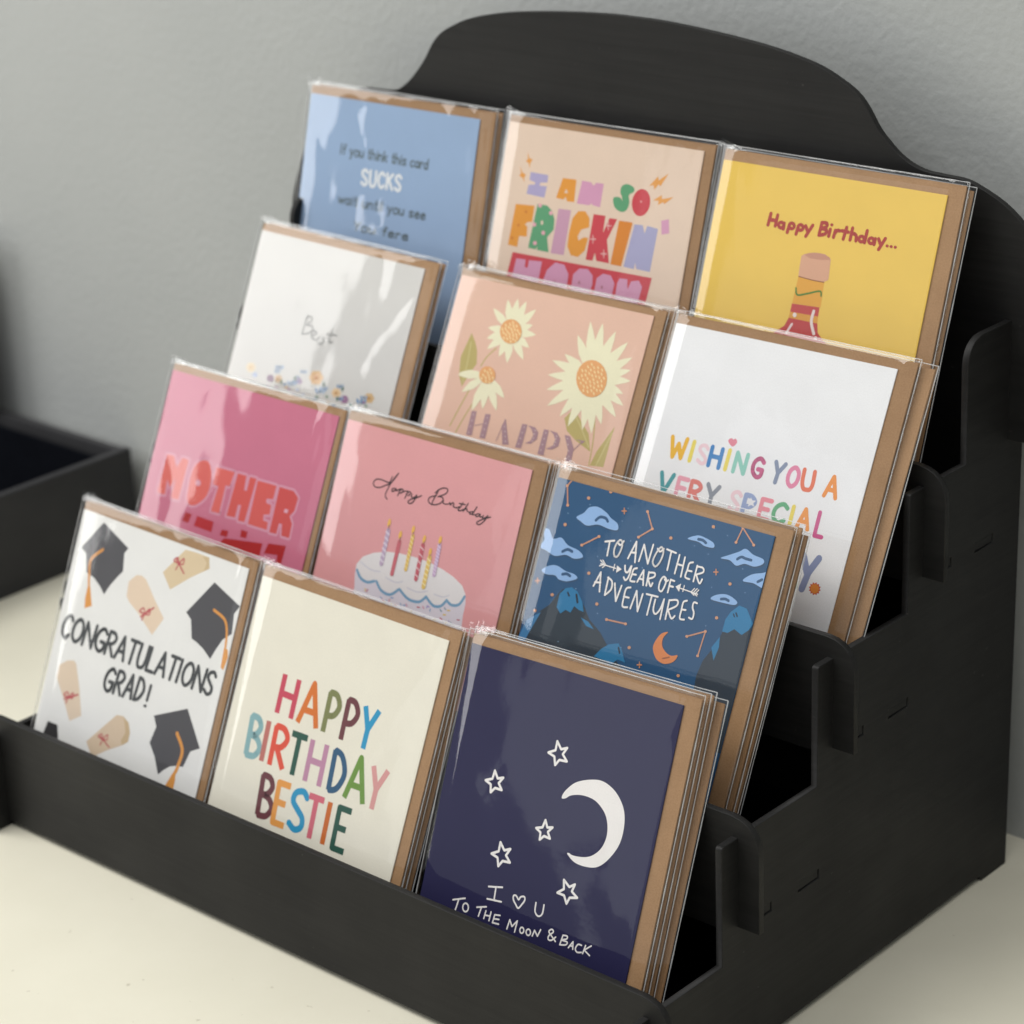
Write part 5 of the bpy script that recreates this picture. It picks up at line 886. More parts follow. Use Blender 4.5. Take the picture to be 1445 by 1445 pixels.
  ('P','e9e4c4',2,0,[86.84,32.06,87.41,40.51,88.78,46.36,91.93,51.84,94.33,55.03,94.49,51.34,93.90,45.37,91.52,39.73]),
  ('P','e9e4c4',2,0,[86.84,32.06,85.50,40.01,85.54,45.65,87.43,51.19,89.09,54.48,90.07,51.05,90.83,45.39,89.74,39.81]),
  ('P','e9e4c4',2,0,[86.84,32.06,82.69,39.52,80.69,45.05,80.52,50.91,80.95,54.51,83.14,51.36,85.92,45.98,86.87,40.28]),
  ('P','e9e4c4',2,0,[86.84,32.06,80.85,37.97,77.45,42.56,75.75,47.84,75.21,51.20,78.18,48.78,82.30,44.46,84.71,39.49]),
  ('P','e9e4c4',2,0,[86.84,32.06,78.37,36.44,72.99,40.15,68.96,44.93,66.92,48.11,70.92,46.43,76.89,43.14,81.47,38.83]),
  ('P','e9e4c4',2,0,[86.84,32.06,78.02,33.74,72.14,35.65,67.14,38.90,64.38,41.24,68.44,40.80,74.72,39.43,80.07,36.76]),
  ('P','e9e4c4',2,0,[86.84,32.06,78.18,31.34,72.11,31.60,66.33,33.34,62.93,34.81,66.79,35.45,73.03,35.80,78.91,34.69]),
  ('P','e9e4c4',2,0,[86.84,32.06,79.05,29.06,73.26,27.67,67.10,27.74,63.28,28.19,66.62,29.82,72.30,31.83,78.28,32.38]),
  ('P','e9e4c4',2,0,[86.84,32.06,81.63,27.88,77.42,25.56,72.32,24.53,69.00,24.28,71.07,26.38,74.93,29.26,79.64,30.83]),
  ('P','e9e4c4',2,0,[86.84,32.06,83.91,25.23,80.97,20.74,76.44,16.99,73.25,14.95,74.17,18.07,76.45,22.90,80.30,26.97]),
  ('P','e9e4c4',2,0,[29.82,41.24,23.51,40.91,19.18,41.31,15.24,42.94,12.98,44.27,15.82,44.68,20.33,44.79,24.42,43.68]),
  ('P','e9e4c4',2,0,[29.82,41.24,24.27,43.79,20.93,46.06,18.79,49.20,17.86,51.32,20.53,50.40,24.39,48.48,27.03,45.72]),
  ('P','e9e4c4',2,0,[29.82,41.24,26.78,47.02,25.45,51.27,25.72,55.73,26.34,58.46,28.01,56.01,30.02,51.86,30.43,47.50]),
  ('P','e9e4c4',2,0,[29.82,41.24,28.81,46.72,28.94,50.57,30.67,54.28,32.16,56.47,32.96,54.09,33.51,50.20,32.47,46.43]),
  ('P','e9e4c4',2,0,[29.82,41.24,31.85,46.99,34.05,50.78,37.64,53.97,40.19,55.71,39.64,53.13,38.06,49.10,35.07,45.66]),
  ('P','e9e4c4',2,0,[29.82,41.24,33.17,45.20,36.08,47.52,40.00,48.88,42.63,49.42,41.44,47.53,38.97,44.81,35.48,43.04]),
  ('P','e9e4c4',2,0,[29.82,41.24,23.78,40.57,19.60,40.74,15.70,42.14,13.43,43.34,16.12,43.90,20.45,44.26,24.46,43.38]),
  ('P','e2a56c',5,0,[42.52,18.97,42.78,20.66,42.43,22.29,41.51,23.70,40.09,24.76,38.32,25.36,36.37,25.44,34.42,24.99,32.68,24.05,31.30,22.72,30.44,21.12,30.17,19.42,30.52,17.78,31.46,16.36,32.89,15.31,34.67,14.72,36.63,14.65,38.57,15.11,40.30,16.05,41.66,17.38]),
  ('S','f3dca8',6,0.61,0,0,1,[37.21,19.92,37.88,20.63]),
  ('S','f3dca8',6,0.61,0,0,1,[35.84,20.94,36.51,21.65]),
  ('S','f3dca8',6,0.61,0,0,1,[36.16,18.62,36.83,19.33]),
  ('S','f3dca8',6,0.61,0,0,1,[38.09,21.15,38.76,21.86]),
  ('S','f3dca8',6,0.61,0,0,1,[34.28,20.09,34.95,20.80]),
  ('S','f3dca8',6,0.62,0,0,1,[38.11,18.57,38.77,19.28]),
  ('S','f3dca8',6,0.61,0,0,1,[36.58,22.34,37.25,23.05]),
  ('S','f3dca8',6,0.62,0,0,1,[34.49,18.11,35.16,18.82]),
  ('S','f3dca8',6,0.61,0,0,1,[39.55,20.44,40.22,21.15]),
  ('S','f3dca8',6,0.62,0,0,1,[33.98,21.60,34.66,22.31]),
  ('S','f3dca8',6,0.61,0,0,1,[36.99,17.19,37.66,17.90]),
  ('S','f3dca8',6,0.61,0,0,1,[38.50,22.73,39.17,23.44]),
  ('S','f3dca8',6,0.62,0,0,1,[32.87,19.02,33.55,19.73]),
  ('S','f3dca8',6,0.61,0,0,1,[39.86,18.70,40.53,19.41]),
  ('S','f3dca8',6,0.62,0,0,1,[35.24,23.20,35.91,23.91]),
  ('S','f3dca8',6,0.61,0,0,1,[34.80,16.67,35.47,17.38]),
  ('S','f3dca8',6,0.61,0,0,1,[40.41,21.80,41.08,22.51]),
  ('S','f3dca8',6,0.62,0,0,1,[32.33,20.95,33.01,21.66]),
  ('S','f3dca8',6,0.61,0,0,1,[38.64,16.81,39.31,17.52]),
  ('S','f3dca8',6,0.61,0,0,1,[37.63,23.99,38.30,24.70]),
  ('S','f3dca8',6,0.62,0,0,1,[32.51,17.47,33.19,18.18]),
  ('S','f3dca8',6,0.61,0,0,1,[41.30,19.77,41.97,20.48]),
  ('S','f3dca8',6,0.62,0,0,1,[33.39,23.15,34.07,23.86]),
  ('S','f3dca8',6,0.62,0,0,1,[36.13,15.66,36.81,16.37]),
  ('S','f3dca8',6,0.61,0,0,1,[40.27,23.41,40.94,24.11]),
  ('S','f3dca8',6,0.62,0,0,1,[31.17,19.54,31.85,20.25]),
  ('P','e2a56c',5,0,[94.89,30.53,95.30,33.01,94.89,35.40,93.69,37.46,91.82,39.01,89.46,39.87,86.83,39.98,84.20,39.31,81.82,37.92,79.93,35.96,78.71,33.61,78.29,31.10,78.72,28.69,79.94,26.61,81.83,25.07,84.21,24.22,86.85,24.14,89.47,24.84,91.83,26.23,93.70,28.19]),
  ('S','f3dca8',6,0.58,0,0,1,[87.61,31.91,88.24,32.60]),
  ('S','f3dca8',6,0.58,0,0,1,[86.15,33.12,86.78,33.80]),
  ('S','f3dca8',6,0.58,0,0,1,[86.43,30.37,87.07,31.06]),
  ('S','f3dca8',6,0.58,0,0,1,[88.60,33.38,89.23,34.07]),
  ('S','f3dca8',6,0.58,0,0,1,[84.43,32.10,85.07,32.79]),
  ('S','f3dca8',6,0.58,0,0,1,[88.55,30.33,89.18,31.01]),
  ('S','f3dca8',6,0.58,0,0,1,[86.99,34.79,87.62,35.47]),
  ('S','f3dca8',6,0.58,0,0,1,[84.61,29.76,85.24,30.45]),
  ('S','f3dca8',6,0.58,0,0,1,[90.16,32.54,90.79,33.23]),
  ('S','f3dca8',6,0.59,0,0,1,[84.15,33.89,84.79,34.57]),
  ('S','f3dca8',6,0.58,0,0,1,[87.30,28.69,87.93,29.38]),
  ('S','f3dca8',6,0.58,0,0,1,[89.08,35.25,89.71,35.93]),
  ('S','f3dca8',6,0.59,0,0,1,[82.88,30.82,83.52,31.51]),
  ('S','f3dca8',6,0.58,0,0,1,[90.46,30.49,91.09,31.18]),
  ('S','f3dca8',6,0.58,0,0,1,[85.55,35.79,86.19,36.48]),
  ('S','f3dca8',6,0.58,0,0,1,[84.91,28.05,85.55,28.74]),
  ('S','f3dca8',6,0.58,0,0,1,[91.13,34.17,91.76,34.85]),
  ('S','f3dca8',6,0.58,0,0,1,[82.34,33.11,82.98,33.79]),
  ('S','f3dca8',6,0.58,0,0,1,[89.08,28.24,89.72,28.93]),
  ('S','f3dca8',6,0.58,0,0,1,[88.17,36.74,88.80,37.42]),
  ('S','f3dca8',6,0.59,0,0,1,[82.45,28.99,83.09,29.68]),
  ('S','f3dca8',6,0.58,0,0,1,[92.04,31.76,92.67,32.45]),
  ('S','f3dca8',6,0.59,0,0,1,[83.55,35.72,84.19,36.41]),
  ('S','f3dca8',6,0.58,0,0,1,[86.33,26.86,86.97,27.55]),
  ('S','f3dca8',6,0.58,0,0,1,[91.01,36.06,91.65,36.74]),
  ('S','f3dca8',6,0.59,0,0,1,[81.05,31.43,81.69,32.12]),
  ('S','f3dca8',6,0.58,0,0,1,[91.15,28.83,91.78,29.52]),
  ('S','f3dca8',6,0.58,0,0,1,[86.34,37.57,86.97,38.25]),
  ('S','f3dca8',6,0.58,0,0,1,[83.10,27.14,83.74,27.83]),
  ('S','f3dca8',6,0.58,0,0,1,[92.93,33.72,93.56,34.41]),
  ('S','f3dca8',6,0.59,0,0,1,[81.51,34.65,82.15,35.33]),
  ('S','f3dca8',6,0.58,0,0,1,[88.48,26.47,89.12,27.16]),
  ('S','f3dca8',6,0.58,0,0,1,[89.86,37.76,90.49,38.45]),
  ('S','f3dca8',6,0.58,0,0,1,[80.60,29.26,81.24,29.95]),
  ('S','f3dca8',6,0.58,0,0,1,[93.01,30.35,93.64,31.04]),
  ('S','f3dca8',6,0.58,0,0,1,[83.97,37.50,84.60,38.19]),
  ('S','f3dca8',6,0.59,0,0,1,[84.75,25.69,85.39,26.38]),
  ('S','f3dca8',6,0.58,0,0,1,[92.89,35.97,93.52,36.65]),
  ('S','f3dca8',6,0.59,0,0,1,[79.89,32.73,80.53,33.42]),
  ('S','f3dca8',6,0.58,0,0,1,[90.94,27.05,91.57,27.73]),
  ('P','e2a56c',5,0,[34.38,40.38,34.55,41.58,34.27,42.75,33.55,43.77,32.46,44.55,31.12,45.00,29.65,45.09,28.19,44.80,26.89,44.16,25.88,43.23,25.25,42.11,25.07,40.90,25.36,39.73,26.09,38.71,27.18,37.93,28.53,37.48,30.00,37.40,31.46,37.70,32.75,38.34,33.76,39.26]),
  ('S','f3dca8',6,0.62,0,0,1,[30.62,41.09,31.29,41.80]),
  ('S','f3dca8',6,0.62,0,0,1,[29.08,42.20,29.75,42.90]),
  ('S','f3dca8',6,0.62,0,0,1,[29.48,39.76,30.15,40.47]),
  ('S','f3dca8',6,0.61,0,0,1,[31.57,42.37,32.24,43.08]),
  ('S','f3dca8',6,0.62,0,0,1,[27.36,41.35,28.04,42.05]),
  ('S','f3dca8',6,0.62,0,0,1,[31.64,39.67,32.31,40.37]),
  ('S','f3dca8',6,0.62,0,0,1,[29.87,43.65,30.54,44.36]),
  ('S','f3dca8',6,0.62,0,0,1,[27.64,39.27,28.31,39.98]),
  ('S','f3dca8',6,0.62,0,0,1,[33.20,41.59,33.88,42.29]),
  ('S','f3dca8',6,0.62,0,0,1,[27.00,42.93,27.68,43.64]),
  ('S','f3dca8',6,0.61,0,0,1,[30.43,38.25,31.10,38.95]),
  ('S','f3dca8',6,0.62,0,0,1,[31.99,44.01,32.66,44.71]),
  ('P','a5848d',3,0,[26.52,58.29,29.26,58.04,30.01,69.03,26.74,69.29]),
  ('P','a5848d',3,0,[34.47,58.17,37.54,57.85,37.94,68.87,34.67,69.07]),
  ('P','a5848d',3,0,[46.44,57.94,51.76,68.64,48.40,69.51,45.28,61.54]),
  ('P','a5848d',3,0,[56.25,58.34,59.15,58.16,59.11,68.85,55.72,69.15]),
  ('P','a5848d',3,0,[59.59,58.36,63.65,58.40,66.09,60.21,66.21,63.35,63.63,65.90,60.44,66.27,63.17,64.55,63.72,61.84,62.00,59.60]),
  ('P','a5848d',3,0,[68.72,58.24,71.43,58.09,72.14,69.41,68.72,69.44]),
  ('P','a5848d',3,0,[71.96,58.15,76.14,58.27,78.77,60.48,78.73,63.80,75.84,65.94,72.32,66.28,75.70,64.26,76.15,61.30,74.36,59.21]),
  ('P','a5848d',3,0,[80.52,58.41,83.53,58.36,87.11,63.03,87.65,68.89,84.56,69.08,84.36,64.45]),
  ('P','a5848d',3,0,[86.72,59.13,92.29,58.72,90.69,60.30,90.03,59.41]),
  ('S','a5848d',3,0.36,0,0,1,[30.13,64.31,34.21,62.90]),
  ('S','a5848d',3,0.36,0,0,1,[46.24,58.44,44.42,68.41]),
  ('S','a5848d',3,0.34,0,0,1,[86.88,64.50,90.66,59.17]),
  ('P','e3cfc8',4,0,[28.34,59.69,28.29,59.90,28.03,60.01,27.77,59.92,27.69,59.70,27.86,59.52,28.15,59.52]),
  ('P','e3cfc8',4,0,[28.32,62.43,28.27,62.65,28.01,62.75,27.75,62.66,27.68,62.44,27.85,62.27,28.14,62.26]),
  ('P','e3cfc8',4,0,[28.31,65.17,28.25,65.39,28.00,65.49,27.73,65.40,27.66,65.19,27.83,65.01,28.12,65.00]),
  ('P','e3cfc8',4,0,[28.29,67.92,28.24,68.13,27.98,68.24,27.72,68.15,27.64,67.93,27.81,67.76,28.10,67.75]),
  ('P','e3cfc8',4,0,[36.42,59.54,36.37,59.75,36.11,59.85,35.85,59.76,35.78,59.55,35.95,59.37,36.23,59.37]),
  ('P','e3cfc8',4,0,[36.44,62.16,36.39,62.38,36.14,62.48,35.87,62.39,35.80,62.18,35.97,62.00,36.26,61.99]),
  ('P','e3cfc8',4,0,[36.47,64.79,36.41,65.00,36.16,65.11,35.90,65.02,35.82,64.80,35.99,64.63,36.28,64.62]),
  ('P','e3cfc8',4,0,[36.49,67.41,36.44,67.63,36.18,67.73,35.92,67.64,35.85,67.43,36.02,67.25,36.30,67.25]),
  ('P','e3cfc8',4,0,[47.37,61.41,47.32,61.63,47.07,61.73,46.81,61.64,46.74,61.43,46.91,61.25,47.19,61.24]),
  ('P','e3cfc8',4,0,[48.23,63.46,48.17,63.68,47.92,63.78,47.67,63.69,47.59,63.48,47.76,63.30,48.04,63.30]),
  ('P','e3cfc8',4,0,[49.08,65.52,49.03,65.73,48.78,65.83,48.52,65.74,48.45,65.53,48.61,65.36,48.90,65.35]),
  ('P','e3cfc8',4,0,[49.93,67.57,49.88,67.78,49.63,67.88,49.37,67.80,49.30,67.58,49.47,67.41,49.75,67.40]),
  ('P','e3cfc8',4,0,[58.10,59.53,58.05,59.74,57.80,59.84,57.55,59.75,57.47,59.54,57.64,59.37,57.92,59.36]),
  ('P','e3cfc8',4,0,[57.86,62.08,57.81,62.29,57.56,62.39,57.31,62.31,57.24,62.09,57.40,61.92,57.68,61.91]),
  ('P','e3cfc8',4,0,[57.63,64.63,57.57,64.85,57.33,64.95,57.07,64.86,57.00,64.65,57.16,64.47,57.44,64.47]),
  ('P','e3cfc8',4,0,[57.39,67.19,57.34,67.40,57.09,67.50,56.83,67.41,56.76,67.20,56.93,67.03,57.21,67.02]),
  ('P','e3cfc8',4,0,[64.41,59.69,64.36,59.90,64.12,60.00,63.86,59.91,63.79,59.70,63.96,59.53,64.23,59.52]),
  ('P','e3cfc8',4,0,[64.48,61.31,64.42,61.52,64.18,61.62,63.92,61.53,63.85,61.32,64.02,61.15,64.29,61.14]),
  ('P','e3cfc8',4,0,[64.54,62.92,64.49,63.14,64.24,63.24,63.99,63.15,63.91,62.94,64.08,62.77,64.36,62.76]),
  ('P','e3cfc8',4,0,[64.60,64.54,64.55,64.76,64.30,64.86,64.05,64.77,63.98,64.56,64.14,64.38,64.42,64.38]),
  ('P','e3cfc8',4,0,[70.59,59.58,70.54,59.79,70.30,59.89,70.04,59.80,69.97,59.59,70.14,59.42,70.41,59.41]),
  ('P','e3cfc8',4,0,[70.50,62.18,70.45,62.39,70.21,62.49,69.95,62.40,69.88,62.19,70.05,62.02,70.32,62.01]),
  ('P','e3cfc8',4,0,[70.41,64.78,70.36,64.99,70.12,65.09,69.87,65.00,69.79,64.79,69.96,64.62,70.23,64.61]),
  ('P','e3cfc8',4,0,[70.32,67.38,70.27,67.59,70.03,67.69,69.78,67.61,69.70,67.40,69.87,67.22,70.14,67.22]),
  ('P','e3cfc8',4,0,[76.95,59.71,76.90,59.92,76.66,60.02,76.41,59.93,76.34,59.72,76.50,59.55,76.78,59.54]),
  ('P','e3cfc8',4,0,[76.88,61.06,76.83,61.27,76.59,61.37,76.34,61.28,76.26,61.07,76.43,60.90,76.70,60.89]),
  ('P','e3cfc8',4,0,[76.80,62.41,76.75,62.62,76.51,62.72,76.26,62.63,76.19,62.42,76.35,62.25,76.63,62.24]),
  ('P','e3cfc8',4,0,[76.73,63.76,76.68,63.97,76.44,64.07,76.19,63.98,76.12,63.77,76.28,63.60,76.55,63.59]),
  ('P','e3cfc8',4,0,[82.91,59.63,82.86,59.84,82.62,59.94,82.37,59.85,82.30,59.64,82.46,59.47,82.73,59.46]),
  ('P','e3cfc8',4,0,[83.97,62.07,83.92,62.28,83.68,62.38,83.43,62.29,83.36,62.08,83.53,61.91,83.80,61.90]),
  ('P','e3cfc8',4,0,[85.03,64.50,84.98,64.71,84.74,64.81,84.50,64.73,84.43,64.52,84.59,64.35,84.86,64.34]),
  ('P','e3cfc8',4,0,[86.09,66.94,86.04,67.15,85.80,67.25,85.56,67.16,85.49,66.95,85.65,66.78,85.92,66.77]),
 ]),
 (3, 2): ('eaeaec', [
  ('L','e8b43c',4,2.01,'W',1,[14.06,55.24,21.65,54.76,13.43,47.09]),
  ('L','e6d365',4,1.98,'I',1,[24.64,54.96,24.64,54.96,24.80,46.96]),
  ('L','eccdd4',4,1.61,'S',1,[28.60,54.90,32.75,54.98,28.13,47.29]),
  ('L','4a86c0',4,1.96,'H',1,[34.41,54.95,39.64,54.99,34.31,47.11]),
  ('L','e6d365',4,1.94,'I',1,[43.01,54.91,43.01,54.91,43.13,46.88]),
  ('S','dd8596',3,1.01,1,1,1,[43.67,44.58,41.48,43.14,42.42,42.33,43.37,42.95,44.17,42.16,44.91,43.08]),
  ('P','dd8596',3,0,[44.40,43.12,44.43,43.42,44.36,43.71,44.18,43.97,43.91,44.17,43.57,44.28,43.21,44.31,42.85,44.24,42.54,44.08,42.29,43.85,42.14,43.57,42.11,43.27,42.18,42.98,42.36,42.72,42.64,42.52,42.97,42.40,43.33,42.38,43.69,42.45,44.00,42.61,44.25,42.84]),
  ('L','8fc8ba',4,1.93,'N',1,[47.07,54.94,52.19,54.86,47.20,46.98]),
  ('L','c9648c',4,1.91,'G',1,[56.09,54.78,60.85,54.89,55.99,47.04]),
  ('L','8590a8',4,1.89,'Y',1,[65.89,55.06,70.65,55.10,66.38,46.93]),
  ('L','dd85a4',4,1.88,'O',1,[73.55,55.10,78.41,55.16,73.75,47.25]),
  ('L','e0775a',4,1.85,'U',1,[81.07,54.90,86.07,54.87,80.44,47.20]),
  ('L','e8934a',4,1.84,'A',1,[92.27,55.36,97.72,55.40,92.05,47.20]),
  ('L','4f9aa0',4,2.01,'V',1,[12.80,70.92,19.11,70.71,12.82,62.63]),
  ('L','e5a0b0',4,1.99,'E',1,[22.34,71.09,26.98,71.16,22.21,62.88]),
  ('L','da7a72',4,1.98,'R',1,[29.05,70.90,34.23,70.85,28.91,62.91]),
  ('L','8a8f9a',4,1.96,'Y',1,[37.15,70.71,42.90,70.71,37.02,62.57]),
  ('L','eccdd4',4,1.71,'S',1,[49.97,70.73,54.29,70.71,49.84,62.65]),
  ('L','96a6cc',4,2.13,'P',1,[56.56,70.84,61.52,70.86,56.47,62.90]),
  ('L','e58f9c',4,1.9,'E',1,[64.80,70.75,69.41,70.72,64.71,62.86]),
  ('L','68ae82',4,1.89,'C',1,[71.22,70.68,76.98,70.51,71.66,62.89]),
  ('L','e6d365',4,1.86,'I',1,[80.14,70.23,80.14,70.23,80.08,62.71]),
  ('L','ea9a52',4,1.86,'A',1,[83.64,70.37,88.91,70.28,83.35,62.61]),
  ('L','cc5e90',4,1.83,'L',1,[92.82,71.84,96.21,71.80,92.70,62.38]),
  ('P','e6e6ea',6,0,[59.01,63.47,60.08,64.48,61.84,64.22,60.82,65.43,61.68,66.73,59.94,66.37,58.64,67.40,58.75,65.88,57.21,65.23,58.83,64.75]),
  ('L','e0775a',4,2.79,'D',1,[76.63,93.43,81.68,93.34,76.27,84.30]),
  ('L','68ae82',4,2.76,'A',1,[84.25,93.46,89.95,93.33,83.89,84.37]),
  ('S','8590b2',4,3.0,0,0,1,[90.48,80.71,93.99,86.89]),
  ('S','8590b2',4,2.98,0,0,1,[97.73,80.25,94.66,86.73,93.63,93.66]),
  ('P','c9523a',3,0,[101.55,91.77,102.39,92.29,101.58,92.81,102.03,93.64,101.03,93.71,100.97,94.62,100.06,94.22,99.51,94.98,98.92,94.21,98.03,94.60,97.93,93.68,96.92,93.61,97.34,92.78,96.50,92.25,97.31,91.73,96.86,90.90,97.86,90.84,97.92,89.92,98.84,90.32,99.39,89.57,99.97,90.33,100.87,89.94,100.97,90.86,101.97,90.94]),
  ('P','e28a3c',4,0,[101.36,91.82,101.44,92.39,101.32,92.96,101.03,93.46,100.58,93.85,100.01,94.08,99.40,94.13,98.78,94.00,98.23,93.70,97.81,93.27,97.54,92.73,97.45,92.15,97.57,91.58,97.87,91.08,98.32,90.70,98.88,90.47,99.50,90.42,100.11,90.54,100.66,90.84,101.09,91.28]),
 ]),
 (4, 0): ('93abcb', [
  ('L','5b696d',4,0.89,'I',1,[24.62,26.52,25.14,26.52,24.75,21.82]),
  ('L','5b696d',4,0.89,'f',1,[25.99,26.53,27.71,26.54,26.12,21.83]),
  ('L','5b696d',4,0.89,'y',1,[30.70,26.55,33.17,26.56,30.82,21.86]),
  ('L','5b696d',4,0.88,'o',1,[34.02,26.56,36.49,26.58,34.14,21.88]),
  ('L','5b696d',4,0.88,'u',1,[37.34,26.58,39.79,26.59,37.45,21.90]),
  ('L','5b696d',4,0.87,'t',1,[42.75,26.60,44.44,26.61,42.86,21.94]),
  ('L','5b696d',4,0.87,'h',1,[45.28,26.61,47.71,26.63,45.39,21.96]),
  ('L','5b696d',4,0.87,'i',1,[48.55,26.63,49.06,26.63,48.66,21.98]),
  ('L','5b696d',4,0.87,'n',1,[49.89,26.64,52.32,26.65,50.00,21.99]),
  ('L','5b696d',4,0.86,'k',1,[53.15,26.65,55.57,26.66,53.26,22.01]),
  ('L','5b696d',4,0.86,'t',1,[58.48,26.67,60.14,26.68,58.58,22.05]),
  ('L','5b696d',4,0.86,'h',1,[60.97,26.68,63.37,26.70,61.07,22.06]),
  ('L','5b696d',4,0.85,'i',1,[64.19,26.70,64.69,26.70,64.29,22.09]),
  ('L','5b696d',4,0.85,'s',1,[65.51,26.71,67.90,26.72,65.61,22.10]),
  ('L','5b696d',4,0.85,'c',1,[70.77,26.73,73.15,26.74,70.86,22.13]),
  ('L','5b696d',4,0.84,'a',1,[73.96,26.74,76.33,26.75,74.05,22.15]),
  ('L','5b696d',4,0.84,'r',1,[77.15,26.76,78.77,26.76,77.23,22.18]),
  ('L','5b696d',4,0.84,'d',1,[79.59,26.77,81.94,26.78,79.67,22.19]),
  ('L','5b696d',4,0.89,'w',1,[26.67,50.00,30.79,50.01,26.83,45.47]),
  ('L','5b696d',4,0.89,'a',1,[31.81,50.01,34.78,50.02,31.97,45.50]),
  ('L','5b696d',4,0.88,'i',1,[35.80,50.03,36.42,50.03,35.96,45.52]),
  ('L','5b696d',4,0.88,'t',1,[37.44,50.03,39.48,50.04,37.59,45.53]),
  ('L','5b696d',4,0.88,'u',1,[43.03,50.05,45.97,50.06,43.18,45.57]),
  ('L','5b696d',4,0.87,'n',1,[46.98,50.07,49.91,50.08,47.12,45.59]),
  ('L','5b696d',4,0.87,'t',1,[50.91,50.08,52.92,50.09,51.05,45.61]),
  ('L','5b696d',4,0.87,'i',1,[53.93,50.09,54.53,50.09,54.07,45.63]),
  ('L','5b696d',4,0.87,'l',1,[55.53,50.09,56.13,50.10,55.67,45.64]),
  ('L','5b696d',4,0.87,'y',1,[59.63,50.11,62.52,50.12,59.76,45.66]),
  ('L','5b696d',4,0.86,'o',1,[63.51,50.12,66.39,50.13,63.64,45.68]),
  ('L','5b696d',4,0.85,'u',1,[67.38,50.14,70.25,50.14,67.51,45.70]),
  ('L','5b696d',4,0.84,'s',1,[73.69,50.16,76.54,50.17,73.82,45.74]),
  ('L','5b696d',4,0.85,'e',1,[77.52,50.17,80.36,50.18,77.64,45.76]),
  ('L','5b696d',4,0.84,'e',1,[81.34,50.18,84.16,50.19,81.45,45.78]),
  ('L','5b696d',4,0.88,'Y',1,[39.02,61.53,42.94,61.52,39.24,57.44]),
  ('L','5b696d',4,0.88,'o',1,[44.29,61.51,48.18,61.49,44.50,57.43]),
  ('L','5b696d',4,0.88,'u',1,[49.52,61.49,53.40,61.47,49.73,57.42]),
  ('L','5b696d',4,0.87,'f',1,[58.06,61.45,60.71,61.44,58.26,57.40]),
  ('L','5b696d',4,0.86,'e',1,[62.04,61.43,65.86,61.42,62.24,57.39]),
  ('L','5b696d',4,0.85,'r',1,[67.18,61.41,69.81,61.40,67.38,57.37]),
  ('L','5b696d',4,0.85,'e',1,[71.12,61.39,74.91,61.38,71.31,57.36]),
  ('L','e3e6e8',4,1.51,'S',1,[40.70,39.34,44.23,39.30,40.41,32.16]),
  ('L','e3e6e8',4,1.5,'U',1,[46.15,39.28,49.84,39.24,45.85,32.13]),
  ('L','e3e6e8',4,1.49,'C',1,[51.75,39.22,55.43,39.18,51.45,32.09]),
  ('L','e3e6e8',4,1.48,'K',1,[57.32,39.16,60.98,39.13,57.02,32.05]),
  ('L','e3e6e8',4,1.48,'S',1,[62.87,39.11,66.31,39.07,62.55,32.01]),
 ]),
 (4, 1): ('dfc7b3', [
  ('P','a9a0c4',1,0,[17.08,21.06,27.50,21.10,27.68,24.43,23.45,25.10,23.57,26.41,27.66,26.16,27.26,31.41,16.58,31.00,17.00,26.88,20.66,26.22,20.70,25.34,17.07,24.66]),
  ('P','dd9434',1,0,[36.14,21.30,43.87,21.04,44.64,31.07,40.46,31.23,39.29,29.21,38.50,30.75,33.97,30.51]),
  ('P','dfc7b3',2,0,[38.95,25.81,40.44,27.62,38.24,27.74]),
  ('P','cf96b4',1,0,[47.17,21.00,52.32,21.07,54.05,22.38,55.21,20.92,59.54,20.80,59.57,31.30,55.50,31.01,54.26,30.32,53.37,31.30,46.20,31.43]),
  ('P','5a9b70',1,1,[69.48,23.44,69.60,20.60,72.53,19.20,76.32,20.27,76.72,22.18,74.38,23.91,75.27,27.16,74.23,30.69,71.21,31.67,67.49,30.04,66.09,26.15,69.71,25.55,71.14,26.88,70.47,24.72]),
  ('P','c6404a',1,0,[86.63,26.06,86.44,27.91,85.79,29.59,84.72,30.94,83.35,31.83,81.81,32.17,80.24,31.92,78.81,31.10,77.65,29.81,76.88,28.16,76.57,26.31,76.76,24.45,77.43,22.77,78.50,21.42,79.88,20.54,81.42,20.21,82.98,20.47,84.41,21.29,85.56,22.58,86.32,24.22]),
  ('P','dfa0a0',2,0,[82.07,25.67,81.98,26.00,81.61,26.18,81.20,26.11,80.97,25.82,81.07,25.49,81.43,25.31,81.85,25.39]),
  ('P','dd9434',1,0,[11.36,36.37,22.42,35.67,22.44,42.98,19.75,43.60,18.49,44.82,20.14,45.46,20.72,50.04,16.22,50.40,16.12,55.39,10.47,55.22]),
  ('P','5a9b70',1,0,[23.97,34.76,29.58,34.57,33.03,36.69,35.10,40.15,35.61,44.70,32.53,48.62,34.80,55.12,27.86,55.10,27.65,53.39,27.07,54.93,22.50,54.85]),
  ('P','dfc7b3',2,0,[28.98,42.46,28.92,43.21,28.46,43.58,27.88,43.36,27.52,42.67,27.58,41.92,28.04,41.55,28.62,41.78]),
  ('P','e0a5b0',2,0,[33.57,37.48,33.44,38.13,32.86,38.55,32.10,38.54,31.52,38.10,31.38,37.45,31.76,36.88,32.47,36.67,33.18,36.90]),
  ('P','e0a5b0',2,0,[25.13,43.88,25.00,44.53,24.41,44.95,23.64,44.95,23.05,44.51,22.92,43.86,23.30,43.28,24.02,43.07,24.74,43.30]),
  ('P','e0a5b0',2,0,[31.02,46.81,30.89,47.46,30.31,47.88,29.55,47.87,28.96,47.44,28.83,46.79,29.20,46.21,29.92,45.99,30.64,46.23]),
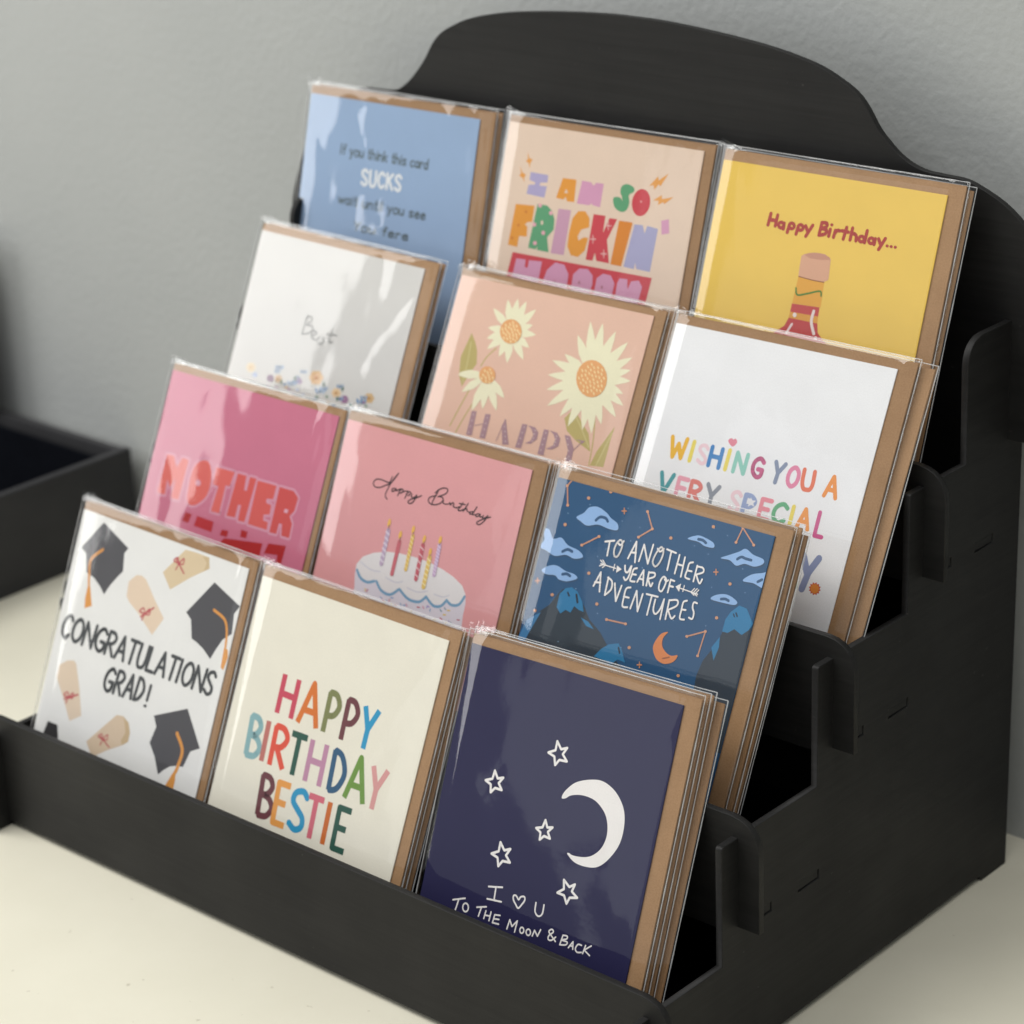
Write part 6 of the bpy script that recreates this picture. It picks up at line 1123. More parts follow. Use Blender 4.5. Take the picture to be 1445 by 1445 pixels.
  ('P','e0a5b0',2,0,[27.21,52.00,27.08,52.66,26.50,53.08,25.73,53.08,25.14,52.65,25.00,51.99,25.38,51.41,26.10,51.19,26.82,51.42]),
  ('P','e0a5b0',2,0,[26.65,34.97,26.53,35.62,25.94,36.04,25.18,36.03,24.59,35.59,24.45,34.93,24.83,34.37,25.55,34.15,26.27,34.39]),
  ('P','c9742c',2,0,[18.78,38.96,18.66,39.47,18.18,39.74,17.62,39.62,17.30,39.17,17.42,38.65,17.90,38.38,18.46,38.51]),
  ('P','c9742c',2,0,[15.58,45.53,15.46,46.04,14.98,46.32,14.41,46.19,14.09,45.74,14.21,45.23,14.70,44.95,15.26,45.08]),
  ('P','c9742c',2,0,[13.05,51.74,12.93,52.25,12.45,52.53,11.88,52.41,11.56,51.96,11.68,51.44,12.16,51.17,12.73,51.29]),
  ('P','c597ae',1,0,[36.43,35.07,43.66,34.81,43.61,55.07,36.04,55.34]),
  ('P','dd9434',1,0,[45.24,38.15,47.83,34.64,51.76,34.09,54.75,36.81,55.38,40.84,51.17,42.47,49.75,45.54,50.52,47.43,53.44,45.58,55.77,45.52,55.02,51.36,51.68,54.72,47.56,54.48,44.80,50.86,44.58,44.85]),
  ('P','c6404a',1,0,[56.65,34.72,63.38,34.58,63.52,42.12,65.84,35.26,70.14,35.10,66.41,44.83,69.60,54.87,62.33,54.83,60.87,51.34,60.21,55.15,56.34,55.17]),
  ('S','e6b8b4',2,0.42,0,0,1,[65.49,37.01,66.18,40.32]),
  ('S','e6b8b4',3,0.42,0,0,1,[64.29,38.88,67.38,38.44]),
  ('S','e6b8b4',2,0.42,0,0,1,[58.24,44.02,58.94,47.35]),
  ('S','e6b8b4',3,0.43,0,0,1,[57.03,45.91,60.15,45.46]),
  ('S','e6b8b4',2,0.42,0,0,1,[65.58,49.50,66.27,52.81]),
  ('S','e6b8b4',3,0.42,0,0,1,[64.38,51.39,67.47,50.93]),
  ('P','d5822c',1,0,[71.30,35.51,78.93,35.39,76.50,55.13,70.39,55.15]),
  ('P','a2a0c2',1,0,[79.98,35.97,84.54,35.72,86.32,39.11,87.00,35.65,93.10,36.18,92.52,55.15,85.06,55.06,83.80,52.43,83.68,55.27,77.78,55.05]),
  ('P','cf96b4',1,0,[94.05,32.41,97.99,31.18,99.47,37.21,95.45,38.35]),
  ('P','de9a4a',1,0,[13.43,12.36,15.06,15.06,17.10,15.38,16.06,16.96,16.00,19.58,15.26,17.47,13.07,16.47,14.26,15.62]),
  ('P','de9a4a',1,0,[10.42,19.13,12.13,21.82,14.60,22.66,13.72,23.94,14.37,26.29,12.89,24.34,10.57,23.47,11.51,22.48]),
  ('P','de9a4a',1,0,[93.89,11.71,90.63,17.81,89.44,17.13,87.54,19.78,86.76,17.77,84.46,18.52,88.38,13.76,89.10,15.50]),
  ('P','de9a4a',1,0,[98.52,21.48,94.27,25.12,93.42,24.40,90.82,26.04,90.92,24.19,87.93,24.32,92.09,21.41,92.45,23.14]),
  ('P','c6404a',1,0,[13.99,58.04,94.23,57.59,91.95,77.68,11.39,78.72]),
  ('P','cf96b4',2,0,[16.82,60.55,22.27,60.31,22.47,63.79,24.20,63.70,24.25,60.30,31.85,59.74,31.13,77.90,21.99,77.91,21.87,70.02,20.33,69.97,19.65,77.70,15.01,77.56]),
  ('P','cf96b4',2,0,[33.56,78.67,34.05,68.40,35.54,62.95,39.59,59.03,44.85,59.21,48.10,63.04,48.33,70.50,47.94,79.23,41.20,79.18]),
  ('P','cf96b4',2,0,[50.85,68.37,50.76,62.62,53.80,59.57,58.49,59.14,61.76,61.49,62.37,65.41,61.29,70.73,55.60,73.37,55.23,78.62,49.98,78.32]),
  ('P','cf96b4',2,0,[64.01,68.01,64.26,62.25,67.37,59.77,71.75,59.95,74.41,62.95,74.19,68.10,72.09,71.86,67.41,73.76,66.93,78.42,61.80,78.40]),
  ('P','cf96b4',2,0,[75.94,62.70,76.89,60.40,81.15,60.19,82.07,64.57,83.40,60.69,87.47,59.77,89.76,62.23,88.85,69.71,85.53,77.62,79.06,77.55,75.93,69.53]),
  ('P','a8707e',3,0,[41.53,67.61,41.33,68.18,40.86,68.43,40.40,68.20,40.21,67.64,40.42,67.07,40.89,66.83,41.35,67.05]),
  ('P','a8707e',3,0,[55.53,65.71,55.33,66.28,54.86,66.52,54.41,66.29,54.23,65.73,54.43,65.17,54.89,64.93,55.34,65.15]),
  ('P','a8707e',3,0,[68.55,65.78,68.36,66.34,67.90,66.58,67.45,66.36,67.27,65.80,67.47,65.24,67.92,65.00,68.37,65.22]),
 ]),
 (4, 2): ('e6c157', [
  ('S','a8342a',3,1.63,0,0,1,[29.07,19.11,28.66,23.97]),
  ('S','a8342a',3,1.62,0,0,1,[32.54,19.29,32.35,23.89]),
  ('S','a8342a',3,1.63,0,0,1,[29.13,21.71,32.44,21.68]),
  ('S','a8342a',3,1.62,0,0,1,[36.51,22.14,36.63,24.53]),
  ('S','a8342a',3,1.61,0,0,1,[39.26,22.19,38.87,25.66]),
  ('S','a8342a',3,1.6,0,0,1,[43.75,22.21,43.36,25.68]),
  ('S','a8342a',3,1.59,0,0,1,[47.32,21.69,48.57,23.54]),
  ('S','a8342a',3,1.59,0,0,1,[50.67,20.97,48.29,25.85]),
  ('S','a8342a',3,1.58,0,0,1,[54.90,19.45,54.56,24.46]),
  ('S','a8342a',3,1.58,0,0,1,[59.52,21.33,59.33,24.20]),
  ('S','a8342a',3,1.57,0,0,1,[62.05,21.41,61.76,24.28]),
  ('S','a8342a',3,1.56,0,0,1,[67.17,19.44,66.56,24.32]),
  ('S','a8342a',3,1.56,0,0,1,[65.16,21.08,68.37,21.19]),
  ('S','a8342a',3,1.55,0,0,1,[70.03,19.24,69.86,24.19]),
  ('S','a8342a',3,1.53,0,0,1,[77.15,19.31,76.98,24.23]),
  ('S','a8342a',3,1.53,0,0,1,[81.68,21.96,81.60,24.29]),
  ('S','a8342a',3,1.52,0,0,1,[83.19,21.74,84.39,23.55]),
  ('S','a8342a',3,1.52,0,0,1,[86.33,21.18,84.17,25.94]),
  ('S','a8342a',3,1.58,1,0,1,[54.85,19.23,57.23,19.10,57.33,20.67,55.12,21.53]),
  ('S','a8342a',3,1.58,1,0,1,[55.15,21.66,57.72,21.87,57.37,23.59,54.56,24.46]),
  ('S','a8342a',3,1.57,1,0,1,[62.05,22.57,63.08,21.26,64.16,21.32]),
  ('S','a8342a',3,1.55,1,0,1,[69.97,21.93,71.22,21.39,72.47,22.23,72.75,24.11]),
  ('S','a8342a',4,1.5,1,1,1,[36.47,22.92,36.29,23.78,35.46,24.25,34.48,24.05,33.92,23.29,34.10,22.43,34.92,21.96,35.91,22.16]),
  ('S','a8342a',4,1.49,1,1,1,[41.74,22.51,41.56,23.37,40.74,23.84,39.77,23.63,39.21,22.88,39.39,22.02,40.21,21.55,41.18,21.75]),
  ('S','a8342a',4,1.49,1,1,1,[46.22,22.53,46.03,23.39,45.22,23.85,44.25,23.65,43.69,22.90,43.87,22.04,44.69,21.57,45.66,21.78]),
  ('S','a8342a',4,1.44,1,1,1,[76.45,22.84,76.28,23.68,75.49,24.14,74.55,23.94,74.01,23.21,74.18,22.36,74.97,21.90,75.90,22.10]),
  ('S','a8342a',4,1.43,1,1,1,[81.16,22.84,80.99,23.68,80.21,24.14,79.27,23.94,78.73,23.21,78.90,22.37,79.68,21.91,80.61,22.10]),
  ('P','a8342a',4,0,[60.59,19.29,60.53,19.69,60.20,19.98,59.72,20.06,59.28,19.88,59.04,19.51,59.10,19.11,59.43,18.82,59.91,18.74,60.36,18.93]),
  ('P','a8342a',4,0,[88.61,23.84,88.55,24.24,88.23,24.53,87.77,24.60,87.34,24.43,87.11,24.07,87.16,23.67,87.48,23.38,87.95,23.31,88.38,23.49]),
  ('P','a8342a',4,0,[90.51,23.82,90.46,24.22,90.14,24.51,89.68,24.58,89.25,24.40,89.02,24.05,89.07,23.65,89.39,23.36,89.85,23.29,90.28,23.46]),
  ('P','a8342a',4,0,[92.46,23.79,92.41,24.18,92.09,24.47,91.63,24.54,91.20,24.37,90.97,24.01,91.03,23.62,91.35,23.33,91.81,23.26,92.23,23.43]),
  ('P','dfa23a',1,0,[48.56,42.83,61.59,43.09,62.20,53.52,48.07,54.06,48.21,48.80]),
  ('P','bf4340',2,0,[47.95,54.22,61.68,53.61,61.87,57.42,47.84,57.75]),
  ('P','d99a3a',2,0,[47.84,57.75,61.87,57.42,62.17,60.32,47.62,60.30]),
  ('P','bb3d3c',2,0,[47.72,60.28,62.17,60.32,63.14,64.00,66.48,66.81,72.48,69.59,75.93,75.29,36.82,75.49,38.02,71.13,42.56,66.89,46.28,63.96]),
  ('P','d3a184',3,0,[48.09,34.27,49.21,33.28,54.03,31.90,59.37,31.71,62.54,33.38,63.33,41.82,61.23,43.15,55.61,43.29,48.51,42.61,48.22,38.33]),
  ('P','c08b74',4,0,[49.24,33.41,51.46,32.43,54.03,31.90,56.95,31.68,59.69,31.93,62.03,32.79,62.23,33.66,57.83,34.34,52.48,34.50]),
  ('S','8f5a30',4,0.37,1,0,1,[48.70,42.71,55.58,43.16,61.39,43.13]),
  ('S','4f8028',4,0.75,1,0,1,[48.48,47.62,49.75,50.28,54.26,49.08,60.26,47.06,61.39,48.91]),
  ('S','e8d8d4',4,1.37,1,0,1,[59.29,55.60,59.11,60.16,61.43,64.75]),
  ('P','eadcd4',4,0,[51.35,58.53,51.38,58.83,51.31,59.12,51.15,59.37,50.92,59.55,50.63,59.65,50.33,59.65,50.04,59.56,49.78,59.38,49.58,59.14,49.46,58.85,49.44,58.54,49.51,58.25,49.67,58.00,49.90,57.82,50.18,57.72,50.49,57.72,50.78,57.81,51.04,57.99,51.24,58.24]),
  ('S','e8d0d0',4,1.07,1,0,1,[49.92,62.65,48.00,66.63]),
  ('P','e8d0d0',4,0,[63.44,66.22,63.46,66.46,63.41,66.70,63.29,66.90,63.11,67.05,62.90,67.13,62.66,67.13,62.44,67.05,62.23,66.91,62.08,66.71,61.99,66.47,61.97,66.22,62.02,65.98,62.14,65.78,62.32,65.64,62.53,65.56,62.76,65.56,62.99,65.63,63.19,65.78,63.35,65.98]),
 ]),
}

# ------------------------------------------------------------------ hand lettering: one set of pen strokes per letter ('l' straight, 's' curved)
GL = {
 'A': ['l', (0, 0, .5, 1, 1, 0), 'l', (.17, .34, .83, .34)],
 'B': ['l', (0, 0, 0, 1), 's', (0, 1, .55, .97, .82, .77, .5, .56, 0, .53), 's', (0, .53, .65, .48, 1, .26, .65, .03, 0, 0)],
 'C': ['s', (1, .83, .6, 1, .15, .82, 0, .5, .15, .18, .6, 0, 1, .17)],
 'D': ['l', (0, 0, 0, 1), 's', (0, 1, .6, .9, 1, .5, .6, .1, 0, 0)],
 'E': ['l', (1, 1, 0, 1, 0, 0, 1, 0), 'l', (0, .52, .82, .52)],
 'F': ['l', (1, 1, 0, 1, 0, 0), 'l', (0, .52, .8, .52)],
 'G': ['s', (1, .83, .6, 1, .15, .82, 0, .5, .15, .18, .6, 0, .95, .12, 1, .42), 'l', (1, .42, .55, .42)],
 'H': ['l', (0, 0, 0, 1), 'l', (1, 0, 1, 1), 'l', (0, .52, 1, .52)],
 'I': ['l', (0, 0, 0, 1)],
 'K': ['l', (0, 0, 0, 1), 'l', (.95, 1, 0, .45), 'l', (.3, .62, 1, 0)],
 'L': ['l', (0, 1, 0, 0, 1, 0)],
 'M': ['l', (0, 0, .1, 1, .5, .3, .9, 1, 1, 0)],
 'N': ['l', (0, 0, 0, 1, 1, 0, 1, 1)],
 'O': ['c', (.5, 1, .12, .82, 0, .5, .12, .18, .5, 0, .88, .18, 1, .5, .88, .82)],
 'P': ['l', (0, 0, 0, 1), 's', (0, 1, .6, .98, 1, .74, .65, .48, 0, .42)],
 'R': ['l', (0, 0, 0, 1), 's', (0, 1, .6, .98, .95, .76, .6, .52, 0, .47), 'l', (.3, .48, 1, 0)],
 'S': ['s', (1, .85, .65, 1, .15, .92, .05, .7, .45, .52, .9, .33, .92, .1, .5, 0, 0, .14)],
 'T': ['l', (0, 1, 1, 1), 'l', (.5, 1, .5, 0)],
 'U': ['s', (0, 1, 0, .35, .2, .03, .5, 0, .82, .05, 1, .35, 1, 1)],
 'V': ['l', (0, 1, .48, 0, 1, 1)],
 'W': ['l', (0, 1, .22, 0, .5, .7, .78, 0, 1, 1)],
 'Y': ['l', (0, 1, .5, .48, 1, 1), 'l', (.5, .48, .5, 0)],
 'a': ['c', (.45, .6, .1, .5, 0, .28, .2, .02, .6, .05, .85, .3, .75, .52), 'l', (.9, .6, .9, 0)],
 'c': ['s', (.9, .52, .5, .6, .05, .4, .1, .1, .5, 0, .95, .1)],
 'd': ['c', (.45, .6, .1, .5, 0, .28, .2, .02, .6, .05, .85, .3, .75, .52), 'l', (.9, 1, .9, 0)],
 'e': ['s', (.05, .32, .85, .36, .75, .56, .4, .6, .05, .4, .1, .08, .5, 0, .95, .1)],
 'f': ['s', (1, .92, .6, 1, .45, .8, .45, 0), 'l', (.05, .58, .85, .58)],
 'h': ['l', (0, 0, 0, 1), 's', (0, .4, .45, .6, .85, .45, .9, 0)],
 'i': ['l', (.5, 0, .5, .6), 'l', (.5, .82, .5, .86)],
 'k': ['l', (0, 0, 0, 1), 'l', (.85, .6, 0, .28), 'l', (.25, .36, .9, 0)],
 'l': ['l', (.5, 0, .5, 1)],
 'n': ['l', (0, 0, 0, .6), 's', (0, .4, .45, .6, .85, .45, .9, 0)],
 'o': ['c', (.5, .6, .1, .5, 0, .3, .1, .06, .5, 0, .9, .06, 1, .3, .9, .5)],
 'r': ['l', (0, 0, 0, .6), 's', (0, .38, .4, .58, .9, .55)],
 's': ['s', (.9, .52, .5, .6, .1, .48, .3, .33, .75, .25, .85, .08, .4, 0, .05, .08)],
 't': ['s', (.45, .95, .45, .12, .7, 0, .95, .08), 'l', (.05, .62, .9, .62)],
 'u': ['s', (0, .6, 0, .15, .35, 0, .8, .15, .9, .3), 'l', (.9, .6, .9, 0)],
 'w': ['l', (0, .6, .25, 0, .5, .5, .75, 0, 1, .6)],
 'y': ['l', (0, .6, .45, .05), 'l', (.95, .6, .25, -.35)],
}
def clip(poly, W, H):
    for ax, lim, sg in ((0, 0.05, 1), (0, W - .05, -1), (1, 0.05, 1), (1, H - .05, -1)):
        out = []
        for i, b in enumerate(poly):
            a = poly[i - 1]; da = (a[ax] - lim) * sg; db = (b[ax] - lim) * sg
            if (da < 0) != (db < 0):
                t = da / (da - db); out.append((a[0] + (b[0] - a[0]) * t, a[1] + (b[1] - a[1]) * t))
            if db >= 0: out.append(b)
        poly = out
        if len(poly) < 3: return []
    return poly
def pen(path, w, closed, cap):
    """quads and dots that make up a pen stroke of width w"""
    r = w / 2; k = len(path); out = []
    for i in range(k if closed else k - 1):
        a, b = path[i], path[(i + 1) % k]; dx, dy = b[0] - a[0], b[1] - a[1]; l = math.hypot(dx, dy)
        if l < 1e-6: continue
        nx, ny = -dy / l * r, dx / l * r
        out.append([(a[0] + nx, a[1] + ny), (b[0] + nx, b[1] + ny), (b[0] - nx, b[1] - ny), (a[0] - nx, a[1] - ny)])
    for i, a in enumerate(path):
        if not cap and not closed and i in (0, k - 1): continue
        n = 10 if (i in (0, k - 1) or w > 1.5) else 7
        out.append([(a[0] + r * math.cos(6.2832 * j / n), a[1] + r * math.sin(6.2832 * j / n)) for j in range(n)])
    return out
def pairs(f): return [(f[i], f[i + 1]) for i in range(0, len(f), 2)]
def card_mesh(name, W, H, bgcol, ops):
    """folded card with its print: every inked shape is a thin layer on the card's front; units mm, origin at the card's lower left"""
    bm = bmesh.new(); inks = [lin(bgcol)]; il = bm.faces.layers.int.new('ink_id')
    box_bm(bm, 0, W, 0, H, -.50, 0)
    bmesh.ops.bevel(bm, geom=bm.edges[:], offset=.12, segments=1, affect='EDGES')
    rank = 0
    def put(poly, z, col):
        poly = clip([(x, H - y) for x, y in poly], W, H)
        if not poly: return
        try: tris = tessellate_polygon([[Vector((x, y, 0)) for x, y in poly]])
        except Exception: return
        vs = [bm.verts.new((x, y, z)) for x, y in poly]
        for t in tris:
            a, b, c = (poly[i] for i in t)
            if abs((b[0] - a[0]) * (c[1] - a[1]) - (b[1] - a[1]) * (c[0] - a[0])) < 1e-7: continue
            cw = (b[0] - a[0]) * (c[1] - a[1]) - (b[1] - a[1]) * (c[0] - a[0]) < 0
            f = bm.faces.new([vs[i] for i in (reversed(t) if cw else t)]); f[il] = len(inks)
        inks.append(lin(col))
    for op in sorted(ops, key=lambda o: o[2]):
        rank += 1; z = .004 + rank * .0018
        if op[0] == 'P':
            pts = pairs(op[4]); put(crom(pts, 4, True) if op[3] else pts, z, op[1])
        elif op[0] == 'S':
            pts = pairs(op[7]); w, sm, closed, cap = op[3:7]
            path = crom(pts, 5, closed) if sm else pts
            for i, q in enumerate(pen(path, w, closed, cap)): put(q, z + (i % 9) * .0002, op[1])
        else:
            w, ch, cap = op[3:6]; (blx, bly), (brx, bry), (tlx, tly) = pairs(op[6]); g = GL.get(ch, GL['I']); k = 0
            for kind, f in zip(g[::2], g[1::2]):
                pts = pairs(f); path = pts if kind == 'l' else crom(pts, 5, kind == 'c')
                path = [(blx + u * (brx - blx) + v * (tlx - blx), bly + u * (bry - bly) + v * (tly - bly)) for u, v in path]
                for q in pen(path, w, kind == 'c', cap): put(q, z + (k % 9) * .0002, op[1]); k += 1
    me = mesh_of(bm, name)
    at = me.attributes.new('ink', 'FLOAT_COLOR', 'FACE')
    flat = []
    for q in me.attributes['ink_id'].data: flat += [*inks[q.value], 1]
    me.attributes.remove(me.attributes['ink_id'])
    at = me.attributes['ink']
    at.data.foreach_set('color', flat)
    return me
def sleeve_mesh(name, x0, x1, H, topz, thick, strength, seed, bow, nu=46, nv=58, back=True):
    """clear pocket: a front and a back sheet joined at the sides, pulled flat at the top seal, with creases (mm)"""
    rnd = random.Random(seed); bm = bmesh.new(); W = x1 - x0
    cre = []
    for i in range(17):
        corner = rnd.choice([(x0 + 3, topz - 3), (x1 - 8, topz - 3), (x0 + rnd.uniform(.15, .85) * W, topz), (x0 + rnd.uniform(.15, .85) * W, rnd.uniform(.45, .9) * topz)])
        ang = rnd.uniform(-2.0, -1.2) if corner[0] > x0 + 5 else rnd.uniform(-1.5, -.95)
        cre.append((corner, ang, rnd.uniform(1.2, 4.0), rnd.uniform(.2, 1) * rnd.choice([1, 1, -1]), rnd.uniform(25, 90)))
    def relief(x, y):
        h = .20 * noise.noise(Vector((x * .022 + seed * 3.1, y * .016, seed * 1.7))) + .10 * noise.noise(Vector((x * .07, y * .045 + seed, seed * 2.3)))
        for (cx, cy), a, w, amp, ln in cre:
            dx, dy = x - cx, y - cy; along = dx * math.cos(a) + dy * math.sin(a); d = -dx * math.sin(a) + dy * math.cos(a) + 3 * math.sin(along * .05 + seed)
            if along > -8: h += .062 * w * amp * math.exp(-(d / w) ** 2) * math.exp(-max(along, 0) / ln)
        return h * strength + bow * (1 - ((x - x0) / W * 2 - 1) ** 2)
    rows = []
    for j in range(nv + 1):
        v = j / nv; y = -.8 + (topz + .8) * v
        tp = max(0.0, (y - (topz - 1.8)) / 1.8); sq = 1 - .30 * tp
        fr, bk = [], []
        for i in range(nu + 1):
            u = .5 - .5 * math.cos(math.pi * i / nu) if True else i / nu
            u = .55 * u + .45 * i / nu
            x = x0 + W * u; dl, dr = x - x0, x1 - x
            lift = min(1, dl / 11); lift = 1 - (1 - lift) ** 2
            rr = min(1, dr / 9.0); rr = .42 + .58 * (rr * rr * (3 - 2 * rr)); r2 = min(1, dr / 1.2); rr *= math.sqrt(max(0, 1 - (1 - r2) ** 2))
            zc = -.62
            wv = relief(x, y) * min(1, dl / 10) * min(1, dr / 6)
            wob = (.07 + .09 * strength) * noise.noise(Vector((x * .22, y * .05 + seed, 7.0))) + 1.3 * strength ** .5 * max(0, 1 - dl / 14) * noise.noise(Vector((x * .45, y * .3, seed * .7)))
            fr.append(bm.verts.new((x, y, zc + (.62 + 1.05 + max(-.5, wv)) * lift * rr * sq + wob * tp)))
            bk.append(fr[-1] if i in (0, nu) else bm.verts.new((x, y, zc - .60 * lift * min(1, r2) * sq + wob * tp - .02)))
        rows.append((fr, bk))
    for j in range(nv):
        for s in ((0, 1) if back else (0,)):
            a, b = rows[j][s], rows[j + 1][s]
            for i in range(nu):
                q = (a[i], a[i + 1], b[i + 1], b[i]) if s == 0 else (a[i], b[i], b[i + 1], a[i + 1])
                bm.faces.new(q)
    # welded seams: a fine bead along the top and both sides
    top = [v.co.copy() for v in rows[-1][0]]; left = [r[0][0].co.copy() for r in rows]; right = [r[0][-1].co.copy() for r in rows]
    for v in [v for v in bm.verts if not v.link_faces]: bm.verts.remove(v)
    for path in (top, left, right):
        rings = []
        for i, c in enumerate(path):
            d = (path[min(i + 1, len(path) - 1)] - path[max(i - 1, 0)]).normalized(); a = d.orthogonal().normalized(); b = d.cross(a)
            rr = max(.1, .24 + .16 * noise.noise(Vector((i * .45, seed, 0))))
            rings.append([bm.verts.new(c + (a * math.cos(q * 1.2566) + b * math.sin(q * 1.2566)) * rr) for q in range(5)])
        for r0, r1 in zip(rings, rings[1:]):
            for q in range(5): bm.faces.new((r0[q], r0[(q + 1) % 5], r1[(q + 1) % 5], r1[q])).material_index = 1
    # the pinched, crumpled corner of the pocket at the upper left
    g = []
    for j in range(6):
        for i in range(9):
            x, y = x0 + i * 1.25 - .3, topz - 2.2 + j * .95 * (1 - i / 14)
            g.append(bm.verts.new((x, y, .5 + 1.5 * noise.noise(Vector((x * .5, y * .6, seed * 1.3))) - .15 * j)))
    for j in range(5):
        for i in range(8): bm.faces.new((g[j * 9 + i], g[j * 9 + i + 1], g[j * 9 + i + 10], g[j * 9 + i + 9]))
    return mesh_of(bm, name, True)
def envelope_mesh(name, W, H, seed):
    bm = bmesh.new(); box_bm(bm, -.4, W, -.2, H, -1.12, -.56)
    bmesh.ops.bevel(bm, geom=bm.edges[:], offset=.2, segments=2, affect='EDGES')
    return mesh_of(bm, name)

# ------------------------------------------------------------------ cards, tier by tier: (x, y, z of the front card's upper left corner, lean, roll, yaw, width)
POSE = {
    (1, 0): (-0.3777, 0.0576, 0.1430, 22.8778, -0.9463, 0.1650, 0.1116),
    (1, 1): (-0.2576, 0.0572, 0.1404, 23.9678, -0.2579, -0.1182, 0.1105),
    (1, 2): (-0.1368, 0.0593, 0.1410, 23.0831, 1.7801, 0.1124, 0.1074),
    (2, 0): (-0.3813, 0.1212, 0.1925, 24.1828, -0.1993, 0.2405, 0.1109),
    (2, 1): (-0.2652, 0.1220, 0.1918, 23.2201, 0.2861, -0.4590, 0.1093),
    (2, 2): (-0.1409, 0.1204, 0.1929, 24.7916, 0.1530, 0.1383, 0.1103),
    (3, 0): (-0.3824, 0.1854, 0.2458, 23.8858, -0.4487, -0.7661, 0.1098),
    (3, 1): (-0.2513, 0.1852, 0.2455, 26.3936, 0.2073, 0.1444, 0.1104),
    (3, 2): (-0.1279, 0.1843, 0.2456, 26.6054, 0.4417, 0.1061, 0.1101),
    (4, 0): (-0.3872, 0.2287, 0.3039, 14.8762, 0.3883, 0.3048, 0.1104),
    (4, 1): (-0.2580, 0.2289, 0.3063, 17.6851, 0.4634, 0.4160, 0.1106),
    (4, 2): (-0.1353, 0.2277, 0.3057, 19.2705, 0.2327, 0.4232, 0.1109),
}
#        envelope width, envelope rise, creases, number behind, sideways step, what the front card shows
INFO = {
 (1, 0): (116.0, 4.0, .9, 2, .0, 'white graduation cap card', 'white card with graduation caps and scrolls reading CONGRATULATIONS GRAD'),
 (1, 1): (116.0, 5.0, .5, 2, .3, 'cream bestie card', 'cream card with many-coloured letters reading HAPPY BIRTHDAY BESTIE'),
 (1, 2): (114.8, 4.2, 1.5, 3, 1.3, 'navy moon card', 'navy card with white crescent moon and stars reading TO THE MOON & BACK'),
 (2, 0): (114.2, 3.4, 1.5, 2, .0, 'rose pink MOTHER card', 'rose pink card with red block letters reading MOTHER'),
 (2, 1): (116.5, 4.2, .8, 3, .2, 'pink birthday cake card', 'pink card with white birthday cake, candles and script Happy Birthday'),
 (2, 2): (117.8, 4.0, .8, 3, .8, 'blue adventures card', 'blue night sky card with mountains reading TO ANOTHER YEAR OF ADVENTURES'),
 (3, 0): (117.6, 3.6, 1.1, 1, .5, 'white flower border card', 'white card with small blue and peach flowers along its lower edge'),
 (3, 1): (116.2, 3.0, .45, 2, .3, 'peach daisy card', 'peach card with three cream daisies above the word HAPPY'),
 (3, 2): (118.4, 4.1, .45, 1, 4.0, 'white wishing card', 'white card with pastel letters reading WISHING YOU A VERY SPECIAL'),
 (4, 0): (119.2, 4.0, 2.2, 1, .6, 'light blue card', 'light blue card with crinkled sleeve and the white word SUCKS'),
 (4, 1): (116.1, 3.2, .50, 1, .0, 'beige FRICKIN card', 'beige card with chunky coloured letters reading I AM SO FRICKIN HAPPY'),
 (4, 2): (118.4, 4.8, .26, 1, .4, 'yellow bottle card', 'yellow card with red sauce bottle reading Happy Birthday'),
}
BOW = {(1, 0): .4, (1, 1): .7, (1, 2): .9, (2, 0): .9, (2, 1): 1.3, (2, 2): .6, (3, 0): .4, (3, 1): .8, (3, 2): .4, (4, 0): .4, (4, 1): .6, (4, 2): .35}   # how far each pocket bellies out
MM = Matrix.Scale(.001, 4)
def scaled(me):
    me.transform(MM); return me
GROUP = 'greeting cards in clear sleeves on the tiered stand'
BLANK = {}
rng = random.Random(11)
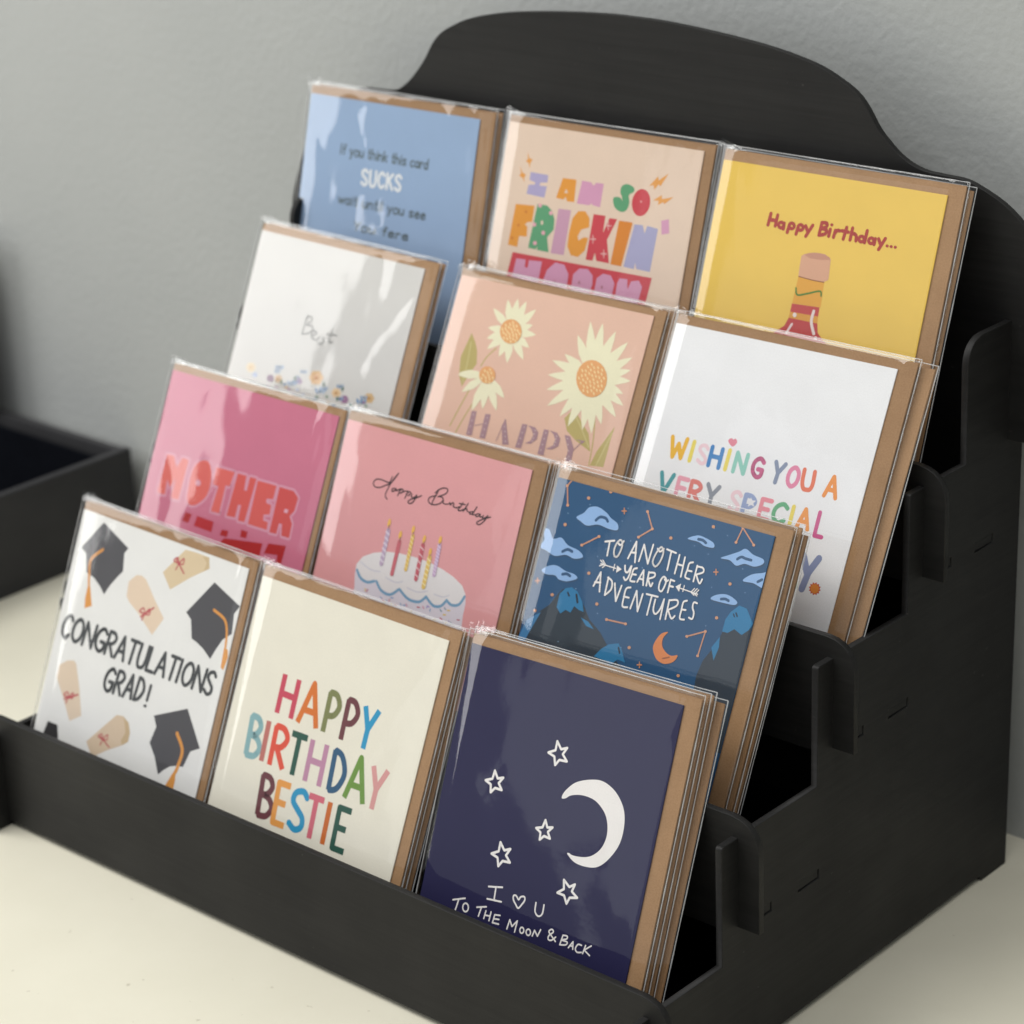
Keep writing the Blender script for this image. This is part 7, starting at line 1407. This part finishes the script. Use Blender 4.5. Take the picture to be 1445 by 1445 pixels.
for key, (x, y, z, th, ro, ya, w) in POSE.items():
    k = key[0] - 1
    up0 = Vector((0, math.sin(R(th)), math.cos(R(th)))); u0 = Vector((1, 0, 0)); n0 = u0.cross(up0)
    u = u0 * math.cos(R(ro)) + up0 * math.sin(R(ro)); up = up0 * math.cos(R(ro)) - u0 * math.sin(R(ro))
    Z = Matrix.Rotation(R(ya), 3, 'Z'); u = Z @ u; up = Z @ up; n = Z @ n0
    zs = .010 + .0515 * k
    H = (z - max(0, 0) - zs - .0012 - max(0, -w * math.sin(R(ro)) if ro > 0 else 0) - (w * abs(math.sin(R(ro))) if ro < 0 else 0)) / up.z
    H = min(H, (y - P[k] - T - .0019) / up.y)          # the lower edge stays behind the panel in front
    base = Vector((x, y, z)) - up * H
    W, Hm = w * 1000, H * 1000
    ew, er, st, nback, step, short, long_ = INFO[key]
    bgc, ops = ART[key]
    def rot(b): return Matrix(((u.x, up.x, n.x, b.x), (u.y, up.y, n.y, b.y), (u.z, up.z, n.z, b.z), (0, 0, 0, 1)))
    row = ['bottom', 'second', 'third', 'top'][k]
    g = empty('greeting_card', rot(base)); tag(g, long_, 'greeting card', GROUP)
    link('card', scaled(card_mesh('card', W, Hm, bgc, ops)), M['card'], g)
    link('envelope', scaled(envelope_mesh('envelope', ew, Hm + er, 1)), M['kraft'], g)
    sl = link('sleeve', scaled(sleeve_mesh('sleeve', -2.7, ew + 1.0, Hm, Hm + er + 1.5, 2.2, st, key[0] * 10 + key[1], BOW[key])), M['film'], g); sl.data.materials.append(M['seam'])
    # the cards stacked behind it
    bc = scaled(card_mesh('card', W, Hm, 'e8e5de', [])); be = scaled(envelope_mesh('envelope', ew, Hm + er, 2))
    bs = scaled(sleeve_mesh('sleeve', -2.7, ew + 1.0, Hm, Hm + er + 1.5, 2.2, .5, key[0] * 10 + key[1] + 200, .1, 22, 26, False))
    for i in range(nback):
        d = (i + 1) * .00235
        b = base - n * d + u * (step * .001 * (i + 1) + rng.uniform(-.0004, .0016)) + up * rng.uniform(-.0012, .0014)
        where = 'directly behind' if i == 0 else ('rearmost of those behind' if i == nback - 1 else 'in the middle of those behind')
        h = empty('greeting_card', rot(b) @ Matrix.Rotation(R(rng.uniform(-.45, .3)), 4, 'Z')); tag(h, 'sleeved card with kraft envelope %s the %s' % (where, short), 'greeting card', GROUP)
        for nm, me, mt in (('card', bc, 'card'), ('envelope', be, 'kraft'), ('sleeve', bs, 'film')):
            link(nm, me, M[mt], h)
            if nm == 'sleeve' and len(me.materials) < 2: me.materials.append(M['seam'])
